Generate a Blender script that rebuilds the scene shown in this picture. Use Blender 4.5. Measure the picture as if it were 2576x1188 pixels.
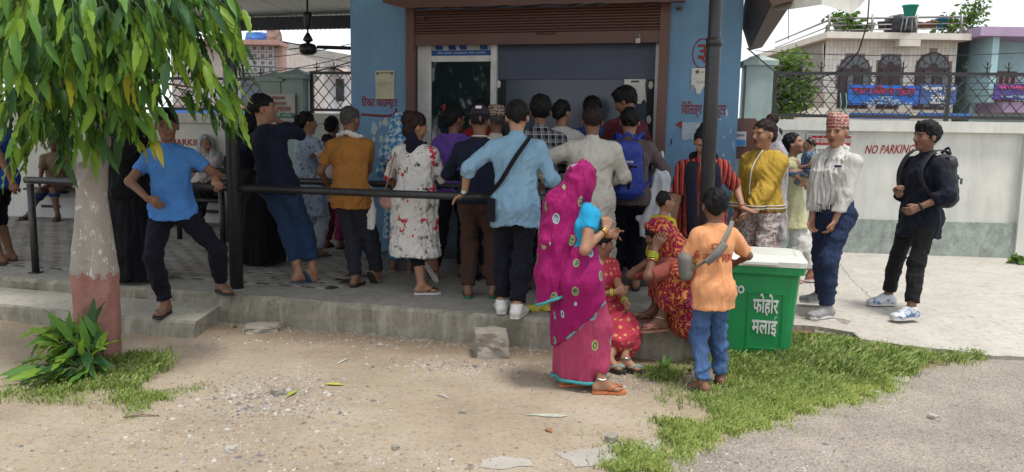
import bpy, bmesh, math, random
import numpy as np
from mathutils import Vector, Matrix
random.seed(7); RNG = np.random.default_rng(7)
R = math.radians
for o in list(bpy.data.objects): bpy.data.objects.remove(o)
scene = bpy.context.scene
COL = scene.collection
# ------------------------------------------------------------------ camera
F = 1983.0; CX = 1288.0; CY = 594.0            # focal length and centre of the 2576 px wide photograph
CAMH = 1.6; PITCH = math.atan((594 - 335) / F); ROLL = R(0.9)
cam_d = bpy.data.cameras.new('camera'); cam = bpy.data.objects.new('camera', cam_d); COL.objects.link(cam)
cam_d.sensor_width = 36; cam_d.lens = 36 * F / 2576; cam_d.clip_start = .05; cam_d.clip_end = 2000
cam.matrix_world = Matrix.Translation((0, 0, CAMH)) @ Matrix.Rotation(R(90) - PITCH, 4, 'X') @ Matrix.Rotation(ROLL, 4, 'Z')
scene.camera = cam
CM = np.array(cam.matrix_world.to_3x3())
# ------------------------------------------------------------------ sky, sun, exposure
SUN_DIR = Vector((0.20, -0.24, 0.95)).normalized()
world = bpy.data.worlds.new('World'); scene.world = world; world.use_nodes = True
wn = world.node_tree; wn.nodes.clear()
def wnode(t, **k):
    n = wn.nodes.new(t)
    for a, b in k.items(): setattr(n, a, b)
    return n
sky = wnode('ShaderNodeTexSky', sky_type='NISHITA', sun_disc=False, sun_elevation=math.asin(SUN_DIR.z),
            sun_rotation=math.atan2(SUN_DIR.x, SUN_DIR.y), altitude=0, air_density=1.4, dust_density=4.0, ozone_density=1.0)
tc = wnode('ShaderNodeTexCoord'); mp = wnode('ShaderNodeMapping'); mp.inputs['Scale'].default_value = (1, 1, 3.2)
nz = wnode('ShaderNodeTexNoise'); nz.inputs['Scale'].default_value = 2.4; nz.inputs['Detail'].default_value = 6; nz.inputs['Roughness'].default_value = .55
rp = wnode('ShaderNodeValToRGB'); rp.color_ramp.elements[0].position = .36; rp.color_ramp.elements[1].position = .66
mxs = wnode('ShaderNodeMixRGB'); mxs.inputs['Color2'].default_value = (11.2, 11.6, 12.2, 1)      # thin bright cloud
mul = wnode('ShaderNodeMath', operation='MULTIPLY_ADD'); mul.inputs[1].default_value = .45; mul.inputs[2].default_value = .5
bg = wnode('ShaderNodeBackground'); bg.inputs['Strength'].default_value = 0.1; wo = wnode('ShaderNodeOutputWorld')
L = wn.links.new
L(tc.outputs['Generated'], mp.inputs['Vector']); L(mp.outputs['Vector'], nz.inputs['Vector']); L(nz.outputs['Fac'], rp.inputs['Fac'])
L(rp.outputs['Color'], mul.inputs[0]); L(mul.outputs[0], mxs.inputs['Fac']); L(sky.outputs['Color'], mxs.inputs['Color1'])
L(mxs.outputs['Color'], bg.inputs['Color']); L(bg.outputs['Background'], wo.inputs['Surface'])
sd = bpy.data.lights.new('sun', 'SUN'); sd.energy = 2.3; sd.angle = R(10); sd.color = (1, .965, .9)
sun = bpy.data.objects.new('sun', sd); COL.objects.link(sun); sun.rotation_euler = SUN_DIR.to_track_quat('Z', 'Y').to_euler(); sun.location = (3, -4, 9)
vs = scene.view_settings; vs.view_transform = 'Standard'; vs.look = 'None'; vs.gamma = 1; vs.exposure = 0.42; vs.use_curve_mapping = False
scene.cycles.max_bounces = 6; scene.cycles.use_denoising = True
# ------------------------------------------------------------------ places
def ray(px, py):
    d = CM @ np.array([(px - CX) / F, (CY - py) / F, -1.0]); return d
def G(px, py, z=0.0):                            # point of the level z seen at a pixel of the photograph
    d = ray(px, py); k = (z - CAMH) / d[2]; return Vector((d[0] * k, d[1] * k, z))
def P(px, py, Y):                                # point at depth Y seen at a pixel
    d = ray(px, py); k = Y / d[1]; return Vector((d[0] * k, Y, CAMH + d[2] * k))
PHI = R(15); UX, UY = math.cos(PHI), -math.sin(PHI); DX, DY = math.sin(PHI), math.cos(PHI); EY = 5.82
PZ = 0.23; SZ = 0.13; VZ = 0.12                   # platform, lower step, pavement levels
def B(s, t, z=0.0):                              # building frame: s along the front, t away from the kerb edge
    return Vector((UX * s + DX * t, EY + UY * s + DY * t, z))
def BR(px, py, t):                               # s, z of the point of the plane t seen at a pixel
    d = ray(px, py); n = np.array([DX, DY]); k = (EY * DY + t) / (d[0] * DX + d[1] * DY)
    X, Y = d[0] * k, d[1] * k; return (X * UX + (Y - EY) * UY, CAMH + d[2] * k)
def BS(px, t, py=500): return BR(px, py, t)[0]
BM = Matrix.Translation((0, EY, 0)) @ Matrix.Rotation(-PHI, 4, 'Z')   # building frame as a matrix (x=s, y=t)
WPHI = math.atan(.135)                           # the boundary wall runs at another angle
WM = Matrix.Translation((0, 10.8, 0)) @ Matrix.Rotation(-WPHI, 4, 'Z')
def WR(px, py):
    d = ray(px, py); n = np.array([math.sin(WPHI), math.cos(WPHI)]); k = 10.8 * n[1] / (d[0] * n[0] + d[1] * n[1])
    X, Y = d[0] * k, d[1] * k; return (X * math.cos(WPHI) - (Y - 10.8) * math.sin(WPHI), CAMH + d[2] * k)
# ------------------------------------------------------------------ materials
def newmat(name):
    m = bpy.data.materials.new(name); m.use_nodes = True; nt = m.node_tree
    return m, nt, nt.nodes['Principled BSDF']
def nd(nt, t, **k):
    n = nt.nodes.new(t)
    for a, b in k.items(): setattr(n, a, b)
    return n
def rgba(c): return (c[0], c[1], c[2], 1)
def ramp(nt, stops):
    r = nd(nt, 'ShaderNodeValToRGB'); e = r.color_ramp.elements
    while len(e) < len(stops): e.new(.5)
    for k, (p, c) in enumerate(stops): e[k].position = p; e[k].color = rgba(c)
    return r
def coords(nt, kind='Object', scale=(1, 1, 1), rot=(0, 0, 0)):
    t = nd(nt, 'ShaderNodeTexCoord'); m = nd(nt, 'ShaderNodeMapping'); m.inputs['Scale'].default_value = scale; m.inputs['Rotation'].default_value = rot
    nt.links.new(t.outputs[kind], m.inputs['Vector']); return m.outputs['Vector']
def noise(nt, vec, scale, detail=5, rough=.6):
    n = nd(nt, 'ShaderNodeTexNoise'); n.inputs['Scale'].default_value = scale; n.inputs['Detail'].default_value = detail; n.inputs['Roughness'].default_value = rough
    nt.links.new(vec, n.inputs['Vector']); return n.outputs['Fac']
def mixc(nt, fac, a, b, mode='MIX'):
    m = nd(nt, 'ShaderNodeMixRGB', blend_type=mode)
    for s, v in (('Fac', fac), ('Color1', a), ('Color2', b)):
        if isinstance(v, (int, float)): m.inputs[s].default_value = v
        elif isinstance(v, (tuple, list)): m.inputs[s].default_value = rgba(v)
        else: nt.links.new(v, m.inputs[s])
    return m.outputs['Color']
def mth(nt, op, a, b=None, c=None):
    m = nd(nt, 'ShaderNodeMath', operation=op)
    for k, v in enumerate((a, b, c)):
        if v is None: continue
        if isinstance(v, (int, float)): m.inputs[k].default_value = v
        else: nt.links.new(v, m.inputs[k])
    return m.outputs[0]
def add_bump(nt, bs, h, strength=.3, dist=.01):
    b = nd(nt, 'ShaderNodeBump'); b.inputs['Strength'].default_value = strength; b.inputs['Distance'].default_value = dist
    nt.links.new(h, b.inputs['Height']); nt.links.new(b.outputs['Normal'], bs.inputs['Normal'])
_mc = {}
def pm(name, c1, c2=None, scale=6, rough=.7, bump=.2, bscale=None, metal=0, coord='Object', lo=.35, hi=.65, dist=.01, spec=.4, c3=None, scale3=1.0, lo3=.5, hi3=.7, stretch=(1, 1, 1)):
    if name in _mc: return _mc[name]
    m, nt, bs = newmat(name); bs.inputs['Roughness'].default_value = rough; bs.inputs['Metallic'].default_value = metal; bs.inputs['Specular IOR Level'].default_value = spec
    v = coords(nt, coord, stretch)
    c2 = c2 or tuple(x * .8 for x in c1)
    r = ramp(nt, [(lo, c1), (hi, c2)]); nt.links.new(noise(nt, v, scale), r.inputs['Fac']); out = r.outputs['Color']
    if c3:
        r3 = ramp(nt, [(lo3, (0, 0, 0)), (hi3, (1, 1, 1))]); nt.links.new(noise(nt, v, scale3, 6, .65), r3.inputs['Fac']); out = mixc(nt, r3.outputs['Color'], out, c3)
    nt.links.new(out, bs.inputs['Base Color'])
    if bump: add_bump(nt, bs, noise(nt, v, bscale or scale * 4, 4), bump, dist)
    _mc[name] = m; return m
# ------------------------------------------------------------------ objects
def link(o, parent=None):
    COL.objects.link(o)
    if parent is not None: o.parent = parent
    return o
def tag(o, label=None, cat=None, group=None, kind=None):
    for k, v in (('label', label), ('category', cat), ('group', group), ('kind', kind)):
        if v: o[k] = v
    return o
def thing(name, label, cat, loc=(0, 0, 0), rotz=0, group=None, matrix=None):
    o = bpy.data.objects.new(name, None); COL.objects.link(o); o.empty_display_size = .1
    if matrix is not None: o.matrix_world = matrix
    else: o.location = loc; o.rotation_euler = (0, 0, rotz)
    return tag(o, label, cat, group)
def mesh_np(name, v, f, mats, parent=None, smooth=True, mi=None):
    """v (N,3), f (M,4) or (M,3) arrays -> one mesh object"""
    v = np.asarray(v, np.float32); f = np.asarray(f, np.int32); k = f.shape[1] if len(f) else 4
    me = bpy.data.meshes.new(name)
    me.vertices.add(len(v)); me.vertices.foreach_set('co', v.ravel())
    me.loops.add(f.size); me.loops.foreach_set('vertex_index', f.ravel())
    me.polygons.add(len(f)); me.polygons.foreach_set('loop_start', np.arange(0, f.size, k, dtype=np.int32))
    if smooth: me.polygons.foreach_set('use_smooth', np.ones(len(f), bool))
    if mi is not None: me.polygons.foreach_set('material_index', np.asarray(mi, np.int32))
    for m in (mats if isinstance(mats, (list, tuple)) else [mats]): me.materials.append(m)
    me.update(calc_edges=True); me.validate()
    return link(bpy.data.objects.new(name, me), parent)
class MB:
    """collects shapes into ONE mesh"""
    def __init__(s): s.bm = bmesh.new(); s.mi = 0
    def faces(s, vs, fs):
        vv = [s.bm.verts.new(v) for v in vs]
        for f in fs:
            try: s.bm.faces.new([vv[i] for i in f]).material_index = s.mi
            except ValueError: pass
        return vv
    def box(s, x0, x1, y0, y1, z0, z1, m=None):
        vs = [Vector((x, y, z)) for z in (z0, z1) for y in (y0, y1) for x in (x0, x1)]
        if m is not None: vs = [m @ v for v in vs]
        s.faces(vs, [(0, 2, 3, 1), (4, 5, 7, 6), (0, 1, 5, 4), (2, 6, 7, 3), (0, 4, 6, 2), (1, 3, 7, 5)]); return s
    def prism(s, pts, z0, z1):                    # polygon (x, y) extruded in z; z0/z1 numbers or lists
        n = len(pts); a = [Vector((p[0], p[1], z0[i] if isinstance(z0, (list, tuple)) else z0)) for i, p in enumerate(pts)]
        b = [Vector((p[0], p[1], z1[i] if isinstance(z1, (list, tuple)) else z1)) for i, p in enumerate(pts)]
        s.faces(a + b, [tuple(range(n))[::-1], tuple(range(n, 2 * n))] + [(i, (i + 1) % n, n + (i + 1) % n, n + i) for i in range(n)]); return s
    def tube(s, pts, r, n=8, caps=True, up=None):
        pts = [Vector(p) for p in pts]; rings = []
        for i, p in enumerate(pts):
            d = (pts[min(i + 1, len(pts) - 1)] - pts[max(i - 1, 0)]).normalized()
            a = d.orthogonal().normalized() if i == 0 and up is None else None
            if a is None:
                q = prev if up is None else Vector(up); a = (q - d * q.dot(d)).normalized()
            prev = a; b = d.cross(a); rr = r[i] if isinstance(r, (list, tuple)) else r
            rx, ry = rr if isinstance(rr, (list, tuple)) else (rr, rr)
            rings.append([s.bm.verts.new(p + a * rx * math.cos(2 * math.pi * k / n) + b * ry * math.sin(2 * math.pi * k / n)) for k in range(n)])
        for A, C in zip(rings, rings[1:]):
            for k in range(n):
                fc = s.bm.faces.new((A[k], A[(k + 1) % n], C[(k + 1) % n], C[k])); fc.smooth = n > 5; fc.material_index = s.mi
        if caps:
            for rg in (rings[0][::-1], rings[-1]):
                try: s.bm.faces.new(rg).material_index = s.mi
                except ValueError: pass
        return s
    def lathe(s, prof, n=16, m=None, caps=True):  # profile of (r, z)
        rings = []
        for r_, z in prof:
            rings.append([s.bm.verts.new((m or Matrix()) @ Vector((r_ * math.cos(2 * math.pi * k / n), r_ * math.sin(2 * math.pi * k / n), z))) for k in range(n)])
        for A, C in zip(rings, rings[1:]):
            for k in range(n):
                fc = s.bm.faces.new((A[k], A[(k + 1) % n], C[(k + 1) % n], C[k])); fc.smooth = True; fc.material_index = s.mi
        if caps:
            s.bm.faces.new(rings[0][::-1]).material_index = s.mi; s.bm.faces.new(rings[-1]).material_index = s.mi
        return s
    def mesh(s, name, mats, bevel=0, seg=1):
        if bevel:
            bmesh.ops.bevel(s.bm, geom=[e for e in s.bm.edges if len(e.link_faces) == 2 and e.calc_face_angle(0) > .6], offset=bevel, segments=seg, affect='EDGES', clamp_overlap=True)
        bmesh.ops.recalc_face_normals(s.bm, faces=s.bm.faces)
        me = bpy.data.meshes.new(name); s.bm.to_mesh(me); s.bm.free()
        for m in (mats if isinstance(mats, (list, tuple)) else [mats]): me.materials.append(m)
        return me
    def build(s, name, mats, parent=None, bevel=0, seg=1):
        return link(bpy.data.objects.new(name, s.mesh(name, mats, bevel, seg)), parent)
def inst(name, me, parent=None, loc=(0, 0, 0), rot=(0, 0, 0), scale=(1, 1, 1), matrix=None):
    o = bpy.data.objects.new(name, me); link(o, parent)
    if matrix is not None: o.matrix_local = matrix
    else: o.location = loc; o.rotation_euler = rot; o.scale = scale
    return o
def lettering(name, text, size, mat, parent, matrix, width=None, depth=.0015, bold=0.0, spacing=1.0, shear=0.0):
    cu = bpy.data.curves.new(name, 'FONT'); cu.body = text; cu.size = size; cu.align_x = 'CENTER'; cu.align_y = 'CENTER'; cu.extrude = depth; cu.offset = bold; cu.resolution_u = 2; cu.space_character = spacing
    o = bpy.data.objects.new(name, cu); COL.objects.link(o); bpy.context.view_layer.update()
    me = bpy.data.meshes.new_from_object(o.evaluated_get(bpy.context.evaluated_depsgraph_get()))
    bpy.data.objects.remove(o); bpy.data.curves.remove(cu); me.name = name
    me.materials.clear(); me.materials.append(mat)
    if width and len(me.vertices):
        xs = [v.co.x for v in me.vertices]; k = width / max(max(xs) - min(xs), 1e-6)
        for v in me.vertices: v.co.x *= k
    if shear:
        for v in me.vertices: v.co.x += shear * v.co.y; v.co.y += .02 * size * math.sin(v.co.x * 9)
    q = link(bpy.data.objects.new(name, me), parent); q.matrix_local = matrix; q['kind'] = 'stuff'
    return q
UPR = Matrix.Rotation(R(90), 4, 'X')              # text standing up, facing -y
# ------------------------------------------------------------------ smooth solid modelling (numpy distance fields -> quads)
V3 = lambda *a: np.array(a, float)
def nrm(v):
    v = np.asarray(v, float); n = np.linalg.norm(v); return v / n if n > 1e-9 else v
def seg(p0, p1, r0, r1=None, L=None, k=.025, planes=(), grow=0.0):
    """tapered piece from p0 to p1; r = radius or (lateral, depth) pair; L = lateral axis"""
    r1 = r0 if r1 is None else r1
    f = lambda r: (r, r) if isinstance(r, (int, float)) else tuple(r)
    a, b = f(r0), f(r1)
    return ['seg', np.array(p0, float), np.array(p1, float), (a[0] + grow, a[1] + grow), (b[0] + grow, b[1] + grow), np.array(L if L is not None else (1, 0, 0), float), k, list(planes)]
def ell(c, r, M=None, k=.02, planes=(), sub=False):
    return ['ell', np.array(c, float), np.array(r, float), np.eye(3) if M is None else np.array(M), k, list(planes), sub]
def axis(lo, hi, h, fine=()):
    pts = [lo]
    while pts[-1] < hi:
        x = pts[-1]; st = h
        for a, b, hh in fine:
            if a - hh <= x <= b: st = min(st, hh)
        pts.append(x + st)
    return np.array(pts)
def field_mesh(prims, h=.012, fine=(), cuts=(), hz=None):
    lo = V3(9, 9, 9); hi = -lo
    for p in prims:
        if p[0] == 'seg':
            m = max(*p[3], *p[4]); lo = np.minimum(lo, np.minimum(p[1], p[2]) - m); hi = np.maximum(hi, np.maximum(p[1], p[2]) + m)
        elif not p[6]: m = p[2].max(); lo = np.minimum(lo, p[1] - m); hi = np.maximum(hi, p[1] + m)
    lo -= 2.5 * h; hi += 2.5 * h
    fx = [[(a[i], b[i], hh) for a, b, hh in fine] for i in range(3)]
    X = axis(lo[0], hi[0], h, fx[0]); Y = axis(lo[1], hi[1], h, fx[1]); Z = axis(lo[2], hi[2], hz or h, fx[2])
    f = np.full((len(X), len(Y), len(Z)), .15, np.float32)
    for p in prims:
        if p[0] == 'seg':
            _, a, b, r0, r1, L_, k, planes = p; m = max(*r0, *r1) + k + 2.5 * h; bl = np.minimum(a, b) - m; bh = np.maximum(a, b) + m
        else:
            _, c, r, M, k, planes, sub = p; m = r.max() + k + 2.5 * h; bl = c - m; bh = c + m
        sl = tuple(slice(max(0, np.searchsorted(A, l) - 1), np.searchsorted(A, u) + 1) for A, l, u in zip((X, Y, Z), bl, bh))
        x = X[sl[0]][:, None, None]; y = Y[sl[1]][None, :, None]; z = Z[sl[2]][None, None, :]
        if x.size == 0 or y.size == 0 or z.size == 0: continue
        if p[0] == 'seg':
            ab = b - a; l2 = ab @ ab + 1e-12; A_ = ab / math.sqrt(l2)
            Lx = L_ - A_ * (L_ @ A_)
            if np.linalg.norm(Lx) < 1e-3: Lx = np.cross(A_, (0, 1, 0))
            Lx = nrm(Lx); Fx = np.cross(A_, Lx)
            t = np.clip(((x - a[0]) * ab[0] + (y - a[1]) * ab[1] + (z - a[2]) * ab[2]) / l2, 0, 1)
            qx = x - a[0] - t * ab[0]; qy = y - a[1] - t * ab[1]; qz = z - a[2] - t * ab[2]
            ra = r0[0] + (r1[0] - r0[0]) * t; rb = r0[1] + (r1[1] - r0[1]) * t; rm = np.minimum(ra, rb)
            u = (qx * Lx[0] + qy * Lx[1] + qz * Lx[2]) / ra; v = (qx * Fx[0] + qy * Fx[1] + qz * Fx[2]) / rb; w = (qx * A_[0] + qy * A_[1] + qz * A_[2]) / rm
            d = (np.sqrt(u * u + v * v + w * w) - 1) * rm; sub = False
        else:
            qx, qy, qz = x - c[0], y - c[1], z - c[2]; s = 0
            for i in range(3): s = s + ((qx * M[0][i] + qy * M[1][i] + qz * M[2][i]) / r[i]) ** 2
            d = (np.sqrt(s) - 1) * r.min()
        for pln in planes:                        # keep the side the normal points away from
            if callable(pln): d = np.maximum(d, pln(x, y, z)); continue
            q, n = pln; n = nrm(n); d = np.maximum(d, (x - q[0]) * n[0] + (y - q[1]) * n[1] + (z - q[2]) * n[2])
        g = f[sl]
        if sub:
            d = -d; hh = np.clip(.5 + .5 * (g - d) / k, 0, 1); f[sl] = d * (1 - hh) + g * hh + k * hh * (1 - hh)
        else:
            hh = np.clip(.5 + .5 * (d - g) / k, 0, 1); f[sl] = d * (1 - hh) + g * hh - k * hh * (1 - hh)
    for c in cuts: f = np.maximum(f, c(X[:, None, None], Y[None, :, None], Z[None, None, :]))
    return surface(f, X, Y, Z)
def surface(f, X, Y, Z):
    s = f < 0; n = np.zeros(tuple(k - 1 for k in f.shape), np.int8)
    cor = [(i, j, k) for i in (0, 1) for j in (0, 1) for k in (0, 1)]
    sh = f.shape
    for i, j, k in cor: n += s[i:sh[0] - 1 + i, j:sh[1] - 1 + j, k:sh[2] - 1 + k]
    I, J, K = np.nonzero((n > 0) & (n < 8))
    if len(I) == 0: return np.zeros((0, 3)), np.zeros((0, 4), int)
    val = np.stack([f[I + i, J + j, K + k] for i, j, k in cor], 1)
    acc = np.zeros((len(I), 3)); cnt = np.zeros(len(I))
    for a in range(8):
        for b in range(a + 1, 8):
            dd = [cor[b][i] - cor[a][i] for i in range(3)]
            if sum(map(abs, dd)) != 1: continue
            va, vb = val[:, a], val[:, b]; m = (va < 0) != (vb < 0); t = np.where(m, va / np.where(m, va - vb, 1), 0)
            for i in range(3): acc[:, i] += np.where(m, cor[a][i] + t * dd[i], 0)
            cnt += m
    acc /= cnt[:, None]
    v = np.stack([X[I] + acc[:, 0] * (X[I + 1] - X[I]), Y[J] + acc[:, 1] * (Y[J + 1] - Y[J]), Z[K] + acc[:, 2] * (Z[K + 1] - Z[K])], 1)
    idx = np.full(n.shape, -1, np.int32); idx[I, J, K] = np.arange(len(I))
    fs = []
    for ax in range(3):
        A = s.take(range(sh[ax] - 1), ax); C = s.take(range(1, sh[ax]), ax); e = A != C
        i, j, k = np.nonzero(e); ijk = [i, j, k]; o1, o2 = [(1, 2), (2, 0), (0, 1)][ax]
        ok = (ijk[o1] > 0) & (ijk[o2] > 0) & (ijk[o1] < sh[o1] - 1) & (ijk[o2] < sh[o2] - 1); ijk = [q[ok] for q in ijk]; flip = A[i[ok], j[ok], k[ok]]
        def cell(d1, d2):
            q = [z.copy() for z in ijk]; q[o1] = q[o1] - d1; q[o2] = q[o2] - d2; return idx[q[0], q[1], q[2]]
        q = np.stack([cell(1, 1), cell(0, 1), cell(0, 0), cell(1, 0)], 1); q[~flip] = q[~flip][:, ::-1]; fs.append(q)
    fs = np.concatenate(fs); return v, fs[(fs >= 0).all(1)]
def vnormals(v, f):
    a = np.cross(v[f[:, 2]] - v[f[:, 0]], v[f[:, 3]] - v[f[:, 1]]); n = np.zeros_like(v)
    for k in range(4): np.add.at(n, f[:, k], a)
    return n / (np.linalg.norm(n, axis=1, keepdims=True) + 1e-9)
def wob(v, seed, freq, st=(1, 1, 1), n=7):
    """smooth pseudo noise, about -1..1"""
    r = np.random.default_rng(seed); p = v * np.array(st) * freq; out = 0
    p = p + .55 * np.sin(p[:, [1, 2, 0]] * 1.3 + r.uniform(0, 6, 3)) + .3 * np.sin(p[:, [2, 0, 1]] * 2.7 + r.uniform(0, 6, 3))
    for i in range(n):
        d = nrm(r.normal(size=3)) * r.uniform(.6, 1.7); out = out + np.sin(p @ d * 2.2 + r.uniform(0, 6.3))
    return out / math.sqrt(n) / .9
def folds(v, f, seed, amp, freq=14, st=(1, 1, 1), sharp=True, mask=None, tilt=0.0):
    a = tilt * (1 if seed % 2 else -1) + .12 * (seed % 5 - 2); c_, s_ = math.cos(a), math.sin(a); vr = np.stack([v[:, 0] * c_ - v[:, 2] * s_, v[:, 1], v[:, 0] * s_ + v[:, 2] * c_], 1); w = wob(vr, seed, freq, st)
    if sharp: w = 1 - 2.2 * np.abs(w)               # creased ridges
    w = np.clip(w, -1.4, 1.2) * amp
    if mask is not None: w = w * mask(v)
    return v + vnormals(v, f) * w[:, None]
# ------------------------------------------------------------------ skeleton
def ik(a, c, l1, l2, hint):
    a, c = np.array(a, float), np.array(c, float); d = c - a; D = np.linalg.norm(d)
    if D > (l1 + l2) * .998: c = a + d / D * (l1 + l2) * .998; d = c - a; D = np.linalg.norm(d)
    x = (l1 * l1 - l2 * l2 + D * D) / (2 * D); hgt = math.sqrt(max(l1 * l1 - x * x, 0)); u = d / D
    h = np.array(hint, float); h = nrm(h - u * (h @ u)); return a + u * x + h * hgt, c
def rotz(v, a):
    c, s = math.cos(R(a)), math.sin(R(a)); return V3(c * v[0] - s * v[1], s * v[0] + c * v[1], v[2])
class Sk: pass
def skeleton(H=1.65, lean=(0, 0), twist=0, hip=None, hiptwist=0, footL=None, footR=None, handL=None, handR=None, elL=None, elR=None, knL=None, knR=None,
             head=(0, 0, 0), build=1.0, belly=0.0, woman=False, child=False, hs=1.06, headoff=(0, 0, 0), lenT=1.0):
    k = Sk(); s = k.s = H / 1.7; k.H = H; k.b = build; k.woman = woman; k.belly = belly; k.hs = hs * (1.0 if not child else 1.0)
    P_ = V3(*hip) if hip is not None else V3(0, 0, .93 * s)
    d = nrm(V3(lean[0], lean[1], 1)); k.P = P_; k.d = d; tl = lenT
    k.R = rotz(V3(1, 0, 0), twist); k.R = nrm(k.R - d * (k.R @ d)); k.Fw = np.cross(d, k.R); k.HR = rotz(V3(1, 0, 0), hiptwist); k.HF = rotz(V3(0, 1, 0), hiptwist)
    sw = (.148 if woman else .17) * s * build
    k.W = P_ + d * .15 * s * tl; k.C = P_ + d * .34 * s * tl; k.S = P_ + d * .47 * s * tl; k.N = P_ + d * .53 * s * tl
    k.sh = {-1: k.S - k.R * sw - d * .046 * s, 1: k.S + k.R * sw - d * .046 * s}; k.hipj = {-1: P_ - k.HR * .088 * s * build - V3(0, 0, .03 * s), 1: P_ + k.HR * .088 * s * build - V3(0, 0, .03 * s)}
    k.hd = k.N + d * .06 * s + k.Fw * .025 * s + V3(0, 0, .078 * s) + V3(*headoff); k.hM = np.array((Matrix.Rotation(R(head[0]), 3, 'Z') @ Matrix.Rotation(R(head[1]), 3, 'X') @ Matrix.Rotation(R(head[2]), 3, 'Y')))
    ft = {-1: footL or (-.1 * s, 0, 0), 1: footR or (.1 * s, 0, 0)}; k.foot = {}; k.ank = {}; k.kn = {}; k.toe = {}
    for q in (-1, 1):
        f_ = ft[q]; yaw = f_[3] if len(f_) > 3 else -q * 6.0; pit = f_[4] if len(f_) > 4 else 0.0
        tdir = rotz(V3(0, math.cos(R(pit)), -math.sin(R(pit))), yaw); an = V3(f_[0], f_[1], f_[2] + .096 * s)
        hint = (knL if q < 0 else knR) or tuple(k.HF)
        k.kn[q], k.ank[q] = ik(k.hipj[q], an, .42 * s, .41 * s, hint); k.toe[q] = tdir; k.foot[q] = yaw
    hn = {-1: handL, 1: handR}; k.el = {}; k.wr = {}; k.hand = {}
    for q in (-1, 1):
        h = hn[q] or (q * (sw + .06 * s) + P_[0], P_[1] + .06 * s, P_[2] - .06 * s)
        hint = (elL if q < 0 else elR) or tuple(-k.Fw * .8 + k.R * q * .7 - V3(0, 0, .3))
        k.el[q], k.wr[q] = ik(k.sh[q], h[:3], .275 * s, .245 * s, hint)
        k.hand[q] = h[3] if len(h) > 3 else {}
    return k
def torso(k, g=0.0, wide=0.0):
    s, b, L_ = k.s, k.b, k.R
    if k.woman: r = [(.165, .115), (.128, .1), (.142, .108), (.1, .08)]
    else: r = [(.152, .11), (.138, .1), (.158, .114), (.115, .085)]
    r = [(a * s * b, c * s * (b * .6 + .4)) for a, c in r]; bl = k.Fw * k.belly * s
    out = [seg(k.P - k.d * .02 * s, k.W, r[0], (r[1][0] + k.belly * s * .3, r[1][1] + k.belly * s * .5), k.HR * .5 + k.R * .5, .03, grow=g + wide), seg(k.W + bl * .5, k.C, (r[1][0] + k.belly * s * .3, r[1][1] + k.belly * s * .5), r[2], L_, .03, grow=g + wide * .5), seg(k.C, k.S - k.d * .055 * s, r[2], r[3], L_, .04, grow=g)]
    out += [seg(k.S + k.R * q * .03 * s + k.d * .005 * s, k.sh[q] - k.d * .004 * s, .05 * s, .05 * s * b, k=.035, grow=g * .8) for q in (-1, 1)]
    if k.woman: out += [ell(k.C - k.d * .01 * s + k.Fw * .075 * s + k.R * q * .062 * s, np.array([.06, .055, .06]) * s + g, np.stack([k.R, k.Fw, k.d], 1), .04) for q in (-1, 1)]
    out += [ell(k.P - k.HF * .05 * s - V3(0, 0, .04 * s) + k.HR * q * .07 * s, np.array([.085, .085, .095]) * s * b + g + wide, None, .05) for q in (-1, 1)]
    return out
def arm(k, q, g=0.0, upto=2.0, slack=0.0):
    """sleeve or bare arm down to the fraction upto (1 = elbow, 2 = wrist)"""
    s, b = k.s, (k.b + 1) / 2; a, e, w = k.sh[q], k.el[q], k.wr[q]; out = []
    t = min(upto, 1); p1 = a + (e - a) * t; pl = [(p1, e - a)] if upto < .99 else []
    out.append(seg(a, p1 + (e - a) * (.15 if upto < .99 else 0), .047 * s * b, (.047 - .01 * t) * s * b, k=.03, grow=g + slack * .5, planes=pl))
    if upto > 1:
        t = upto - 1; p2 = e + (w - e) * t; pl = [(p2, w - e)] if upto < 1.99 or g > 0 else []
        out.append(seg(e, p2 + (nrm(w - e) * .03 if g > 0 else 0), .037 * s * b, (.037 - .012 * t) * s * b, k=.02, grow=g + slack, planes=pl))
    return out
def leg(k, q, g=0.0, upto=2.0, slack=0.0, flare=0.0):
    s, b = k.s, (k.b + 1) / 2; h, n, a = k.hipj[q], k.kn[q], k.ank[q]; out = []; t = min(upto, 1)
    p1 = h + (n - h) * t; pl = [(p1, n - h)] if upto < .99 else []
    out.append(seg(h, p1, .088 * s * b, (.088 - .03 * t) * s * b, k=.03, grow=g + slack * .4, planes=pl))
    if upto > 1:
        t = upto - 1; m = n + (a - n) * min(t, .35); p2 = n + (a - n) * t; pl = [(p2, a - n)] if g > 0 else []
        out.append(seg(n, m, .056 * s * b, .055 * s * b, k=.03, grow=g + slack))
        if t > .35: out.append(seg(m, p2 + (nrm(a - n) * .03 if g > 0 else 0), .055 * s * b, (.055 - .02 * (t - .35) / .65) * s * b, k=.02, grow=g + slack + flare, planes=pl))
    return out
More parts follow.
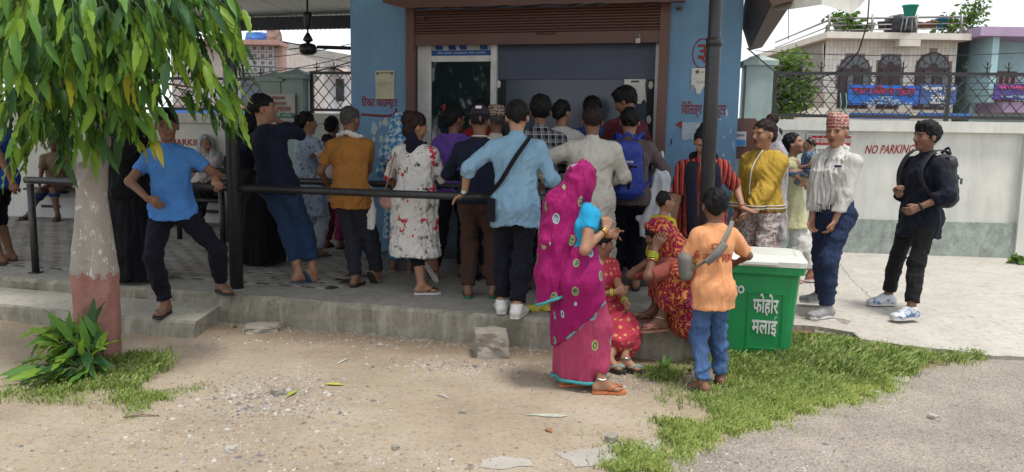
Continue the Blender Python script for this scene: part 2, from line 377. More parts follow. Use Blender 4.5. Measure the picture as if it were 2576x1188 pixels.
def hand_prims(k, q):
    s = k.s * .97; W, E = k.wr[q], k.el[q]; o = k.hand[q]
    D = nrm(V3(*o['dir'])) if 'dir' in o else nrm(W - E)
    N = V3(*o['palm']) if 'palm' in o else (-q * k.R + k.Fw * .3)
    N = nrm(N - D * (N @ D)); S = np.cross(D, N) * (o.get('flip', 1)); S = S if S @ V3(*o.get('thumb', tuple(k.Fw + V3(0, 0, .5)))) > 0 else -S
    cu = o.get('curl', 25); spd = o.get('spread', 1.0); out = [seg(W - D * .01, W + D * .08 * s, (.03 * s, .016 * s), (.04 * s, .014 * s), S, .012)]
    for i, (off, ln) in enumerate(((.031, .068), (.011, .076), (-.010, .07), (-.030, .055))):
        b0 = W + D * (.082 - abs(off) * .15) * s + S * off * s; d1 = nrm(D + S * off * 4 * spd * .6); a = R(cu * (.8 + .12 * i)); d2 = d1 * math.cos(a) + N * math.sin(a); d3 = d1 * math.cos(2 * a) + N * math.sin(2 * a)
        m = b0 + d2 * ln * .55 * s; out += [seg(b0, m, .0095 * s, .0088 * s, k=.004), seg(m, m + d3 * ln * .5 * s, .0088 * s, .0072 * s, k=.004)]
    tb = W + D * .028 * s + S * .026 * s; tm = tb + (S * .55 + D * .75 + N * .3) * .042 * s; out += [seg(tb, tm, .015 * s, .011 * s, k=.01), seg(tm, tm + (D * .95 + S * .15 + N * .25) * .032 * s, .011 * s, .0085 * s, k=.004)]
    return out
def foot_prims(k, q, g=0.0):
    s = k.s; A, T = k.ank[q], k.toe[q]; U = V3(0, 0, 1); U = nrm(U - T * (U @ T)); Sd = np.cross(T, U)
    heel = A - T * .035 * s - U * .045 * s; ball = A + T * .125 * s - U * .058 * s
    out = [seg(A, heel, .036 * s, .033 * s, k=.02, grow=g), seg(heel, ball, (.032 * s, .03 * s), (.043 * s, .018 * s), Sd, .02, grow=g), seg(A + T * .01, ball, (.034 * s, .034 * s), (.036 * s, .016 * s), Sd, .02, grow=g)]
    if g == 0: out += [seg(ball + Sd * o_ * s, ball + Sd * o_ * 1.05 * s + T * l_ * s - U * .004 * s, r_ * s, r_ * .85 * s, k=.004) for o_, l_, r_ in ((-.03, .045, .0105), (-.012, .055, .0095), (.004, .052, .009), (.018, .046, .0085), (.032, .038, .008))]
    else: out.append(seg(ball, ball + T * .05 * s, (.043 * s, .02 * s), (.034 * s, .017 * s), Sd, .02, grow=g))
    return out, heel, ball, T, U, Sd
def hpt(k, x, y, z): return k.hd + k.hM @ (V3(x, y, z) * k.s * k.hs)
def head_prims(k):
    M = k.hM; u = k.s * k.hs; q = lambda x, y, z: hpt(k, x, y, z); w = .94 if k.woman else 1.0
    e = lambda c, r, kk=.02, sub=False: ell(q(*c), np.array(r) * u, M, kk * u, (), sub)
    out = [seg(k.N - k.d * .05 * k.s, q(0, -.015, -.06), .054 * k.s * w, .05 * k.s * w, k=.03)]
    out += [e((0, -.012, .028), (.074, .095, .092)), e((0, .02, -.035), (.06 * w, .07, .075), .03), e((0, .058, -.092), (.026, .026, .02), .025), e((.034, .05, -.02), (.028, .03, .03)), e((-.034, .05, -.02), (.028, .03, .03)),
            e((.036, .088, .01), (.022, .018, .0115), .006, True), e((-.036, .088, .01), (.022, .018, .0115), .006, True),
            e((.032, .078, .031), (.028, .013, .008), .012), e((-.032, .078, .031), (.028, .013, .008), .012),
            seg(q(0, .088, .02), q(0, .107, -.02), .0085 * u, .0125 * u, k=.008 * u), e((.011, .098, -.025), (.009, .01, .008), .006), e((-.011, .098, -.025), (.009, .01, .008), .006),
            e((0, .086, -.05), (.022, .011, .007), .006), e((0, .084, -.062), (.02, .011, .007), .006), e((0, .1, -.056), (.02, .012, .0022), .004, True)]
    out += [e((sx * .078, -.012, -.008), (.012, .02, .031), .006) for sx in (-1, 1)]
    return out
# ------------------------------------------------------------------ skin, cloth, hair materials
def skin_mat(name, c):
    if name in _mc: return _mc[name]
    m, nt, bs = newmat(name); v = coords(nt); r = ramp(nt, [(.3, tuple(x * .86 for x in c)), (.7, tuple(min(1, x * 1.1) for x in c))]); nt.links.new(noise(nt, v, 9, 4), r.inputs['Fac'])
    nt.links.new(r.outputs['Color'], bs.inputs['Base Color']); bs.inputs['Roughness'].default_value = .5; bs.inputs['Specular IOR Level'].default_value = .35
    bs.inputs['Subsurface Weight'].default_value = .08; bs.inputs['Subsurface Radius'].default_value = (.012, .005, .003); bs.inputs['Subsurface Scale'].default_value = .5
    add_bump(nt, bs, noise(nt, v, 120, 3), .12, .002); _mc[name] = m; return m
SK1 = skin_mat('skin_brown', (.30, .155, .095)); SK2 = skin_mat('skin_deep', (.185, .092, .057)); SK3 = skin_mat('skin_tan', (.38, .215, .135)); SK4 = skin_mat('skin_dark', (.12, .06, .04))
LIP = pm('lip', (.19, .065, .05), rough=.45, bump=0); EYEW = pm('eye_white', (.22, .18, .155), rough=.25, bump=0); IRIS = pm('iris', (.012, .008, .006), rough=.1, bump=0); NAIL = pm('nail', (.4, .24, .18), rough=.3, bump=0)
def hair_mat(name, c):
    m, nt, bs = newmat(name); v = coords(nt, 'Object', (1, 1, .18)); r = ramp(nt, [(.3, c), (.75, tuple(x * 2.0 + .003 for x in c))]); h = noise(nt, v, 150, 4); nt.links.new(h, r.inputs['Fac'])
    nt.links.new(r.outputs['Color'], bs.inputs['Base Color']); bs.inputs['Roughness'].default_value = .55; bs.inputs['Specular IOR Level'].default_value = .16; add_bump(nt, bs, h, .6, .006); return m
HAIR = hair_mat('black_hair', (.006, .0055, .006)); HAIRG = hair_mat('greying_hair', (.035, .034, .034)); HAIRB = hair_mat('brown_black_hair', (.014, .008, .007))
def cloth(name, c, c2=None, rough=.85, weave=900, bump=.25, patt=None):
    """plain cloth; patt(nt, vec, base colour socket) -> colour socket paints a print"""
    if name in _mc: return _mc[name]
    m, nt, bs = newmat(name); v = coords(nt); r = ramp(nt, [(.3, c), (.7, c2 or tuple(x * .82 for x in c))]); nt.links.new(noise(nt, v, 7, 4), r.inputs['Fac']); out = r.outputs['Color']
    if patt: out = patt(nt, v, out)
    nt.links.new(out, bs.inputs['Base Color']); bs.inputs['Roughness'].default_value = rough; bs.inputs['Specular IOR Level'].default_value = .14; bs.inputs['Sheen Weight'].default_value = .03
    hgt = mth(nt, 'ADD', mth(nt, 'MULTIPLY', noise(nt, v, 60, 3), .12), mth(nt, 'MULTIPLY', noise(nt, v, weave * .4, 2), .05))
    for rt, sc, wt in (((0, .7, .3), (11, 11, 3.2), .8), ((0, -.8, 1.1), (15, 15, 4), .5)):      # pressed and hanging creases
        hgt = mth(nt, 'ADD', hgt, mth(nt, 'MULTIPLY', mth(nt, 'ABSOLUTE', mth(nt, 'SUBTRACT', noise(nt, coords(nt, 'Object', sc, rt), 1.0, 3, .5), .5)), -wt * 2.2))
    add_bump(nt, bs, hgt, min(1, bump * 3.2), .026); _mc[name] = m; return m
# ------------------------------------------------------------------ the figure and its clothes
def put(name, vf, mats, root, mi=None):
    return mesh_np(name, vf[0], vf[1], mats, root, True, mi)
def make_body(root, k, skin, q='mid', hands=(-1, 1), feet=(-1, 1)):
    pr = torso(k) + head_prims(k); fine = []
    for s_ in (-1, 1): pr += arm(k, s_) + leg(k, s_) + hand_prims(k, s_) + foot_prims(k, s_)[0]
    hf = {'near': .0068, 'mid': .0085, 'far': .0125}[q]; h0 = {'near': .0155, 'mid': .019, 'far': .024}[q]
    a = .15 * k.s * k.hs; fine.append((k.hd - a, k.hd + a, hf))
    if q != 'far':
        for s_ in hands: c = k.wr[s_] + nrm(k.wr[s_] - k.el[s_]) * .08; fine.append((c - .08 * k.s, c + .08 * k.s, .0078 if q == 'near' else .0115))
    v, f = field_mesh(pr, h0, fine)
    loc = (v[f].mean(1) - k.hd) @ k.hM / (k.s * k.hs)
    mi = ((np.abs(loc[:, 0]) < .023) & (loc[:, 2] < -.043) & (loc[:, 2] > -.07) & (loc[:, 1] > .078)).astype(int)
    o = put('body', (v, f), [skin, LIP], root, mi); return o
def make_eyes(root, k, hair=None, brow=True):
    u = k.s * k.hs; me = bpy.data.meshes.get('eye_%d' % round(u * 100))
    if me is None:
        mb = MB(); mb.lathe([(.0005, .0118)] + [(.0118 * math.sin(R(a)), .0118 * math.cos(R(a))) for a in (12, 26, 34, 60, 90, 130, 168)], 12); me = mb.mesh('eye_%d' % round(u * 100), [EYEW, IRIS])
        for p in me.polygons: p.material_index = 1 if p.center.z > .0088 else 0
    for sx in (-1, 1):
        M = Matrix(k.hM.tolist()).to_4x4(); o = inst('eye', me, root, matrix=Matrix.Translation(hpt(k, sx * .035, .073, .0105)) @ M @ Matrix.Rotation(R(-90), 4, 'X') @ Matrix.Diagonal((.95 * u, .48 * u, .97 * u, 1)))
        if brow:
            mb = MB(); mb.tube([hpt(k, sx * x, y, z) for x, y, z in ((.014, .09, .028), (.03, .089, .0335), (.045, .08, .0325), (.054, .069, .026))], [.0022 * u, .003 * u, .0028 * u, .0012 * u], 6); mb.build('eyebrow', hair or HAIR, root)
def make_hair(root, k, style='short', mat=None, seed=1, h=.007, extra=None):
    M = k.hM; u = k.s * k.hs; q = lambda x, y, z: hpt(k, x, y, z); e = lambda c, r, kk=.015: ell(q(*c), np.array(r) * u, M, kk * u)
    pr = [e((0, -.016, .034), (.084, .102, .1))]
    line = {'short': (.028, .75), 'crop': (.036, .62), 'full': (.012, .75), 'bun': (.036, .95), 'long': (.03, 1.2), 'boy': (.022, .8)}[style]
    n = nrm(M @ V3(0, line[1], -1)); p0 = q(0, 0, line[0] - .03)
    if style == 'crop': pr = [e((0, -.014, .03), (.079, .098, .096))]
    if style == 'full': pr = [e((0, -.018, .038), (.09, .106, .108)), e((0, .03, .1), (.062, .06, .03), .03)]
    rs = [random.uniform(0, 6) for _ in range(4)]; hl = lambda x, y, z: (x - p0[0]) * n[0] + (y - p0[1]) * n[1] + (z - p0[2]) * n[2] + .006 * u * (np.sin(x * 95 + rs[0]) + np.sin(y * 80 + rs[1] + 30 * x) + np.sin((x - y) * 190 + rs[2]))
    for p in pr: p[5].append(hl)
    if style == 'full':
        rr = np.random.default_rng(seed)
        for i in range(16):
            a = rr.uniform(-1, 1); c = (a * .07, .02 + .07 * (1 - abs(a)) * rr.uniform(.2, 1), .085 + .03 * (1 - a * a)); b = (c[0] + rr.uniform(-.02, .03), c[1] + .03 * rr.uniform(.2, 1), c[2] + rr.uniform(-.02, .018)); pr.append(seg(q(*c), q(*b), .013 * u, .005 * u, k=.012))
    if style == 'bun': pr += [e((0, -.11, .035), (.045, .04, .045), .012), e((0, -.075, -.02), (.06, .045, .05), .02)]
    if style == 'long': pr += [seg(q(0, -.06, .0), q(0, -.075, -.2), .075 * u, .05 * u, k=.04)]
    if extra: pr += extra(q, u)
    v, f = field_mesh(pr, h); 
    v = folds(v, f, seed, .0045, 45, (1, 1, .6), False); v = folds(v, f, seed + 2, .0025, 120, (1, 1, .5), False); 
    nn = vnormals(v, f); rg = np.random.default_rng(seed); n_ = 520; i_ = rg.integers(0, len(v), n_); b_ = v[i_] - nn[i_] * .002; lift = np.array({'crop': (.5, .006), 'bun': (.15, .012)}.get(style, (.55, .016))); bk = (M @ V3(0, -.5, -.6))
    d_ = nn[i_] * lift[0] + bk * .7 + rg.normal(0, .35, (n_, 3)); d_ /= np.linalg.norm(d_, axis=1, keepdims=True); w_ = np.cross(d_, nn[i_] + 1e-4); w_ /= np.linalg.norm(w_, axis=1, keepdims=True); ln = lift[1] * rg.uniform(.5, 1.6, (n_, 1)); s4 = np.stack([b_ - w_ * .0016, b_ + w_ * .0016, b_ + d_ * ln + w_ * .0003, b_ + d_ * ln - w_ * .0003], 1).reshape(-1, 3)
    f = np.concatenate([f, np.arange(4 * n_).reshape(n_, 4) + len(v)]); v = np.concatenate([v, s4]); o = put('hair', (v, f), mat or HAIR, root); o['kind'] = 'stuff'; return o
def make_shirt(root, k, mat, sleeve=.55, hem=-.08, g=.0115, seed=3, amp=.0055, name="shirt", wide=.016, flare=0.0, h=.0125, collar=False, open_neck=True, slack=.006, extra=(), hemcurve=0.0, freq=11, mats=None):
    """hem is measured from the hip line, negative below it"""
    s = k.s; pr = torso(k, g, wide)
    for q in (-1, 1): pr += arm(k, q, g, sleeve, slack)
    z0 = k.P[2] + hem * s; p = k.P - k.d * .02 * s
    if hem < -.02:
        rx, ry = (.165 * s * k.b + g + wide, (.125 * s * (k.b * .6 + .4)) + g + wide); c = V3(p[0], p[1], z0)
        pr.append(seg(p, c - V3(0, 0, .05), (rx, ry), (rx + flare, ry + flare), k.HR, .03))
    pr.append(seg(k.N - k.d * .06 * s, k.N - k.d * .008 * s, (.066 * s, .06 * s), (.055 * s, .053 * s), k.R, .02))
    if collar: pr.append(seg(k.N - k.d * .01 * s, k.N + k.d * .028 * s, (.062 * s, .062 * s), (.058 * s, .058 * s), k.R, .006))
    pr += list(extra)
    top = k.N + k.d * (.03 if collar else .0) * s; d = k.d
    cut = [lambda x, y, z: z0 - z + hemcurve * np.cos((x - p[0]) * 16), lambda x, y, z: (x - top[0]) * d[0] + (y - top[1]) * d[1] + (z - top[2]) * d[2]]
    v, f = field_mesh(pr, h, cuts=cut); msk = lambda v: np.clip(.35 + .65 * ((k.S[2] - v[:, 2]) / (.35 * s)), .3, 1.0)
    v = folds(v, f, seed, amp * .85, freq, (1.1, 1, .3), True, msk, .35); v = folds(v, f, seed + 51, amp * .5, freq * 2.2, (1.2, 1, .3), True, msk, .6)
    return put(name, (v, f), mat, root)
def make_trousers(root, k, mat, length=1.93, g=.0095, slack=.008, flare=0.0, seed=5, amp=.007, name="trousers", h=.0125, top=-.03):
    s = k.s; pr = [p for p in torso(k, g, .002)]
    for q in (-1, 1): pr += leg(k, q, g, length, slack * .62, flare)
    z1 = k.P + k.d * top * s; d = k.d; cut = [lambda x, y, z: (x - z1[0]) * d[0] + (y - z1[1]) * d[1] + (z - z1[2]) * d[2]]
    v, f = field_mesh(pr, h, cuts=cut); v = folds(v, f, seed, amp * .7, 9, (.6, .6, 1.6), tilt=.4); v = folds(v, f, seed + 9, amp * .4, 20, (.7, .7, 1.4), tilt=.5); return put(name, (v, f), mat, root)
def make_skirt(root, k, mat, hem=.1, top=.12, r0=None, r1=(.24, .2), n=9, amp=.03, seed=4, name='skirt', h=.013, centre=None, mid=None, cuts=(), extra=()):
    """flaring skirt from above the hips to hem metres over the ground, with vertical folds"""
    s = k.s; a = k.P + k.d * top * s; c = V3(*(centre or ((k.ank[-1][0] + k.ank[1][0]) / 2, (k.ank[-1][1] + k.ank[1][1]) / 2))[:2], hem)
    r0 = r0 or (.15 * s * k.b, .12 * s * k.b); hp = k.P - V3(0, 0, .06 * s); rh = mid or (.185 * s * k.b, .16 * s * k.b)
    pr = [seg(a, hp, r0, rh, k.HR, .03), seg(hp, c - V3(0, 0, .06), rh, r1, k.HR, .03)]
    for q in (-1, 1):
        pr += [seg(k.hipj[q], k.kn[q], .1 * s, .075 * s, k=.05), seg(k.kn[q], k.kn[q] + (k.ank[q] - k.kn[q]) * .75, .075 * s, .06 * s, k=.05)]
    pr += list(extra); v, f = field_mesh(pr, h, cuts=[lambda x, y, z: hem - z] + list(cuts))
    lo, hi = hem, hp[2]; t = np.clip((hi - v[:, 2]) / max(hi - lo, .1), 0, 1); th = np.arctan2(v[:, 1] - (hp[1] + (c[1] - hp[1]) * t), v[:, 0] - (hp[0] + (c[0] - hp[0]) * t))
    rr = np.random.default_rng(seed); w = np.cos(n * th + 1.2 * np.sin(2 * th + rr.uniform(0, 6)) + rr.uniform(0, 6) + 1.1 * t) + .45 * np.cos((2 * n + 1) * th + rr.uniform(0, 6)); nn = vnormals(v, f); nn[:, 2] = 0
    v = v + nn * (w * amp * t * .6)[:, None]; v = folds(v, f, seed, .004, 13, (1, 1, .4)); return put(name, (v, f), mat, root)
SOLE = pm('dark_rubber_sole', (.03, .028, .027), rough=.7, bump=.1)
def make_sandals(root, k, sole=None, strap=None, which=(-1, 1), thick=.02, closed=False):
    sole = sole or SOLE; strap = strap or SOLE
    for q in which:
        pr, heel, ball, T, U, Sd = foot_prims(k, q); s = k.s; base = -U * (.032 * s)
        out = []; 
        for a, w in ((-.045, .024), (-.02, .035), (.03, .037), (.09, .04), (.14, .047), (.18, .044), (.21, .026)):
            c = heel + (ball - heel) * 0 + T * (a + .012) * s - U * .026 * s; out.append((c, w * s))
        mb = MB(); n = len(out); top = [Vector(c + Sd * w) for c, w in out] + [Vector(c - Sd * w) for c, w in out[::-1]]; bot = [v - Vector(U * thick * s) for v in top]; m_ = len(top)
        mb.faces(top + bot, [tuple(range(m_)), tuple(range(m_, 2 * m_))[::-1]] + [(i, m_ + i, m_ + (i + 1) % m_, (i + 1) % m_) for i in range(m_)])
        so = mb.build('sandal', sole, root, bevel=.004)
        mb = MB(); toe = ball + T * .035 * s + U * .012 * s + Sd * (-.02 * s * 1)
        for sd in (-1, 1):
            mb.tube([toe, ball + U * .03 * s + Sd * sd * .028 * s - T * .01 * s, heel + T * .085 * s + Sd * sd * .044 * s - U * .012 * s], [(.004, .004), (.011 * s, .005), (.011 * s, .005)] if not closed else [(.012, .006), (.022 * s, .006), (.022 * s, .006)], 8)
        bb = mb.build('strap', strap, so); bb['kind'] = 'stuff'
def make_shoes(root, k, upper, sole, which=(-1, 1), h=.008):
    for q in which:
        pr, heel, ball, T, U, Sd = foot_prims(k, q, .012 * k.s); s = k.s; pr.append(seg(k.ank[q] - U * .01 * s, k.ank[q] + U * .012 * s, .043 * s, .042 * s, k=.012)); b = heel - U * .028 * s; t_ = k.ank[q] + U * .022 * s
        cut = [lambda x, y, z: -((x - b[0]) * U[0] + (y - b[1]) * U[1] + (z - b[2]) * U[2]), lambda x, y, z: (x - t_[0]) * U[0] + (y - t_[1]) * U[1] + (z - t_[2]) * U[2]]
        v, f = field_mesh(pr, h, cuts=cut); sh = put('shoe', (v, f), upper, root)
        mb = MB(); out = [(-.05, .03), (-.03, .041), (.03, .042), (.1, .05), (.15, .056), (.19, .05), (.222, .03)]
        top = [Vector(heel + T * (a + .01) * s - U * .02 * s + Sd * w * s) for a, w in out] + [Vector(heel + T * (a + .01) * s - U * .02 * s - Sd * w * s) for a, w in out[::-1]]; bot = [v_ - Vector(U * .024 * s) for v_ in top]; m_ = len(top)
        mb.faces(top + bot, [tuple(range(m_)), tuple(range(m_, 2 * m_))[::-1]] + [(i, m_ + i, m_ + (i + 1) % m_, (i + 1) % m_) for i in range(m_)]); mb.build('sole', sole, sh, bevel=.005)
        mb = MB()
        for i in range(4):
            c = k.ank[q] + T * (.05 + .018 * i) * s + U * (.012 - .011 * i) * s; mb.tube([c - Sd * .026 * s, c + U * .012 * s, c + Sd * .026 * s], .0035, 5)
        mb.build('lace', pm('shoe_lace', (.6, .58, .54), bump=0), sh)['kind'] = 'stuff'
def person(label, pos, rot, sk, skin, group=None, q='mid', hands=(-1, 1), eyes=True, hair=None):
    root = thing('person', label, 'person', pos, R(rot), group); make_body(root, sk, skin, q, hands)
    if eyes: make_eyes(root, sk, hair)
    return root
# ------------------------------------------------------------------ ground, road, pavement
def ground_mat():
    m, nt, bs = newmat('dry_soil'); v = coords(nt); bs.inputs['Roughness'].default_value = .95; bs.inputs['Specular IOR Level'].default_value = .15
    r = ramp(nt, [(.25, (.272, .218, .158)), (.5, (.365, .3, .224)), (.75, (.445, .38, .3))]); nt.links.new(noise(nt, v, 1.3, 8, .62), r.inputs['Fac']); out = r.outputs['Color']
    s = ramp(nt, [(.52, (1, 1, 1)), (.66, (.62, .58, .54))]); nt.links.new(noise(nt, v, 26, 6, .7), s.inputs['Fac']); out = mixc(nt, .8, out, s.outputs['Color'], 'MULTIPLY')
    s2 = ramp(nt, [(.57, (1, 1, 1)), (.68, (.5, .48, .46))]); nt.links.new(noise(nt, v, 95, 3, .6), s2.inputs['Fac']); out = mixc(nt, .75, out, s2.outputs['Color'], 'MULTIPLY')
    sx = nd(nt, 'ShaderNodeSeparateXYZ'); nt.links.new(v, sx.inputs[0])                      # damp brown earth along the foot of the platform
    t = mth(nt, 'ADD', mth(nt, 'MULTIPLY', sx.outputs[0], DX), mth(nt, 'MULTIPLY', mth(nt, 'SUBTRACT', sx.outputs[1], EY), DY))
    t = mth(nt, 'ADD', t, mth(nt, 'MULTIPLY', mth(nt, 'SUBTRACT', noise(nt, v, 1.9, 6, .7), .5), 1.5))
    e = ramp(nt, [(.0, (0, 0, 0)), (1, (1, 1, 1))]); mr = nd(nt, 'ShaderNodeMapRange'); nt.links.new(t, mr.inputs[0]); mr.inputs[1].default_value = -.75; mr.inputs[2].default_value = -.1
    out = mixc(nt, mth(nt, 'MULTIPLY', mr.outputs[0], .75), out, (.22, .155, .105)); nt.links.new(out, bs.inputs['Base Color'])
    h = mth(nt, 'ADD', mth(nt, 'MULTIPLY', noise(nt, v, 7, 8, .7), .8), mth(nt, 'MULTIPLY', noise(nt, v, 70, 4, .7), .35)); add_bump(nt, bs, h, .8, .03); return m
SOIL = ground_mat()
mb = MB(); mb.faces([(-400, -60, 0), (400, -60, 0), (400, 900, 0), (-400, 900, 0)], [(0, 1, 2, 3)]); tag(mb.build('ground', SOIL), kind='structure')
def polysheet(name, pts, z, mat):
    mb = MB(); mb.faces([(p[0], p[1], z) for p in pts], [tuple(range(len(pts)))]); o = mb.build(name, mat); tag(o, kind='structure'); return o
def rough_line(pts, amp, step=.06, seed=1):
    rr = random.Random(seed); out = []
    for a, b in zip(pts, pts[1:]):
        a, b = Vector(a[:2]), Vector(b[:2]); n = max(1, int((b - a).length / step))
        for i in range(n):
            p = a.lerp(b, i / n); nn = Vector((-(b - a).y, (b - a).x)).normalized(); out.append(p + nn * rr.uniform(-amp, amp))
    return out + [Vector(pts[-1][:2])]
def road_mat():
    m, nt, bs = newmat('worn_dusty_asphalt'); v = coords(nt); bs.inputs['Roughness'].default_value = .9
    r = ramp(nt, [(.3, (.21, .185, .155)), (.55, (.31, .275, .23)), (.75, (.39, .35, .295))]); nt.links.new(noise(nt, v, 1.6, 7, .65), r.inputs['Fac']); out = r.outputs['Color']
    vo = nd(nt, 'ShaderNodeTexVoronoi'); vo.inputs['Scale'].default_value = 75; nt.links.new(v, vo.inputs['Vector'])
    s = ramp(nt, [(.2, (1.25, 1.22, 1.2)), (.55, (.75, .73, .71))]); nt.links.new(vo.outputs['Distance'], s.inputs['Fac']); out = mixc(nt, .7, out, s.outputs['Color'], 'MULTIPLY')
    s2 = ramp(nt, [(.55, (1, 1, 1)), (.62, (.36, .36, .37))]); nt.links.new(noise(nt, v, 42, 4, .7), s2.inputs['Fac']); out = mixc(nt, .6, out, s2.outputs['Color'], 'MULTIPLY')
    nt.links.new(out, bs.inputs['Base Color']); add_bump(nt, bs, mth(nt, 'ADD', mth(nt, 'MULTIPLY', vo.outputs['Distance'], -.6), noise(nt, v, 30, 5)), .55, .012); return m
ROADM = road_mat()
rb = [G(*p) for p in ((1380, 1330), (1590, 1188), (1740, 1130), (1900, 1088), (2050, 1036), (2200, 992), (2290, 935), (2480, 905), (2620, 905))]
rb = rough_line([(-.6, 1.2)] + [tuple(p)[:2] for p in rb], .03, .07, 3)
tag(polysheet('road', [tuple(p) for p in rb] + [(14, 5.2), (14, 1.0)], .004, ROADM))
CEMP = pm('thin_cement_skim', (.40, .37, .33), (.30, .275, .24), 3, .9, .3, 40)
cp = [G(*p) for p in ((1395, 1140), (1500, 1125), (1600, 1112), (1690, 1105), (1660, 1135), (1560, 1165), (1450, 1175))]
polysheet('cement_patch', rough_line([tuple(p)[:2] for p in cp] + [tuple(cp[0])[:2]], .015, .05, 4)[:-1], .003, CEMP)
cp = [G(*p) for p in ((1215, 1160), (1260, 1150), (1330, 1158), (1340, 1172), (1270, 1182), (1210, 1176))]
polysheet('cement_patch', rough_line([tuple(p)[:2] for p in cp] + [tuple(cp[0])[:2]], .012, .05, 5)[:-1], .003, CEMP)
cp = [G(*p) for p in ((2150, 930), (2290, 918), (2300, 950), (2240, 985), (2110, 1000), (2130, 960))]
polysheet('cement_patch', rough_line([tuple(p)[:2] for p in cp] + [tuple(cp[0])[:2]], .015, .05, 6)[:-1], .007, CEMP)
def concrete(name, c1, c2, c3=None, moss=0.0, seed=0):
    m, nt, bs = newmat(name); v = coords(nt); bs.inputs['Roughness'].default_value = .88; bs.inputs['Specular IOR Level'].default_value = .25
    r = ramp(nt, [(.3, c2), (.7, c1)]); nt.links.new(noise(nt, v, 2.2 + seed, 8, .68), r.inputs['Fac']); out = r.outputs['Color']
    s = ramp(nt, [(.5, (1, 1, 1)), (.68, (.6, .59, .56))]); nt.links.new(noise(nt, v, 19, 6, .7), s.inputs['Fac']); out = mixc(nt, .7, out, s.outputs['Color'], 'MULTIPLY')
    if c3:                                         # run-down stains, longer than wide
        vv = coords(nt, 'Object', (9, 9, 1.4)); s3 = ramp(nt, [(.48, (0, 0, 0)), (.64, (1, 1, 1))]); nt.links.new(noise(nt, vv, 1.0, 6, .7), s3.inputs['Fac']); out = mixc(nt, mth(nt, 'MULTIPLY', s3.outputs['Color'], .7), out, c3)
    if moss:
        s4 = ramp(nt, [(.53, (0, 0, 0)), (.7, (1, 1, 1))]); nt.links.new(noise(nt, v, 1.1, 7, .7), s4.inputs['Fac']); out = mixc(nt, mth(nt, 'MULTIPLY', s4.outputs['Color'], moss), out, (.10, .105, .06))
    nt.links.new(out, bs.inputs['Base Color']); add_bump(nt, bs, mth(nt, 'ADD', noise(nt, v, 9, 8, .7), mth(nt, 'MULTIPLY', noise(nt, v, 90, 3), .4)), .4, .012); return m
CONC = concrete('platform_concrete', (.36, .345, .315), (.255, .245, .215), (.235, .225, .185))
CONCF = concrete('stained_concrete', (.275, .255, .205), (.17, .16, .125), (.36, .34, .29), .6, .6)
CONCP = concrete('pavement_concrete', (.48, .45, .4), (.38, .355, .31), None, .22, .3)
SE = BR(1748, 847, 0)[0]                            # right end of the platform
# platform: worn front edge, lofted along its length
rr = random.Random(5); ss = list(np.arange(-9.5, SE + .001, .07)) ; prof = []
j0 = j1 = 0
for s in ss:
    j0 = j0 * .8 + rr.uniform(-.02, .02); j1 = j1 * .6 + rr.uniform(-.014, .014); e = rr.random()
    chip = rr.uniform(.015, .045) * (rr.random() > .84)
    prof.append([(s, j0 - .012, -.05), (s, j0, .09), (s, j1 * .7, PZ - .022 - abs(j1)), (s, .016 + abs(j1) + chip, PZ), (s, .09, PZ), (s, 9.0, PZ)])
mb = MB(); rows = [[mb.bm.verts.new(p) for p in pr] for pr in prof]; k = len(prof[0])
for A, C in zip(rows, rows[1:]):
    for i in range(k - 1):
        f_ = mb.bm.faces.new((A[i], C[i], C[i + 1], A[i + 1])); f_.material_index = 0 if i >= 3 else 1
for rw in (rows[-1],):
    a = mb.bm.verts.new((SE, 9.0, -.05)); f_ = mb.bm.faces.new(rw + [a]); f_.material_index = 1
pl = mb.build('platform', [CONC, CONCF]); pl.matrix_world = BM; tag(pl, kind='structure')
sr0 = BR(486, 800, -.57)[0]; sr1 = BR(555, 776, 0)[0]
mb = MB(); rr = random.Random(8); jl = [rr.uniform(-.018, .018) for _ in range(200)]; ss = np.linspace(-9.5, sr0, 70); fr = [(s, -.57 + jl[i] * .8) for i, s in enumerate(ss)]
rows = [[mb.bm.verts.new(p) for p in ((s, t - .01, -.04), (s, t, .08), (s, t + .004 + abs(jl[i + 80]) * .3, SZ - .012 - abs(jl[i + 30]) * .4), (s, t + .03, SZ), (s + (sr1 - sr0) * (i / 69.0) ** 6, .005, SZ))] for i, (s, t) in enumerate(fr)]
for A, C in zip(rows, rows[1:]):
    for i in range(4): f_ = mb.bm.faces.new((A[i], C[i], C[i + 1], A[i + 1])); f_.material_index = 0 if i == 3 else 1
a = mb.bm.verts.new((sr1, .005, -.04)); mb.bm.faces.new(rows[-1] + [a]).material_index = 1
o = mb.build('lower_step', [concrete('step_concrete', (.42, .40, .35), (.32, .30, .255), None, .15, .2), CONCF]); o.matrix_world = BM; tag(o, kind='structure')
# pavement on the right, with a broken slab edge
pv = [G(*p) for p in ((1990, 818), (2060, 822), (2150, 836), (2165, 852), (2270, 868), (2400, 880), (2480, 893), (2560, 898), (2700, 905))]
zz = [VZ, VZ, VZ, VZ - .01, VZ - .03, VZ - .06, VZ - .09, .03, .02]
front = [G(p[0], p[1], z) for p, z in zip(((1990, 818), (2060, 822), (2150, 836), (2165, 852), (2270, 868), (2400, 880), (2480, 893), (2560, 898), (2700, 905)), zz)]
endp = BM @ Vector((SE + .004, .12, 0)); e2 = BM @ Vector((SE + .004, 9, 0))
mb = MB(); fr = [Vector((endp.x, endp.y, VZ)), G(1900, 815, VZ)] + front + [Vector((12, 5.5, .02))]; fr2 = []
rr = random.Random(2)
for a, b in zip(fr, fr[1:]):
    n = max(1, int((b - a).length / .07)); fr2 += [a.lerp(b, i / n) + Vector((0, rr.uniform(-.018, .018), 0)) for i in range(n)]
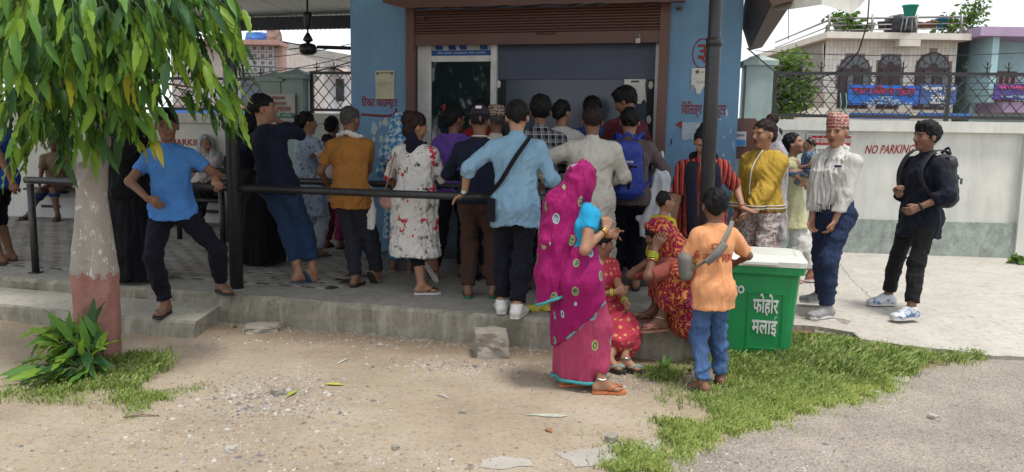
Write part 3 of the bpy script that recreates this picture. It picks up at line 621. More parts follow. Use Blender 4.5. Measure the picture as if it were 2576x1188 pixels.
fr2.append(fr[-1]); lowv = [mb.bm.verts.new((p.x, p.y - .012, -.03)) for p in fr2]; topv = [mb.bm.verts.new(p) for p in fr2]
mid = [mb.bm.verts.new((p.x + .06, p.y + 1.0, VZ)) for p in fr2]; back = [mb.bm.verts.new((e2.x + (p.x - endp.x) * 1.15, 14.5, VZ)) for p in fr2]
for i in range(len(fr2) - 1):
    mb.bm.faces.new((lowv[i], lowv[i + 1], topv[i + 1], topv[i])).material_index = 1
    for A, C in ((topv, mid), (mid, back)): mb.bm.faces.new((A[i], A[i + 1], C[i + 1], C[i]))
o = mb.build('pavement', [CONCP, CONCF]); tag(o, kind='structure')
CRK = pm('crack_dark', (.16, .145, .12), bump=0)
def crack(pts, z, w=.006, seed=1):
    p = rough_line([tuple(G(*q, z))[:2] for q in pts], .02, .05, seed); rr = random.Random(seed); mb = MB(); a = []; b = []
    for i, q in enumerate(p):
        d = (p[min(i + 1, len(p) - 1)] - p[max(i - 1, 0)]).normalized(); n = Vector((-d.y, d.x)) * w * rr.uniform(.2, 1); a.append(mb.bm.verts.new((q.x + n.x, q.y + n.y, z + .0025))); b.append(mb.bm.verts.new((q.x - n.x, q.y - n.y, z + .0025)))
    for i in range(len(p) - 1): mb.bm.faces.new((a[i], a[i + 1], b[i + 1], b[i]))
    mb.build('crack', CRK, bpy.data.objects['pavement'])
crack(((2105, 655), (2130, 690), (2180, 740), (2210, 775)), VZ, .004, 1); crack(((2125, 690), (2200, 700), (2290, 730)), VZ, .003, 3)
# ------------------------------------------------------------------ wavy interlocking pavers on the left of the platform
PAVM = [concrete('paver_grey_%d' % i, c, tuple(x * .78 for x in c), None, .12, i * .4) for i, c in enumerate(((.33, .31, .28), (.28, .265, .24), (.37, .345, .305)))]
def paver_mesh(i):
    a, b, n = .21 / 2, .095 / 2, 6; w = .016; mb = MB()
    wv = lambda u: w * math.sin(u * math.pi * 2)
    pts = [(-a + 2 * a * k / n, -b + wv(k / n)) for k in range(n)] + [(a, -b + wv(1) + 2 * b * k / 3.) for k in range(1)] + [(a - 2 * a * k / n, b + wv(1 - k / n)) for k in range(n)] + [(-a, b)]
    mb.prism(pts, -.03, .0); me = mb.mesh('paver', PAVM[i], bevel=.004); return me
pms = [paver_mesh(i) for i in range(3)]
cells = []; rr = random.Random(11)
for r_ in range(46):
    for c_ in range(35):
        s = -9.3 + c_ * .224 + (r_ % 2) * .112; t = .52 + r_ * .112
        if s > -1.75 + rr.uniform(-.1, .1): continue
        cells.append((s, t))
def seen(s, t):
    w = BM @ Vector((s, t, PZ)); v = Vector(CM.T @ np.array(w - Vector((0, 0, CAMH)))); px = CX + F * v.x / -v.z; return -20 < px < 2590, (w - cam.location).length
mb = MB(); mb.faces([(-9.45, .46, PZ + .0095), (-1.72, .46, PZ + .0095), (-1.72, 5.7, PZ + .0095), (-9.45, 5.7, PZ + .0095)], [(0, 1, 2, 3)]); mb.build('paver_bed', pm('joint_sand', (.045, .04, .034)), pl)
near = sorted([c for c in cells if seen(*c)[0]], key=lambda c: seen(*c)[1]); single = set(near[:295])
mb = MB()
for s, t in cells:
    z = PZ + .013 + rr.uniform(-.002, .003); tl = (rr.gauss(0, .008), rr.gauss(0, .008), rr.gauss(0, .008))
    if (s, t) in single: inst('paver', pms[rr.randrange(3)], pl, (s, t, z), tl)
    else:
        a, b, w = .105, .0475, .016; pts = [(-a, -b), (-a / 2, -b + w), (0, -b), (a / 2, -b - w), (a, -b), (a, b), (a / 2, b - w), (0, b), (-a / 2, b + w), (-a, b)]; mb.mi = rr.randrange(3); mb.prism([(s + x, t + y) for x, y in pts], z - .02, z)
o = mb.build('far_pavers', PAVM, pl); tag(o, kind='stuff')
# ------------------------------------------------------------------ rubble, pebbles, litter
def rock(name, c, size, mat, label=None, cat=None, seed=1, parent=None, rz=0, group=None):
    rr = np.random.default_rng(seed); bm = bmesh.new(); bmesh.ops.create_cube(bm, size=1); bmesh.ops.subdivide_edges(bm, edges=bm.edges, cuts=5, use_grid_fill=True)
    v = np.array([q.co for q in bm.verts]); rd = v / (np.linalg.norm(v, axis=1, keepdims=True)); v = v * .8 + rd * .5 * .25; v = v + rd * (wob(v, seed, 2.6)[:, None] * .05 + wob(v, seed + 5, 7)[:, None] * .022)
    for q, p in zip(bm.verts, v): q.co = (p[0] * size[0], p[1] * size[1], p[2] * size[2])
    me = bpy.data.meshes.new(name); bm.to_mesh(me); bm.free(); me.materials.append(mat); o = link(bpy.data.objects.new(name, me), parent); o.location = c; o.rotation_euler = (0, 0, rz)
    if label: tag(o, label, cat, group)
    return o
STONE = concrete('rubble_concrete', (.33, .30, .255), (.22, .20, .165), None, .25, .5); STONE2 = concrete('pale_stone', (.46, .43, .385), (.3, .28, .25)); BRICKM = concrete('old_brick', (.26, .14, .10), (.17, .095, .07))
c = G(1232, 905); rock('concrete_chunk', (c.x, c.y + .12, .085), (.24, .22, .2), STONE, 'broken square concrete block on the soil against the platform front', 'concrete block', 3, rz=.15)
c = G(655, 838); rock('flat_stone', (c.x, c.y + .05, .025), (.26, .16, .07), STONE, 'flat broken stone at the platform foot below the black post', 'stone', 5, rz=.3)
for i, (px, py, sz, m, lab) in enumerate(((2015, 850, (.3, .16, .075), BRICKM, 'mossy broken brick under the pavement edge next to the green bin'), (2085, 852, (.25, .15, .1), STONE, 'grey broken stone under the chipped pavement corner'), (2065, 832, (.42, .2, .07), STONE, 'loose concrete slab lying along the pavement edge by the topi man'))):
    c = G(px, py + 8); rock('broken_slab', (c.x, c.y, .04 if i < 2 else .085), sz, m, lab, 'stone', 20 + i, rz=-.2)
for i, (px, py, r_, lab) in enumerate(((580, 1138, .022, 'round pale pebble lying alone at the bottom of the gravel'), (1538, 1110, .028, 'dark grey stone left of the grass strip by the cement patch'), (995, 1130, .017, 'small dark stone on the bare soil in the foreground'), (1165, 1040, .015, 'small grey stone on the open soil below the concrete block'), (700, 993, .03, 'flat brown stone on the dark gravel patch'), (2348, 1055, .022, 'pale stone lying alone on the worn road'))):
    c = G(px, py); rock('stone', (c.x, c.y, r_ * .5), (r_ * 2.4, r_ * 2, r_ * 1.5), STONE2 if i in (0, 5) else STONE, lab, 'stone', 40 + i, rz=i)
def pebbles(name, spots, mats, seed):
    """many small angular stones as one object"""
    rr = np.random.default_rng(seed); base = np.array([(1, 0, 0), (-.6, .8, 0), (-.6, -.8, 0), (0, 0, .75), (.4, .9, .1), (.5, -.8, .2)]); tri = np.array([(0, 4, 3), (4, 1, 3), (1, 2, 3), (2, 5, 3), (5, 0, 3)]); vs = []; fs = []; mi = []; n = 0
    for x, y, z, r_ in spots:
        a = rr.uniform(0, 6.3); b = base * r_ * rr.uniform(.6, 1.3, 3); c, s = math.cos(a), math.sin(a); vs.append(np.stack([b[:, 0] * c - b[:, 1] * s + x, b[:, 0] * s + b[:, 1] * c + y, b[:, 2] + z - r_ * .1], 1)); fs.append(tri + n); n += 6; mi += [rr.integers(len(mats))] * 5
    return tag(mesh_np(name, np.concatenate(vs), np.concatenate(fs), mats, None, False, mi), kind='stuff')
PEB = [concrete('pebble_%d' % i, c, tuple(x * .7 for x in c)) for i, c in enumerate(((.17, .16, .155), (.36, .33, .29), (.25, .2, .165), (.5, .47, .43), (.3, .29, .28)))]
rr = random.Random(4); sp = []
def cluster(px, py, sx, sy, n, r0, r1, z=0.0, lim=2.4):
    c = G(px, py, z)
    for _ in range(n):
        x, y = c.x + rr.gauss(0, sx), c.y + rr.gauss(0, sy); sp.append((x, y, z, rr.uniform(r0, r1) * (1 + 1.2 * (rr.random() > .93))))
cluster(680, 985, .22, .2, 900, .004, .011); cluster(620, 1010, .4, .25, 500, .004, .01); cluster(690, 1030, .3, .12, 350, .004, .01); cluster(560, 1120, .45, .2, 500, .004, .01); cluster(1000, 1170, .5, .12, 420, .004, .01); cluster(350, 1120, .5, .2, 250, .004, .009); cluster(1170, 920, .3, .1, 300, .005, .014); cluster(1560, 960, .3, .15, 350, .004, .012); cluster(900, 860, .7, .1, 350, .004, .013)
for _ in range(2800):
    px, py = rr.uniform(-100, 1750), rr.uniform(830, 1230); c = G(px, py)
    if c.y < EY - .268 * c.x - .02: sp.append((c.x, c.y, 0, rr.uniform(.002, .006) * (1 + 1.4 * (rr.random() > .95))))
pebbles('loose_gravel', sp, PEB, 9)
sp = []; cluster(2120, 1010, .3, .1, 200, .003, .008, .004); cluster(1800, 1150, .35, .12, 700, .003, .008, .004)
for _ in range(2600):
    px, py = rr.uniform(1650, 2600), rr.uniform(900, 1230)
    if py > 1188 - (px - 1590) * .33 + 12: c = G(px, py); sp.append((c.x, c.y, .004, rr.uniform(.002, .006)))
pebbles('road_grit', sp, PEB[:2] + PEB[3:], 10)
# crumbled mortar along the platform foot
sp = []
for _ in range(900):
    s = rr.uniform(BS(560, 0, 810), BS(1400, 0, 890)); t = -abs(rr.gauss(0, .09)) - .005; w = B(s, t); sp.append((w.x, w.y, 0, rr.uniform(.004, .016)))
pebbles('crumbled_mortar', sp, PEB[1:3] + [STONE], 12)
YEL = cloth('yellow_rag', (.55, .5, .1), rough=.9); c = G(1358, 782, PZ)
v, f = field_mesh([ell((-.06, 0, .015), (.06, .05, .02)), ell((.03, .02, .018), (.075, .05, .022)), ell((.09, -.02, .012), (.05, .04, .016)), seg((-.1, -.02, .012), (.1, .03, .016), .025, .02)], .006, cuts=[lambda x, y, z: -z]); v = folds(v, f, 2, .012, 40)
v[:, 2] = np.maximum(v[:, 2], .001); o = mesh_np('yellow_cloth', v, f, YEL); o.location = c; tag(o, 'crumpled yellow rag on the platform edge beside the magenta sari', 'rag')
PAPR = pm('torn_paper', (.5, .5, .47), rough=.8, bump=.1)
c = G(1372, 1047); mb = MB(); pts = [(-.12, .0), (-.05, .022), (.0, .03), (.07, .02), (.13, .0), (.08, -.024), (.0, -.02), (-.04, -.006)]; mb.prism(pts, 0.004, .006); o = mb.build('paper_scrap', pm('newsprint', (.47, .48, .4), (.3, .33, .28), 40, .8, 0)); o.location = c; tag(o, 'torn pale green paper scrap lying flat on the bare soil', 'paper')
TWG = pm('twig_bark', (.24, .17, .11), (.13, .09, .06), 30)
for i, (a, b, lab) in enumerate((((1705, 1120), (1728, 1109), 'short straight twig at the foreground cement patch'), ((2160, 968), (2188, 1000), 'thin twig lying on the road side of the grass'), ((1100, 996), (1128, 1005), 'pale splinter of wood on the open soil'), ((310, 1052), (400, 1048), 'curved dry stalk on the soil below the shrub'), ((850, 917), (880, 905), 'white bent straw on the soil near the steps'))):
    A, C = G(*a), G(*b); mb = MB(); mb.tube([A + Vector((0, 0, .006)), A.lerp(C, .5) + Vector((0, .012, .012)), C + Vector((0, 0, .006))], [.005, .0055, .003], 6); tag(mb.build('twig', TWG if i in (0, 1, 3) else PAPR), lab, 'twig')
for i, (px, py, col_, lab) in enumerate(((840, 970, (.4, .36, .05), 'bright yellow fallen leaf on the gravel'), (735, 993, (.3, .33, .05), 'green yellow fallen leaf on the dark gravel patch'), (355, 1000, (.25, .15, .08), 'curled dry brown leaf right of the shrub'), (395, 997, (.3, .2, .12), 'dry tan leaf at the edge of the tuft grass'), (1380, 1085, (.3, .14, .06), 'small brown leaf on the bare soil left of the torn paper'))):
    c = G(px, py); mb = MB(); l_ = .07 if i < 4 else .035
    mb.faces([(-l_, 0, .004), (-l_ * .4, .016, .014), (l_ * .3, .018, .012), (l_, 0, .006), (l_ * .3, -.016, .01), (-l_ * .4, -.015, .012), (-l_ * .3, 0, .005), (l_ * .3, 0, .004)], [(0, 1, 6), (1, 2, 7, 6), (2, 3, 7), (0, 6, 5), (6, 7, 4, 5), (7, 3, 4)]); o = mb.build('fallen_leaf', pm('fallen_leaf_%d' % i, col_)); o.location = c; o.rotation_euler = (0, 0, i * 1.3); tag(o, lab, 'leaf')
# ------------------------------------------------------------------ ticket booth
TB = 2.14
def paint(name, c, flake=(.55, .56, .56), dirt=.35, rough=.6):
    m, nt, bs = newmat(name); v = coords(nt); bs.inputs['Roughness'].default_value = rough; r = ramp(nt, [(.3, tuple(x * .82 for x in c)), (.7, c)]); nt.links.new(noise(nt, v, 2.3, 7, .65), r.inputs['Fac']); out = r.outputs['Color']
    vv = coords(nt, 'Object', (5, 5, .7)); s = ramp(nt, [(.45, (0, 0, 0)), (.72, (1, 1, 1))]); nt.links.new(noise(nt, vv, 1.6, 6, .7), s.inputs['Fac']); out = mixc(nt, mth(nt, 'MULTIPLY', s.outputs['Color'], dirt), out, tuple(x * .55 for x in c))
    if flake: s2 = ramp(nt, [(.71, (0, 0, 0)), (.725, (1, 1, 1))]); nt.links.new(noise(nt, v, 11, 7, .72), s2.inputs['Fac']); out = mixc(nt, s2.outputs['Color'], out, flake)
    nt.links.new(out, bs.inputs['Base Color']); add_bump(nt, bs, noise(nt, v, 35, 6, .7), .25, .006); return m
BLUE = paint('blue_wall_paint', (.135, .285, .455)); BLUED = paint('dark_blue_grey_paint', (.05, .085, .12), None); BROWN = paint('brown_shutter_paint', (.125, .062, .05), None, .3, .5); BROWNJ = paint('brown_jamb_paint', (.15, .068, .052), (.3, .2, .17), .4, .5)
WHITE = pm('white_aluminium', (.62, .63, .62), (.5, .51, .5), 9, .4, .05); BLK = pm('black_steel_paint', (.018, .019, .022), (.03, .03, .033), 5, .35, .1, 60, c3=(.09, .08, .07), scale3=22, lo3=.62, hi3=.7); GREYP = pm('grey_plaster', (.4, .4, .38))
booth = thing('ticket_booth', 'blue painted ticket counter booth with a half open brown roller shutter', 'booth', matrix=BM)
sl, s1, s2, sr = BS(885, TB, 400), BS(1032, TB, 200), BS(1672, TB, 200), BS(1856, TB, 300)
zsh = (BR(1050, 111, TB)[1] + BR(1650, 113, TB)[1]) / 2; ztop = 3.5
zhd = BR(1350, 18, TB)[1]
MB().box(sl, s1, TB, TB + .3, PZ, ztop).build('left_pier', BLUE, booth); MB().box(s2, sr, TB, TB + .3, PZ, ztop).build('right_pier', BLUE, booth)
MB().box(sl, sl + .12, TB + .3, TB + 3.2, PZ, ztop).build('side_wall', BLUE, booth); MB().box(sr - .12, sr, TB + .3, TB + 3.2, PZ, ztop).build('side_wall', BLUE, booth); MB().box(sl + .12, sr - .12, TB + 3.08, TB + 3.2, PZ, ztop).build('back_wall', GREYP, booth)
MB().box(sl + .12, sr - .12, TB + .3, TB + 3.08, ztop - .1, ztop - .002).build('ceiling_slab', GREYP, booth)
MB().box(s1, s2, TB + .06, TB + .3, PZ, 1.12).build('counter_wall', BLUED, booth); MB().box(s1, s2, TB - .06, TB + .42, 1.122, 1.17).build('counter_top', pm('counter_stone', (.12, .13, .14), rough=.4), booth, bevel=.006)
MB().box(s1, s2, TB + .02, TB + .3, zhd, ztop - .003).build('lintel', BLUE, booth)
MB().box(s1 - .12, s2 + .05, TB - .62, TB - .003, PZ + .001, PZ + .15).build('counter_step', concrete('dark_step_concrete', (.16, .16, .165), (.1, .1, .105)), booth, bevel=.01)
for x, w in ((s1 - .03, .09), (s2 - .06, .09)):
    MB().box(x, x + w, TB - .05, TB + .02, PZ, zhd + .05).build('shutter_jamb', BROWNJ, booth, bevel=.006)
# hood over the shutter, its lip bent and torn at the left end
mb = MB(); x0 = BS(962, TB - .3, 10); x1 = BS(1722, TB - .3, 10); n = 30; A = []; Bv = []
zl = BR(1035, 19, TB - .3)[1]; zr = BR(1700, 4, TB - .3)[1]
for i in range(n + 1):
    u = i / n; x = x0 + (x1 - x0) * u; z = zl + (zr - zl) * u + random.uniform(-.006, .006) + (.06 * (1 - u / .07) if u < .07 else 0); A.append(mb.bm.verts.new((x, TB - .3, z))); Bv.append(mb.bm.verts.new((x, TB - .3, z + .35)))
A2 = [mb.bm.verts.new((v.co.x, TB - .02, v.co.z + .03)) for v in A]
for i in range(n): mb.bm.faces.new((A[i], A[i + 1], Bv[i + 1], Bv[i])); mb.bm.faces.new((A2[i], A2[i + 1], A[i + 1], A[i]))
mb.build('hood', BROWN, booth)
sh = MB().box(s1 + .055, s2 - .055, TB - .02, TB - .004, zsh - .001, zhd).build('shutter', BROWN, booth)
zb = BR(1350, 82, TB)[1]; ns = 9; hs = (zhd - zb) / ns
def slat_mesh(w, hh):
    mb = MB(); pr = [(0, 0), (.012, hh * .12), (.02, hh * .35), (.02, hh * .65), (.012, hh * .88), (0, hh)]
    a = [mb.bm.verts.new((0, -y, z)) for y, z in pr]; b = [mb.bm.verts.new((w, -y, z)) for y, z in pr]
    for i in range(5): mb.bm.faces.new((a[i], b[i], b[i + 1], a[i + 1])).smooth = False
    return mb.mesh('slat', BROWN)
sm = slat_mesh(s2 - s1 - .11, hs)
for i in range(ns): inst('slat', sm, sh, (s1 + .055, TB - .021, zb + i * hs))
MB().box(s1 + .055, s2 - .055, TB - .034, TB - .021, zsh, zb - .004).build('bottom_bar', BROWN, sh, bevel=.004)
hx = BS(1375, TB, 85); hz = BR(1375, 85, TB)[1]; MB().tube([(hx - .09, TB - .036, hz), (hx - .09, TB - .06, hz), (hx + .09, TB - .06, hz), (hx + .09, TB - .036, hz)], .009, 6).build('handle', BROWN, sh)
px, pz = BR(1607, 97, TB); lk = MB().box(px - .022, px + .022, TB - .068, TB - .042, pz - .05, pz - .005).build('padlock', pm('padlock_brass', (.3, .28, .24), rough=.35, metal=.8, bump=0), sh, bevel=.004)
MB().tube([(px - .014, TB - .055, pz - .006), (px - .014, TB - .055, pz + .025), (px + .014, TB - .055, pz + .025), (px + .014, TB - .055, pz - .006)], .004, 6).build('shackle', pm('steel', (.6, .6, .6), rough=.3, metal=1, bump=0), lk)
# glazed front: white aluminium frame, a poster strip over the left pane, a dark pane on the right
fm = MB(); fa, fb, fc = BS(1052, TB + .1, 300), BS(1078, TB + .1, 300), BS(1242, TB + .1, 300); ztr = BR(1150, 148, TB + .1)[1]
wf = thing('tmp', None, None); bpy.data.objects.remove(wf)
glz = MB().box(fa, fb, TB + .08, TB + .2, 1.17, zsh + .1).build('window_frame', WHITE, booth)
MB().box(fc - .03, fc + .03, TB + .07, TB + .16, 1.17, zsh + .1).build('mullion', WHITE, glz, bevel=.004); MB().box(fb, fc - .03, TB + .09, TB + .15, ztr - .03, ztr + .03).build('transom', WHITE, glz, bevel=.004)
MB().box(fb, fb + .03, TB + .095, TB + .14, 1.17, zsh + .1).build('stile', WHITE, glz, bevel=.003); MB().box(s2 - .1, s2 - .065, TB + .08, TB + .2, 1.17, zsh + .1).build('stile', WHITE, glz, bevel=.003); MB().box(fb + .03, fc - .03, TB + .09, TB + .14, 1.17, 1.21).build('sill_bar', WHITE, glz)
gm, nt, bs = newmat('dark_reflecting_glass'); bs.inputs['Base Color'].default_value = (.012, .02, .028, 1); bs.inputs['Roughness'].default_value = .04; bs.inputs['Specular IOR Level'].default_value = .9
add_bump(nt, bs, noise(nt, coords(nt), 2.5, 2), .05, .02)
MB().box(fb + .03, fc - .03, TB + .11, TB + .118, 1.21, ztr - .03).build('window_pane', gm, glz)
pb = MB().box(fb + .03, fc - .03, TB + .112, TB + .116, ztr + .03, zsh + .1).build('poster_strip', pm('poster_white', (.55, .57, .6), bump=0), glz)
PB = pm('poster_blue', (.02, .1, .36), bump=0); PN = pm('poster_navy', (.02, .05, .2), bump=0)
zz0 = ztr + .03; w_ = fc - fb - .06; MB().box(fb + .03, fc - .03, TB + .108, TB + .11, zz0 + .002, zz0 + .055).build('blue_band', PB, pb)
for u, m in ((.12, PB), (.34, PN), (.52, PB), (.86, PB)):
    x = fb + .03 + u * w_; mb = MB(); mb.faces([(x - .03, TB + .1075, zz0 + .06), (x + .05, TB + .1075, zz0 + .06), (x + .02, TB + .1075, zsh + .09), (x - .07, TB + .1075, zsh + .09)], [(0, 1, 2, 3)]); mb.build('blue_shape', m, pb)
lettering('poster_lettering', 'बैंक शाखा कार्यालय सेवा सुविधा', .022, WHITE, pb, Matrix.Translation((fb + .05 + w_ * .5 - .02, TB + .106, zz0 + .028)) @ UPR, w_ * .8)
dm, nt, bs = newmat('dusty_dark_pane'); v = coords(nt); r = ramp(nt, [(.3, (.042, .058, .09)), (.7, (.058, .076, .112))]); nt.links.new(noise(nt, v, 1.5), r.inputs['Fac']); nt.links.new(r.outputs['Color'], bs.inputs['Base Color']); bs.inputs['Roughness'].default_value = .22; bs.inputs['Specular IOR Level'].default_value = .5
zmid = BR(1450, 200, TB + .14)[1]
MB().box(fc + .03, s2 - .1, TB + .13, TB + .14, zmid, zsh + .1).build('upper_panel', pm('grey_blue_board', (.045, .06, .1), (.058, .074, .118), 3, .5, .05), glz)
MB().box(fc + .03, s2 - .1, TB + .15, TB + .158, 1.17, zmid).build('window_pane', dm, glz)
for px, w in ((1258, .1), (1635, .07)): x = BS(px, TB + .14, 300); MB().box(x - w / 2, x + w / 2, TB + .12, TB + .149, 1.17, zmid - .004).build('dark_stile', pm('dark_stile', (.012, .014, .022), bump=0), glz)
STK = pm('white_sticker', (.6, .6, .56), bump=.05)
for px, py in ((1254, 212), (1637, 214), (1632, 301)):
    x, z = BR(px, py, TB + .11); MB().prism([(x + .022 * math.cos(a), z + .04 * math.sin(a)) for a in np.arange(0, 6.28, .5)], -.002, 0).build('sticker', STK, glz).matrix_local = Matrix(((1, 0, 0, 0), (0, 0, 1, TB + .118), (0, 1, 0, 0), (0, 0, 0, 1)))
INK = pm('print_ink', (.06, .06, .065), bump=0); INKG = pm('grey_ink', (.3, .3, .28), bump=0); REDP = pm('red_sign_paint', (.25, .02, .02), (.18, .015, .02), 30, .6, 0); WP = pm('white_paper', (.62, .62, .58), (.56, .56, .51), 12, .85, .1)
def notice(name, label, px0, py0, px1, py1, t, mat, lines, torn=0, head=None, seed=1, extra=None):
    (a, z1), (b, z0) = BR(px0, py0, t), BR(px1, py1, t); rr = random.Random(seed); root = thing(name, label, 'notice', matrix=BM); pts = []
    for i in range(9): pts.append((a + (b - a) * i / 8, z0 + (rr.uniform(0, torn) if torn else rr.uniform(0, .004))))
    for i in range(5): pts.append((b + rr.uniform(-.004, .002) - (torn * .4 * rr.random()), z0 + (z1 - z0) * (i + 1) / 5))
    for i in range(1, 6): pts.append((a + rr.uniform(-.002, .004), z1 - (z1 - z0) * (i - .0) / 6))
    pts.insert(14, (a, z1)); mb = MB(); n = len(pts); fr = [(x, t - .006 - .004 * math.sin((z - z0) * 9), z) for x, z in pts]; mb.faces(fr + [(x, t - .002, z) for x, _, z in fr], [tuple(range(n)), tuple(range(n, 2 * n))[::-1]] + [(i, n + i, n + (i + 1) % n, (i + 1) % n) for i in range(n)])
    mb.build('sheet', mat, root); w, h = b - a, z1 - z0; mb = MB()
    for fy, x0_, x1_ in lines:
        x = x0_
        while x < x1_:
            l_ = rr.uniform(.03, .09); mb.faces([(a + w * x, t - .0125, z0 + h * fy), (a + w * min(x + l_, x1_), t - .0125, z0 + h * fy), (a + w * min(x + l_, x1_), t - .0125, z0 + h * (fy + .014)), (a + w * x, t - .0125, z0 + h * (fy + .014))], [(0, 1, 2, 3)]); x += l_ + .015
    o = mb.build('printed_text', INKG, root); o['kind'] = 'stuff'
    if head: lettering('heading', head, h * .05, INK, root, Matrix.Translation(((a + b) / 2, t - .0125, z1 - h * .08)) @ UPR, w * .6)
    if extra: extra(root, a, b, z0, z1)
    return root
def emblem(root, a, b, z0, z1):
    for fx, m in ((.12, INK), (.88, INK)):
        mb = MB(); c = (a + (b - a) * fx, z1 - .03); mb.faces([(c[0] + .014 * math.cos(q), TB - .0128, c[1] + .014 * math.sin(q)) for q in np.arange(0, 6.2, .6)], [tuple(range(11))]); mb.build('emblem', m, root)
notice('paper_notice', 'yellowed letter sheet pasted above the left counter lettering', 945, 178, 993, 250, TB, pm('yellowed_paper', (.50, .49, .36), (.44, .43, .31), 8, .85, .1), [(.82, .1, .3), (.76, .7, .92), (.66, .3, .6), (.58, .1, .92), (.54, .1, .92), (.50, .1, .9), (.46, .1, .6), (.36, .62, .85), (.28, .45, .5)], 0, 'अस्पताल कार्यालय', 1, emblem)
def cross(root, a, b, z0, z1):
    c = (a + .05, z1 - .035); mb = MB(); mb.box(c[0] - .018, c[0] + .018, TB - .0135, TB - .0125, c[1] - .006, c[1] + .006); mb.box(c[0] - .006, c[0] + .006, TB - .0145, TB - .0136, c[1] - .018, c[1] + .018); mb.build('cross_emblem', INK, root)
notice('paper_notice', 'torn white notice with a small cross on the right blue pier', 1741, 172, 1800, 238, TB, WP, [(.86, .3, .8), (.82, .3, .7), (.7, .08, .2), (.6, .08, .25), (.5, .2, .9), (.46, .2, .9), (.42, .2, .8)], .09, None, 2, cross)
def boxmark(root, a, b, z0, z1):
    mb = MB(); w = b - a; MB().box(a + w * .3, a + w * .65, TB + .1035, TB + .1045, z1 - .03, z1 - .012).build('logo_strip', INK, root)
notice('paper_notice', 'white payment notice taped to the dark window pane', 1571, 200, 1626, 262, TB + .12, WP, [(.72, .3, .7), (.3, .3, .7), (.26, .35, .65), (.12, .3, .7)], .06, None, 3, boxmark)
notice('paper_notice', 'scraped remains of a leaflet under the red arrow', 1716, 308, 1800, 356, TB, pm('scraped_paper', (.42, .46, .47), (.25, .38, .48), 20, .9, .2), [(.7, .2, .9), (.55, .2, .9), (.4, .2, .9), (.25, .2, .8)], .05, None, 4)
# peeled paint
FLK = pm('bare_putty', (.50, .53, .52), (.38, .45, .48), 18, .9, .3)
def flake(px, py, wx, wz, seed):
    x, z = BR(px, py, TB); rr = random.Random(seed); n = 14; mb = MB(); mb.faces([(x + wx * (1 + rr.uniform(-.45, .3)) * math.cos(6.283 * i / n), TB - .0025, z + wz * (1 + rr.uniform(-.5, .3)) * math.sin(6.283 * i / n)) for i in range(n)], [tuple(range(n))]); mb.build('peeled_patch', FLK, booth)
for i, a in enumerate(((942, 322, .035, .07), (957, 312, .02, .04), (970, 308, .03, .06), (960, 350, .025, .05), (985, 355, .03, .025), (940, 352, .018, .035), (1828, 285, .012, .035), (1838, 330, .008, .03), (1845, 365, .008, .05), (1820, 390, .012, .02), (1812, 300, .01, .012), (1835, 410, .01, .03), (1822, 345, .012, .015))): flake(*a, i)
def place_text(name, text, px, py, wpx, h, t, mat, parent, bold=.0, rot=0):
    x, z = BR(px, py, t); w = BR(px + wpx / 2, py, t)[0] - BR(px - wpx / 2, py, t)[0]; return lettering(name, text, h, mat, parent, Matrix.Translation((x, t - .004, z)) @ UPR @ Matrix.Rotation(R(rot), 4, 'Z'), w, .001, bold)
place_text('counter_lettering', 'िटकट काउण्टर', 955, 259, 90, .115, TB, REDP, booth, .002); place_text('counter_lettering', 'िविलङ्ग काउण्टर', 1770, 277, 112, .135, TB, REDP, booth, .002, 0); place_text('number_three', '३', 1767, 134, 24, .24, TB, REDP, booth, .003)
x, z = BR(1767, 135, TB); mb = MB(); mb.tube([(x + .088 * math.cos(a), TB - .003, z + .135 * math.sin(a)) for a in np.arange(0, 6.4, .26)], .005, 5); mb.build('number_ring', REDP, booth)
mb = MB(); pts = [BR(px, py, TB) for px, py in ((997, 273), (995, 284), (985, 291), (965, 292), (935, 290), (908, 288))]; mb.tube([(a, TB - .003, b) for a, b in pts], [(.012, .003)] * 6, 6, up=(0, 0, 1)); mb.build('painted_stroke', REDP, booth)
mb = MB(); pts = [BR(px, py, TB) for px, py in ((1800, 303), (1775, 312), (1745, 313), (1714, 314))]; mb.tube([(a, TB - .003, b) for a, b in pts], [(.012, .003)] * 4, 6, up=(0, 0, 1)); a = BR(1698, 314, TB); b = BR(1716, 303, TB); c = BR(1716, 325, TB); mb.faces([(q[0], TB - .0045, q[1]) for q in (a, b, c)], [(0, 1, 2)]); mb.build('painted_arrow', REDP, booth)
mb = MB(); x, z = BR(1689, 357, TB); mb.box(x - .006, x + .006, TB - .008, TB - .001, z - .025, z + .025); mb.build('wall_bolt', BLK, booth)
for px, py in ((1062, 45), (1708, 20)): x, z = BR(px, py, TB - .1); MB().box(x - .03, x + .03, TB - .14, TB - .001, z - .004, z + .004).box(x + .02, x + .03, TB - .14, TB - .132, z - .05, z - .0045).build('bracket', BROWNJ, booth)
# eave along the right side
EAV = paint('weathered_brown_board', (.13, .08, .065), (.3, .25, .22), .5, .7); mb = MB(); e0, e1 = sr + .02, sr + .36
vs_ = [(e0, 1.55, 3.02), (e1, 1.5, 2.95), (e1 + .03, 1.5, 2.73), (e0 + .2, 1.52, 2.7), (e0, 5.4, 3.05), (e1 - .08, 5.4, 2.95), (e1 - .06, 5.4, 2.76), (e0 + .12, 5.4, 2.72)]
mb.faces(vs_, [(0, 1, 2, 3), (4, 7, 6, 5), (1, 5, 6, 2), (3, 2, 6, 7), (0, 3, 7, 4), (0, 4, 5, 1)]); mb.build('side_eave', EAV, booth, bevel=.01)
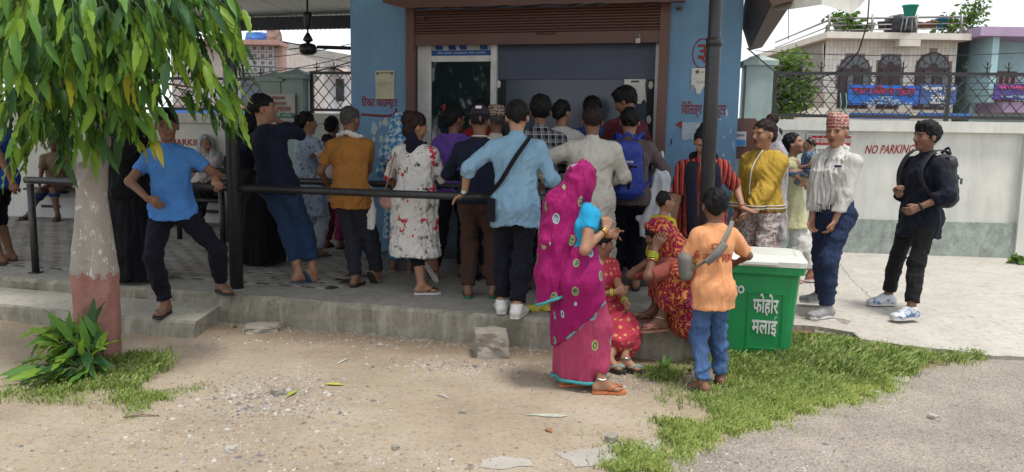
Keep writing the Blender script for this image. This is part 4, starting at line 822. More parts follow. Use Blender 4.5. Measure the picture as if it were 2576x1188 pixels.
# brown sign board fixed at the right corner
bx = BS(1866, TB + .15, 380); z0 = BR(1866, 400, TB + .15)[1]; z1 = BR(1866, 298, TB + .15)[1]
sb = thing('notice_board', 'brown chamfered notice board at the right corner of the booth', 'board', matrix=BM); w_ = .2
mb = MB(); pts = [(bx - w_, z0), (bx + w_ * .85, z0), (bx + w_ * .85, z1 - .08), (bx + w_ * .55, z1), (bx - w_, z1)]; mb.prism(pts, -.015, .015); o = mb.build('panel', BROWNJ, sb, bevel=.003); o.matrix_local = Matrix(((1, 0, 0, 0), (0, 0, 1, TB + .15), (0, 1, 0, 0), (0, 0, 0, 1)))
x, z = BR(1862, 350, TB + .13); MB().box(x - .055, x + .055, TB + .128, TB + .133, z - .07, z + .07).build('leaflet', WP, sb); MB().box(x - .05, x + .05, TB + .124, TB + .127, z - .062, z - .005).build('leaflet_band', pm('leaflet_blue', (.06, .25, .55), bump=0), sb); lettering('leaflet_heading', 'सूचना', .03, PN, sb, Matrix.Translation((x, TB + .126, z + .035)) @ UPR, .08)
bnr = thing('hanging_cloth', 'white cloth banner hanging beside the right jamb behind the blue backpack', 'banner'); v, f = field_mesh([seg(P(1662, 385, 7.0), P(1664, 450, 6.9), (.02, .015), (.07, .03), k=.03), seg(P(1664, 450, 6.9), P(1650, 560, 6.8), (.07, .03), (.14, .03), k=.03), seg(P(1650, 560, 6.8), P(1640, 600, 6.75), (.14, .03), (.1, .02), k=.03)], .011); put('cloth', (folds(v, f, 4, .014, 13, (1.4, 1.4, .25)), f), pm('banner_cloth_white', (.5, .53, .56)), bnr); MB().tube([P(1662, 392, 7.0), B(s2 - .02, TB - .05, P(1662, 380, 7.0).z)], .004, 5).build('tie', BLK, bnr)
# ------------------------------------------------------------------ awning scrap at the upper right
SHT = pm('dusty_plastic_sheet', (.47, .47, .43), (.38, .38, .34), 5, .6, .1); mb = MB()
e_ = [P(1951, 28, 7.0), P(2000, 22, 6.8), P(2068, 12, 6.6), P(2110, 24, 6.55), P(2140, 36, 6.5), P(2162, 18, 6.5), P(2182, -6, 6.5)]; up = [Vector((p.x * 1.0 + .02, p.y + .25, p.z + .42)) for p in e_]; lo2 = [p + Vector((0, .02, .012)) for p in e_]; n = len(e_)
va = [mb.bm.verts.new(p) for p in e_]; vb = [mb.bm.verts.new(p) for p in up]; vc = [mb.bm.verts.new(p + Vector((0, .015, .01))) for p in e_]; vd = [mb.bm.verts.new(p + Vector((0, .015, .01))) for p in up]
for i in range(n - 1):
    mb.bm.faces.new((va[i], va[i + 1], vb[i + 1], vb[i])); mb.bm.faces.new((vc[i + 1], vc[i], vd[i], vd[i + 1])); mb.bm.faces.new((va[i + 1], va[i], vc[i], vc[i + 1]))
aw = thing('awning_sheet', 'bent pale plastic awning sheet hanging over the path at upper right', 'awning'); mb.build('sheet', SHT, aw); MB().tube([P(1940, -60, 7.4), P(2230, -70, 6.7)], .02, 8).build('support_bar', BLK, aw)
# ------------------------------------------------------------------ black iron pole, posts and queue rails
pb_ = B(BS(1765, .28, 760), .28, PZ); pole = thing('iron_pole', 'tall black iron pole standing on the platform in front of the right pier', 'pole', pb_)
MB().lathe([(.052, 0), (.052, 2.03), (.046, 2.05), (.046, 3.12)], 20).build('shaft', BLK, pole); MB().lathe([(.056, 2.0), (.056, 2.06)], 20).build('joint_collar', BLK, pole); MB().box(-.09, .09, -.09, .09, .001, .012).build('base_plate', BLK, pole)
ZR = PZ + .87; TR = .25
def rail(label, t, s0, s1, posts, tall=None, low=None):
    rt = thing('queue_rail', label, 'rail', matrix=BM, group='black queue rails on the platform'); MB().tube([(s0, t, ZR), (s1, t, ZR)], .032, 12).build('top_rail', BLK, rt)
    for i, s in enumerate(posts):
        MB().tube([(s, t, PZ), (s, t, ZR - .034)], .032, 12).build('post', BLK, rt); MB().box(s - .045, s + .045, t - .045, t + .045, PZ + .001, PZ + .014).build('base_plate', BLK, rt)
    if low: MB().tube([(s0, t, PZ + low), (s1, t, PZ + low)], .022, 10).build('lower_rail', BLK, rt)
    return rt
sp0, sp1, sp2, sp3 = BS(85, TR, 600), BS(592, TR, 600), BS(1195, TR, 650), BS(1400, TR, 600)
rail('front black tube rail at the platform edge left of the tall post', TR, sp0 - .05, sp1 - .05, [sp0]); rail('front black tube rail that the denim shirt man rests his hand on', TR, sp1 + .05, sp3, [sp3])
rail('rear black tube rail between the queue lanes', 1.3, BS(540, 1.3, 450), BS(1200, 1.3, 460), [BS(560, 1.3, 560), BS(1198, 1.3, 560)]); rail('far black tube rail near the waiting benches', 2.6, BS(330, 2.6, 440), BS(600, 2.6, 440), [BS(450, 2.6, 540), BS(575, 2.6, 540)], low=.5)
MB().tube([(0, 0, 0), (0, 0, 3.2)], .058, 18).build('iron_post', BLK).matrix_world = BM @ Matrix.Translation((sp1, TR, PZ)); o = bpy.data.objects['iron_post']; tag(o, 'thick black post holding the roof beside the blue T-shirt man', 'post')
# ------------------------------------------------------------------ shed roof with corrugated sheets, beams, ceiling fan
def corr_mat():
    m, nt, bs = newmat('zinc_sheet'); v = coords(nt); r = ramp(nt, [(.3, (.56, .58, .57)), (.7, (.68, .7, .68))]); nt.links.new(noise(nt, v, 1.6, 6), r.inputs['Fac']); nt.links.new(r.outputs['Color'], bs.inputs['Base Color']); bs.inputs['Roughness'].default_value = .5; bs.inputs['Metallic'].default_value = .35; return m
ZINC = corr_mat(); BLUES = pm('blue_roof_paint', (.05, .16, .5)); roof = thing('shed_roof', 'corrugated zinc shed roof with dark beams over the waiting area', 'roof', matrix=BM)
zbk = BR(760, 52, 4.6)[1] + .04; t0, t1 = -.85, 4.9; rise = .07  # unseen front overhang lengthened past the kerb to shade the queue
def zroof(t): return zbk + (4.6 - t) * rise
def sheet(name, sa, sb_, ta, tb, mat, parent, dz=0.0):
    mb = MB(); n = int((sb_ - sa) / .019); A = []; C = []
    for i in range(n + 1):
        s = sa + (sb_ - sa) * i / n; h = .009 * math.sin(2 * math.pi * s / .076); A.append(mb.bm.verts.new((s, ta, zroof(ta) + h + dz))); C.append(mb.bm.verts.new((s, tb, zroof(tb) + h + dz)))
    for i in range(n): mb.bm.faces.new((A[i], A[i + 1], C[i + 1], C[i])).smooth = True
    return mb.build(name, mat, parent)
for i in range(11):
    sa = -9.6 + i * 1.05
    if sa < sr + .3: sheet('roof_sheet', sa, sa + 1.07, t0 - (i % 2) * .004, (t1 if sa < sl - .3 else 2.05), ZINC, roof, .004 * (i % 2))
sheet('blue_edge_sheet', -9.6, sl - .02, 4.75, 5.15, BLUES, roof, -.05)
for t, hh in ((4.45, .17), (2.2, .14), (.25, .12)):
    b = sl - .005 if t > 1 else sr; MB().box(-9.6, b, t - .04, t + .04, zroof(t) - .02 - hh, zroof(t) - .02).build('beam', pm('grey_blue_beam', (.05, .06, .075)), roof)
MB().box(-9.6, sl - .005, 4.9, 4.96, zroof(4.9) - .09, zroof(4.9) - .03).build('purlin', BLK, roof)
fan = thing('ceiling_fan', 'black ceiling fan hanging under the shed roof left of the booth', 'fan'); fx = P(775, 120, 8.9); zt = fx.z
zc = P(775, 55, 8.9).z; fan.location = (fx.x, fx.y, zt); FB = pm('fan_black', (.02, .02, .022), rough=.4); fan.scale = (.78, .78, 1)
MB().tube([(0, 0, .06), (0, 0, zc - zt + .32)], .013, 10).build('down_rod', FB, fan); MB().lathe([(.02, zc - zt - .08), (.05, zc - zt - .04), (.06, zc - zt + .06), (.06, zc - zt + .1), (.02, zc - zt + .1)], 14).build('bracket_cup', FB, fan); MB().lathe([(.02, .16), (.05, .12), (.075, .08), (.02, .05)], 14).build('canopy', FB, fan); MB().lathe([(.03, .05), (.1, .035), (.125, .0), (.12, -.05), (.07, -.075)], 20).build('motor', FB, fan)
for i in range(3):
    a = R(12 + 120 * i); M = Matrix.Rotation(a, 4, 'Z'); mb = MB(); n = 6; top = [];
    for u in range(n):
        x = .12 + .5 * u / (n - 1); w = (.025, .05, .062, .062, .058, .045)[u]; top.append([(x, -w, .012 + .01), (x, w, -.006)])
    vs_ = [M @ Vector(p) for r_ in top for p in r_]; vs2 = [v + Vector((0, 0, .004)) for v in vs_]; fs_ = [(2 * i_, 2 * i_ + 2, 2 * i_ + 3, 2 * i_ + 1) for i_ in range(n - 1)]; mb.faces(vs_ + vs2, fs_ + [tuple(12 + k_ for k_ in f_[::-1]) for f_ in fs_] + [(0, 1, 13, 12), (10, 22, 23, 11)] + [(2 * i_, 12 + 2 * i_, 14 + 2 * i_, 2 * i_ + 2) for i_ in range(n - 1)] + [(2 * i_ + 1, 2 * i_ + 3, 15 + 2 * i_, 13 + 2 * i_) for i_ in range(n - 1)]); mb.build('blade', FB, fan)
# ------------------------------------------------------------------ benches under the shed
WOOD = pm('dark_wood', (.05, .035, .03), (.03, .022, .02), 12, .5, .3, stretch=(8, 8, 1))
def bench(label, c, rz, ln=1.4):
    b = thing('bench', label, 'bench', c, rz, 'dark benches under the shed roof')
    for y in (-.15, 0, .15): MB().box(-ln / 2, ln / 2, y - .065, y + .065, .43, .46).build('seat_slat', WOOD, b, bevel=.004)
    for x in (-ln / 2 + .12, ln / 2 - .12):
        for y in (-.16, .16): MB().tube([(x, y * 1.15, .001), (x, y, .43)], .026, 8).build('leg', WOOD, b)
    MB().box(-ln / 2 + .12, ln / 2 - .12, -.02, .02, .16, .2).build('stretcher', WOOD, b); return b
b0 = G(150, 555, PZ); bench('dark bench under the seated man in brown at the boundary wall', (b0.x + .1, b0.y + .25, PZ), -.1, 1.3); b1 = B(BS(520, 4.2, 500), 4.2, PZ); bench('dark bench under the woman with the white head scarf', b1, -PHI, 1.5)
# ------------------------------------------------------------------ boundary wall with pillars and lattice fence (frame WM: x along, y away)
LIME = paint('lime_washed_wall', (.63, .63, .58), (.4, .39, .34), .45, .85); GREENP = paint('pale_green_plaster', (.36, .45, .42), (.5, .5, .45), .5, .8)
def plinth_mat():
    m, nt, bs = newmat('mouldy_green_plinth'); v = coords(nt); bs.inputs['Roughness'].default_value = .9; r = ramp(nt, [(.3, (.27, .31, .28)), (.7, (.38, .42, .38))]); nt.links.new(noise(nt, v, 2, 6), r.inputs['Fac'])
    s = ramp(nt, [(.4, (0, 0, 0)), (.66, (1, 1, 1))]); nt.links.new(noise(nt, coords(nt, 'Object', (2, 2, 1.3)), 5.5, 9, .8), s.inputs['Fac']); out = mixc(nt, mth(nt, 'MULTIPLY', s.outputs['Color'], .6), r.outputs['Color'], (.07, .078, .068)); nt.links.new(out, bs.inputs['Base Color']); add_bump(nt, bs, noise(nt, v, 30, 6), .3, .01); return m
PLIN = plinth_mat()
zc1 = WR(2150, 303)[1]; zc0 = WR(2150, 330)[1]; zpl = WR(2300, 555)[1]
xr = WR(2566, 500)[0]; xp3a, xp3b = WR(1868, 300)[0], WR(1935, 300)[0]; xg0a, xg0b = WR(664, 300)[0], WR(715, 300)[0]; xg1a, xg1b = WR(716, 300)[0], WR(770, 300)[0]
def wall_run(label, x0, x1, zc=None, plin=True):
    w = thing('boundary_wall', label, 'wall', matrix=WM, group='boundary wall runs'); zt = zc or zc1; zb_ = zt - (zc1 - zc0)
    MB().box(x0, x1, .03, .2, 0, zb_).build('panel', LIME, w); MB().box(x0, x1, -.05, .25, zb_ + .001, zt).build('coping', LIME, w, bevel=.012)
    MB().box(x0, x1, -.02, .05, 0, zpl if plin else .55).build('plinth', PLIN if plin else LIME, w, bevel=.01)
    return w
wR = wall_run('cream boundary wall with stained green plinth behind the men at right', xp3b - .02, xr); wall_run('boundary wall run hidden behind the booth', xg1b - .02, xp3a + .02); wL = wall_run('shaded cream boundary wall behind the benches at left', -15, xg0a + .02, zc1 - .02, False); wE = wall_run('boundary wall run at the far right edge', xr + .35, xr + 4)
MB().box(xr - .02, xr + .36, -.06, .3, 0, zc0 - .01).build('end_pier', LIME, wR, bevel=.01)
def gate_pillar(label, xa, xb, ztop_, y0=-.12, y1=.3, cap=True):
    p = thing('gate_pillar', label, 'pillar', matrix=WM); MB().box(xa, xb, y0, y1, 0, ztop_ - .16).build('shaft', GREENP, p, bevel=.008); c = ((xa + xb) / 2, (y0 + y1) / 2); w, d = (xb - xa) / 2 + .05, (y1 - y0) / 2 + .05; mb = MB(); a = [(c[0] + sx * w, c[1] + sy * d, ztop_ - .158) for sx, sy in ((-1, -1), (1, -1), (1, 1), (-1, 1))]; b = [(x, y, z + .06) for x, y, z in a]; mb.faces(a + b + [(c[0], c[1], ztop_)], [(3, 2, 1, 0), (0, 1, 5, 4), (1, 2, 6, 5), (2, 3, 7, 6), (3, 0, 4, 7), (4, 5, 8), (5, 6, 8), (6, 7, 8), (7, 4, 8)]); mb.build('cap', GREENP, p, bevel=.006); return p
gate_pillar('pale green wall pillar beside the right corner of the booth', xp3a, xp3b, WR(1895, 135)[1]); zg = WR(740, 178)[1]
gate_pillar('left grey green gate pillar with a flat stained cap', xg0a, xg0b - .003, zg + .0, -.1, .3); gate_pillar('right grey green gate pillar with a pyramid cap beside the lattice fence', xg1a + .003, xg1b, zg + .04, -.1, .3)
def fence(label, x0, x1, z0, z1, posts=()):
    f = thing('lattice_fence', label, 'fence', matrix=WM, group='black lattice fences on the boundary wall'); y = .1
    MB().box(x0, x1, y - .02, y + .02, z1 - .04, z1).build('top_bar', BLK, f); MB().box(x0, x1, y - .02, y + .02, z0, z0 + .04).build('bottom_bar', BLK, f)
    for x in posts: MB().box(x - .025, x + .025, y - .022, y + .022, z0 - .1, z1 + .002).build('post', BLK, f)
    mb = MB(); h = z1 - z0 - .08; step = .16; dx = h * .86; n = int((x1 - x0 + dx) / step)
    for i in range(n + 1):
        for sg in (1, -1):
            a = x0 - dx + i * step if sg > 0 else x0 + i * step; b = a + sg * dx
            za, zb2 = z0 + .04, z1 - .04; pa, pb2 = [a, za], [b, zb2]
            lo, hi = min(a, b), max(a, b)
            if hi <= x0 or lo >= x1: continue
            def cl(q, r_):
                if q[0] < x0: t = (x0 - q[0]) / (r_[0] - q[0]); return [x0, q[1] + (r_[1] - q[1]) * t]
                if q[0] > x1: t = (x1 - q[0]) / (r_[0] - q[0]); return [x1, q[1] + (r_[1] - q[1]) * t]
                return q
            pa, pb2 = cl(pa, pb2), cl(pb2, pa); mb.tube([(pa[0], y + .005 * sg, pa[1]), (pb2[0], y + .005 * sg, pb2[1])], .0075, 4)
    o = mb.build('lattice', BLK, f); o['kind'] = 'stuff'
    me = bpy.data.meshes.get('fence_spike')
    if me is None:
        mb = MB(); mb.tube([(0, 0, 0), (0, 0, .1)], .009, 6)
        for sx in (-1, 1): mb.tube([(0, 0, .045), (sx * .035, 0, .065), (sx * .05, 0, .105)], [.008, .007, .002], 5)
        mb.tube([(0, 0, .1), (0, 0, .14)], [.012, .002], 6); me = mb.mesh('fence_spike', BLK)
    x = x0 + .1
    while x < x1: inst('spike', me, f, (x, y, z1)); x += .25
    return f
zf0 = WR(2200, 297)[1]; zf1 = WR(2200, 180)[1]
fence('black lattice fence with trident spikes above the right wall', xp3b + .03, xr + 3.5, zf0, zf1, [xp3b + .06, WR(2392, 240)[0], xr + .6]); fence('black lattice fence panel right of the gate pillars', xg1b + .03, xg1b + 2.2, zf0, zf1 - .03, [xg1b + .055, xg1b + 1.6]); fence('black lattice fence seen through the tree left of the gate pillars', -13, xg0a - .03, zf0 - .01, zf1 - .12, [xg0a - .06, -9.0, -11])
# writing and boards on the wall
def wtext(name, text, px, py, wpx, h, mat, parent, rot=0, y=.03, bold=.002):
    x, z = WR(px, py); w = WR(px + wpx / 2, py)[0] - WR(px - wpx / 2, py)[0]; return lettering(name, text, h, mat, parent, Matrix.Translation((x, y - .004, z)) @ UPR @ Matrix.Rotation(R(rot), 4, 'Z'), w, .001, bold, 1.0, .22 if bold > .0022 else 0)
REDW = pm('faded_red_paint', (.33, .03, .025), (.27, .035, .03), 40, .7, 0)
wtext('no_parking_lettering', 'NO PARKING', 2240, 377, 122, .155, REDW, wR, 1.2, .03, .0025); wtext('no_parking_lettering', 'NO PARKING', 455, 359, 130, .13, REDW, wL)
def wall_board(label, px0, py0, px1, py1, head, lines, y=.0):
    (a, z1), (b, z0) = WR(px0, py0), WR(px1, py1); b_ = thing('health_notice', label, 'notice board', matrix=WM); MB().box(a, b, y - .012, y + .02, z0, z1).build('panel', pm('board_white', (.55, .55, .51)), b_, bevel=.004)
    MB().box(a + .02, b - .02, y - .015, y - .0125, z1 - .14, z1 - .02).build('red_band', pm('board_red', (.33, .02, .025), bump=0), b_); lettering('band_lettering', head, .095, WP, b_, Matrix.Translation(((a + b) / 2, y - .0165, z1 - .085)) @ UPR, (b - a) * .92, .0005, .001)
    for i, t in enumerate(lines): lettering('board_lettering', t, .06, INK, b_, Matrix.Translation(((a + b) / 2, y - .0135, z1 - .21 - i * .1)) @ UPR, (b - a) * (.8 - .12 * (i % 2)), .0005)
    return b_
wall_board('white health board with a red title band behind the topi man', 2030, 337, 2140, 400, 'मेिडकल सेवा पाठेघरको मुखको क्यान्सर रोकथाम', ['सबै प्रकारका यौन रोग', 'जाँच HIO Elec. सेवा', 'सम्पर्क गर्नुहोस्', 'स्वास्थ्यकर्मी'], -.0)
bn = thing('hospital_banner', 'printed white banner with red and green writing hung on the gate pillar', 'banner', matrix=WM); (a, z1), (b, z0) = WR(672, 237), WR(754, 320); yb = -.14
mb = MB(); n = 8; vs_ = [(a + (b - a) * i / n, yb - .01 * math.sin(i * 1.1), z) for z in (z0, z1) for i in range(n + 1)]; mb.faces(vs_, [(i, i + 1, n + 2 + i, n + 1 + i) for i in range(n)]); mb.faces([(x, y + .012, z) for x, y, z in vs_], [(i + 1, i, n + 1 + i, n + 2 + i) for i in range(n)]); mb.build('cloth', pm('banner_white', (.53, .53, .5)), bn)
GRNB = pm('banner_green', (.03, .2, .13), bump=0)
for i, (t, h, w, m) in enumerate((('गण्डक सरकार', .06, .32, REDW), ('स्वास्थ्य मन्त्रालय', .055, .4, REDW), ('बिदया अस्पताल', .095, .62, REDW))): lettering('banner_lettering', t, h, m, bn, Matrix.Translation(((a + b) / 2, yb - .018, z1 - .06 - i * .075)) @ UPR, (b - a) * w * 1.2, .0005, .001)
MB().box(a + .02, b - .01, yb - .017, yb - .0155, z1 - .335, z1 - .265).build('green_band', GRNB, bn); lettering('banner_lettering', 'सेवा लिने तरिका', .06, WP, bn, Matrix.Translation(((a + b) / 2, yb - .0185, z1 - .3)) @ UPR, (b - a) * .8, .0005)
for fx in (.3, .75): MB().box(a + (b - a) * fx - .06, a + (b - a) * fx + .06, yb - .0165, yb - .0155, z0 + .02, z1 - .36).build('flow_box', pm('flow_grey', (.4, .4, .38), bump=0), bn)
mb = MB(); mb.faces([(a + .06 + .04 * math.cos(q), yb - .018, z1 - .1 + .045 * math.sin(q)) for q in np.arange(0, 6.2, .6)], [tuple(range(11))]); mb.build('round_emblem', INKG, bn)
# ------------------------------------------------------------------ houses beyond
YH = 30.0
def hp(px, py, y=YH): return P(px, py, y)
def hbox(px0, py0, px1, py1, y0, y1, name, mat, parent, bevel=0):
    a, b = hp(px0, py1, YH), hp(px1, py0, YH); return MB().box(a.x, b.x, y0, y1, a.z, b.z).build(name, mat, parent, bevel=bevel)
CREAM = paint('cream_house_paint', (.66, .63, .56), (.4, .38, .33), .3, .8); DARKW = pm('dark_brown_joinery', (.045, .026, .03), (.06, .034, .036), 8, .5); TILEM = [paint('facade_tile_%d' % i, c, None, .25, .5) for i, c in enumerate(((.68, .66, .6), (.64, .62, .56), (.72, .7, .65)))]; JOINT = pm('dark_joint', (.24, .22, .2), bump=0); MAUVE = paint('mauve_paint', (.4, .3, .45), (.5, .4, .5), .2, .7); TURQ = paint('turquoise_paint', (.36, .56, .60), (.5, .6, .6), .25, .7); GLS = pm('house_glass', (.05, .07, .085), rough=.1, bump=0, spec=.8); STEEL = pm('rail_steel', (.3, .29, .28), rough=.4, metal=.4)
hs_ = thing('tiled_house', 'cream two storey house with tall wall tiles and arched dark windows', 'house', hp(2240, 300))
def hp_(o): o.location = Vector(o.location) - hs_.location; return o
x0, x1 = hp(2072, 200).x, hp(2402, 200).x; zt, zb2 = hp(2240, 104).z, hp(2240, 282).z
hp_(MB().box(x0, x1, YH + .03, YH + 9, 0, zt).build('wall', JOINT, hs_))
arches = [(2108, 138, 2186), (2207, 138, 2264), (2300, 132, 2386)]         # arched openings, px: left, top, right
cw, ch = (x1 - x0) / 33, (zt - hp(2240, 232).z) / 8; tm = []
for m in TILEM: mb = MB(); mb.box(-cw * .47, cw * .47, 0, .03, -ch * .485, ch * .485); tm.append(mb.mesh('facade_tile', m))
def in_arch(x, z, pad=.05):
    for a, t, b in arches:
        xa, xb = hp(a, 200).x, hp(b, 200).x; r_ = (xb - xa) / 2; zc_ = hp(200, 200).z; zc_ = hp((a + b) / 2, t).z - r_ * .95
        if xa - pad < x < xb + pad and z < zc_: return True
        if z >= zc_ and ((x - (xa + xb) / 2) ** 2 + ((z - zc_) / .95) ** 2) ** .5 < r_ + pad: return True
    return False
rr = random.Random(3)
for i in range(33):
    for j in range(8):
        x, z = x0 + (i + .5) * cw, zt - (j + .5) * ch
        if in_arch(x, z, cw * .3) or z < hp(2240, 225).z: continue
        inst('facade_tile', tm[rr.randrange(3)], hs_, Vector((x, YH, z)) - hs_.location)
hp_(MB().box(x0, x1, YH - .02, YH + .03, zb2, hp(2240, 226).z).build('wall_band', CREAM, hs_)); hp_(MB().box(x0, x1, YH - .01, YH + .029, 0, zb2 - .003).build('lower_wall', CREAM, hs_))
for a, t, b in arches:
    xa, xb = hp(a, 200).x, hp(b, 200).x; r_ = (xb - xa) / 2; c = (xa + xb) / 2; zc_ = hp((a + b) / 2, t).z - r_ * .95; zb_ = hp(c, 226).z - .2; door = b - a < 60
    w = thing('tmp', None, None); bpy.data.objects.remove(w)
    pts = [(xa, zb_), (xb, zb_)] + [(c + r_ * math.cos(q), zc_ + r_ * .95 * math.sin(q)) for q in np.linspace(0, math.pi, 15)]; mb = MB(); mb.prism(pts, -.02, .02); o = mb.build('arched_window' if not door else 'arched_door', DARKW, hs_); o.matrix_local = Matrix.Translation(-hs_.location) @ Matrix(((1, 0, 0, 0), (0, 0, 1, YH - .02), (0, 1, 0, 0), (0, 0, 0, 1)))
    for k_ in range(5):                                                      # fanlight panes
        q0, q1 = math.pi * (k_ + .08) / 5, math.pi * (k_ + .92) / 5; pts = [(c + r_ * .3 * math.cos(q), zc_ + .03 + r_ * .28 * math.sin(q)) for q in (q0, q1)] + [(c + r_ * .86 * math.cos(q), zc_ + .03 + r_ * .8 * math.sin(q)) for q in (q1, (q0 + q1) / 2, q0)]; mb = MB(); mb.prism(pts, 0, .02); p_ = mb.build('pane', GLS, o); p_.matrix_parent_inverse = Matrix(); p_.matrix_local = Matrix.Translation((0, 0, -.045))
    n = 2 if door else 4
    for k_ in range(n):
        wx = 2 * r_ / n; l_ = xa + wx * k_ + wx * .16; mb = MB(); mb.prism([(l_, zb_ + .1), (l_ + wx * .68, zb_ + .1), (l_ + wx * .68, zc_ - .1), (l_, zc_ - .1)], 0, .02); p_ = mb.build('pane' if not door else 'door_panel', GLS if (not door and k_ % 2) else pm('joinery_panel', (.07, .045, .05)), o); p_.matrix_local = Matrix.Translation((0, 0, -.045))
# roof slab, parapet line, roof rail
slab = hp_(MB().box(hp(2068, 0).x, hp(2426, 0).x, YH - .7, YH + 9, zt + .0, hp(2240, 88).z).build('roof_slab', CREAM, hs_, bevel=.02)); hp_(MB().box(hp(2255, 0).x - .1, hp(2300, 0).x, YH - .72, YH - .35, zt - .25, zt - .01).build('beam_end', CREAM, hs_))
ztp = hp(2240, 42).z; zsl = hp(2240, 88).z
for px in (2084, 2192, 2304, 2416): a = hp(px, 88, YH - .5); hp_(MB().tube([(a.x, YH - .5, zsl), (a.x, YH - .5, hp(px, 36, YH - .5).z)], .045, 8).build('roof_post', STEEL, hs_))
for py, r_ in ((45, .04), (62, .025), (74, .025)): hp_(MB().tube([(hp(2084, 0).x, YH - .5, hp(2084, py + 2, YH - .5).z), (hp(2416, 0).x, YH - .5, hp(2416, py - 3, YH - .5).z)], r_, 6).build('roof_rail', STEEL, hs_)); hp_(MB().tube([(hp(2084, 0).x, YH - .5, hp(2084, py + 2, YH - .5).z), (hp(2084, 0).x + .4, YH + 7, hp(2084, py + 2, YH - .5).z)], r_, 6).build('roof_rail', STEEL, hs_))
# receding left side with stair parapet
mb = MB(); mb.faces([hp(2040, 190, 34), hp(2072, 108, YH), hp(2072, 300, YH), hp(2040, 300, 34)], [(0, 1, 2, 3)]); hp_(mb.build('stair_wall', CREAM, hs_)); mb = MB(); mb.tube([hp(2036, 175, 34), hp(2084, 66, YH)], .05, 6); hp_(mb.build('stair_rail', STEEL, hs_))
# porch sheet roof at the foot of the house
for px0, px1 in ((2105, 2250), (2270, 2398)): hp_(hbox(px0, 288, px1, 300, YH - 1.2, YH - 1.1, 'porch_sheet', BLUES, hs_))
def shop_sign(label, px0, py0, px1, py1, y, mat, texts):
    a, b = P(px0, py1, y), P(px1, py0, y); s = thing('shop_sign', label, 'sign', Vector(((a.x + b.x) / 2, y, (a.z + b.z) / 2))); w, h = b.x - a.x, b.z - a.z; MB().box(-w / 2, w / 2, 0, .08, -h / 2, h / 2).build('panel', mat, s, bevel=.01)
    for t, fx, fz, fw, fh, m in texts: lettering('sign_lettering', t, h * fh, m, s, Matrix.Translation((fx * w, -.02, fz * h)) @ UPR, w * fw, .01, .012)
    return s
SB = pm('sign_blue', (.015, .13, .52), bump=0); SB2 = pm('sign_steel_blue', (.06, .12, .33), bump=0); SR = pm('sign_red', (.4, .03, .06), bump=0); SW = pm('sign_white', (.6, .62, .65), bump=0); SLB = pm('sign_pale_blue', (.3, .45, .65), bump=0)
s_ = shop_sign('bright blue medical store sign with red writing on the tiled house', 2133, 216, 2313, 263, YH - 1.5, SB, [('खडका मेिडकल स्टोर्स', .0, .2, .9, .42, SR), ('रामपुर बजार', .02, -.12, .2, .16, SLB), ('यहाँ सबै औषधी पाइन्छ', .02, -.27, .44, .16, SLB), ('सम्पर्क तथा सुपथ मूल्य', .05, -.42, .72, .13, SLB)])
shop_sign('darker blue sign with white writing joined to the medical sign', 2314, 214, 2408, 263, YH - 1.48, SB2, [('सौन्दर्य कस्मेिटक', 0, .28, .9, .24, SW), ('तथा', 0, .02, .12, .16, SW), ('शृङ्गार', 0, -.14, .45, .3, SW), ('प्रो. कमला थापा', 0, -.4, .5, .12, SW)])
# neighbour, turquoise and mauve
h2 = thing('turquoise_house', 'turquoise house with mauve balcony bands at the right edge', 'house', hp(2500, 300))
def q_(o): o.location = Vector(o.location) - h2.location; return o
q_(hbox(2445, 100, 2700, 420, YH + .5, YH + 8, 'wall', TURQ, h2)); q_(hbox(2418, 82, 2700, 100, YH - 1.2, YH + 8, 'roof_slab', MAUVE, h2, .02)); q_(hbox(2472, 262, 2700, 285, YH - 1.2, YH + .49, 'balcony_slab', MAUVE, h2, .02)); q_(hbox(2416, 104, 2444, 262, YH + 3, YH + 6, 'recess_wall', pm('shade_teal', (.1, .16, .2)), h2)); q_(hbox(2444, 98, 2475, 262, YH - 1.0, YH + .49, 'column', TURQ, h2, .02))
dw = q_(hbox(2515, 178, 2576, 262, YH + .4, YH + .5, 'balcony_door', pm('red_brown_door', (.16, .05, .045)), h2))
for i in range(4): q_(hbox(2519 + i * 15, 186, 2529 + i * 15, 240, YH + .36, YH + .399, 'louvre', pm('louvre_grey', (.35, .35, .33)), h2))
for i in range(14): q_(hbox(2476 + i * 9, 222, 2478 + i * 9, 262, YH - 1.16, YH - 1.12, 'balcony_bar', BLK, h2))
q_(hbox(2474, 219, 2700, 222, YH - 1.18, YH - 1.1, 'balcony_rail', BLK, h2))
shop_sign('purple shop banner with pink writing on the turquoise balcony', 2500, 213, 2600, 250, YH - 1.4, pm('sign_violet', (.09, .06, .28), bump=0), [('गिरस कम्प्युटर', 0, .3, .8, .3, pm('sign_pink', (.5, .08, .25), bump=0)), ('पसल सेन्टर', 0, -.3, .7, .2, SLB)])
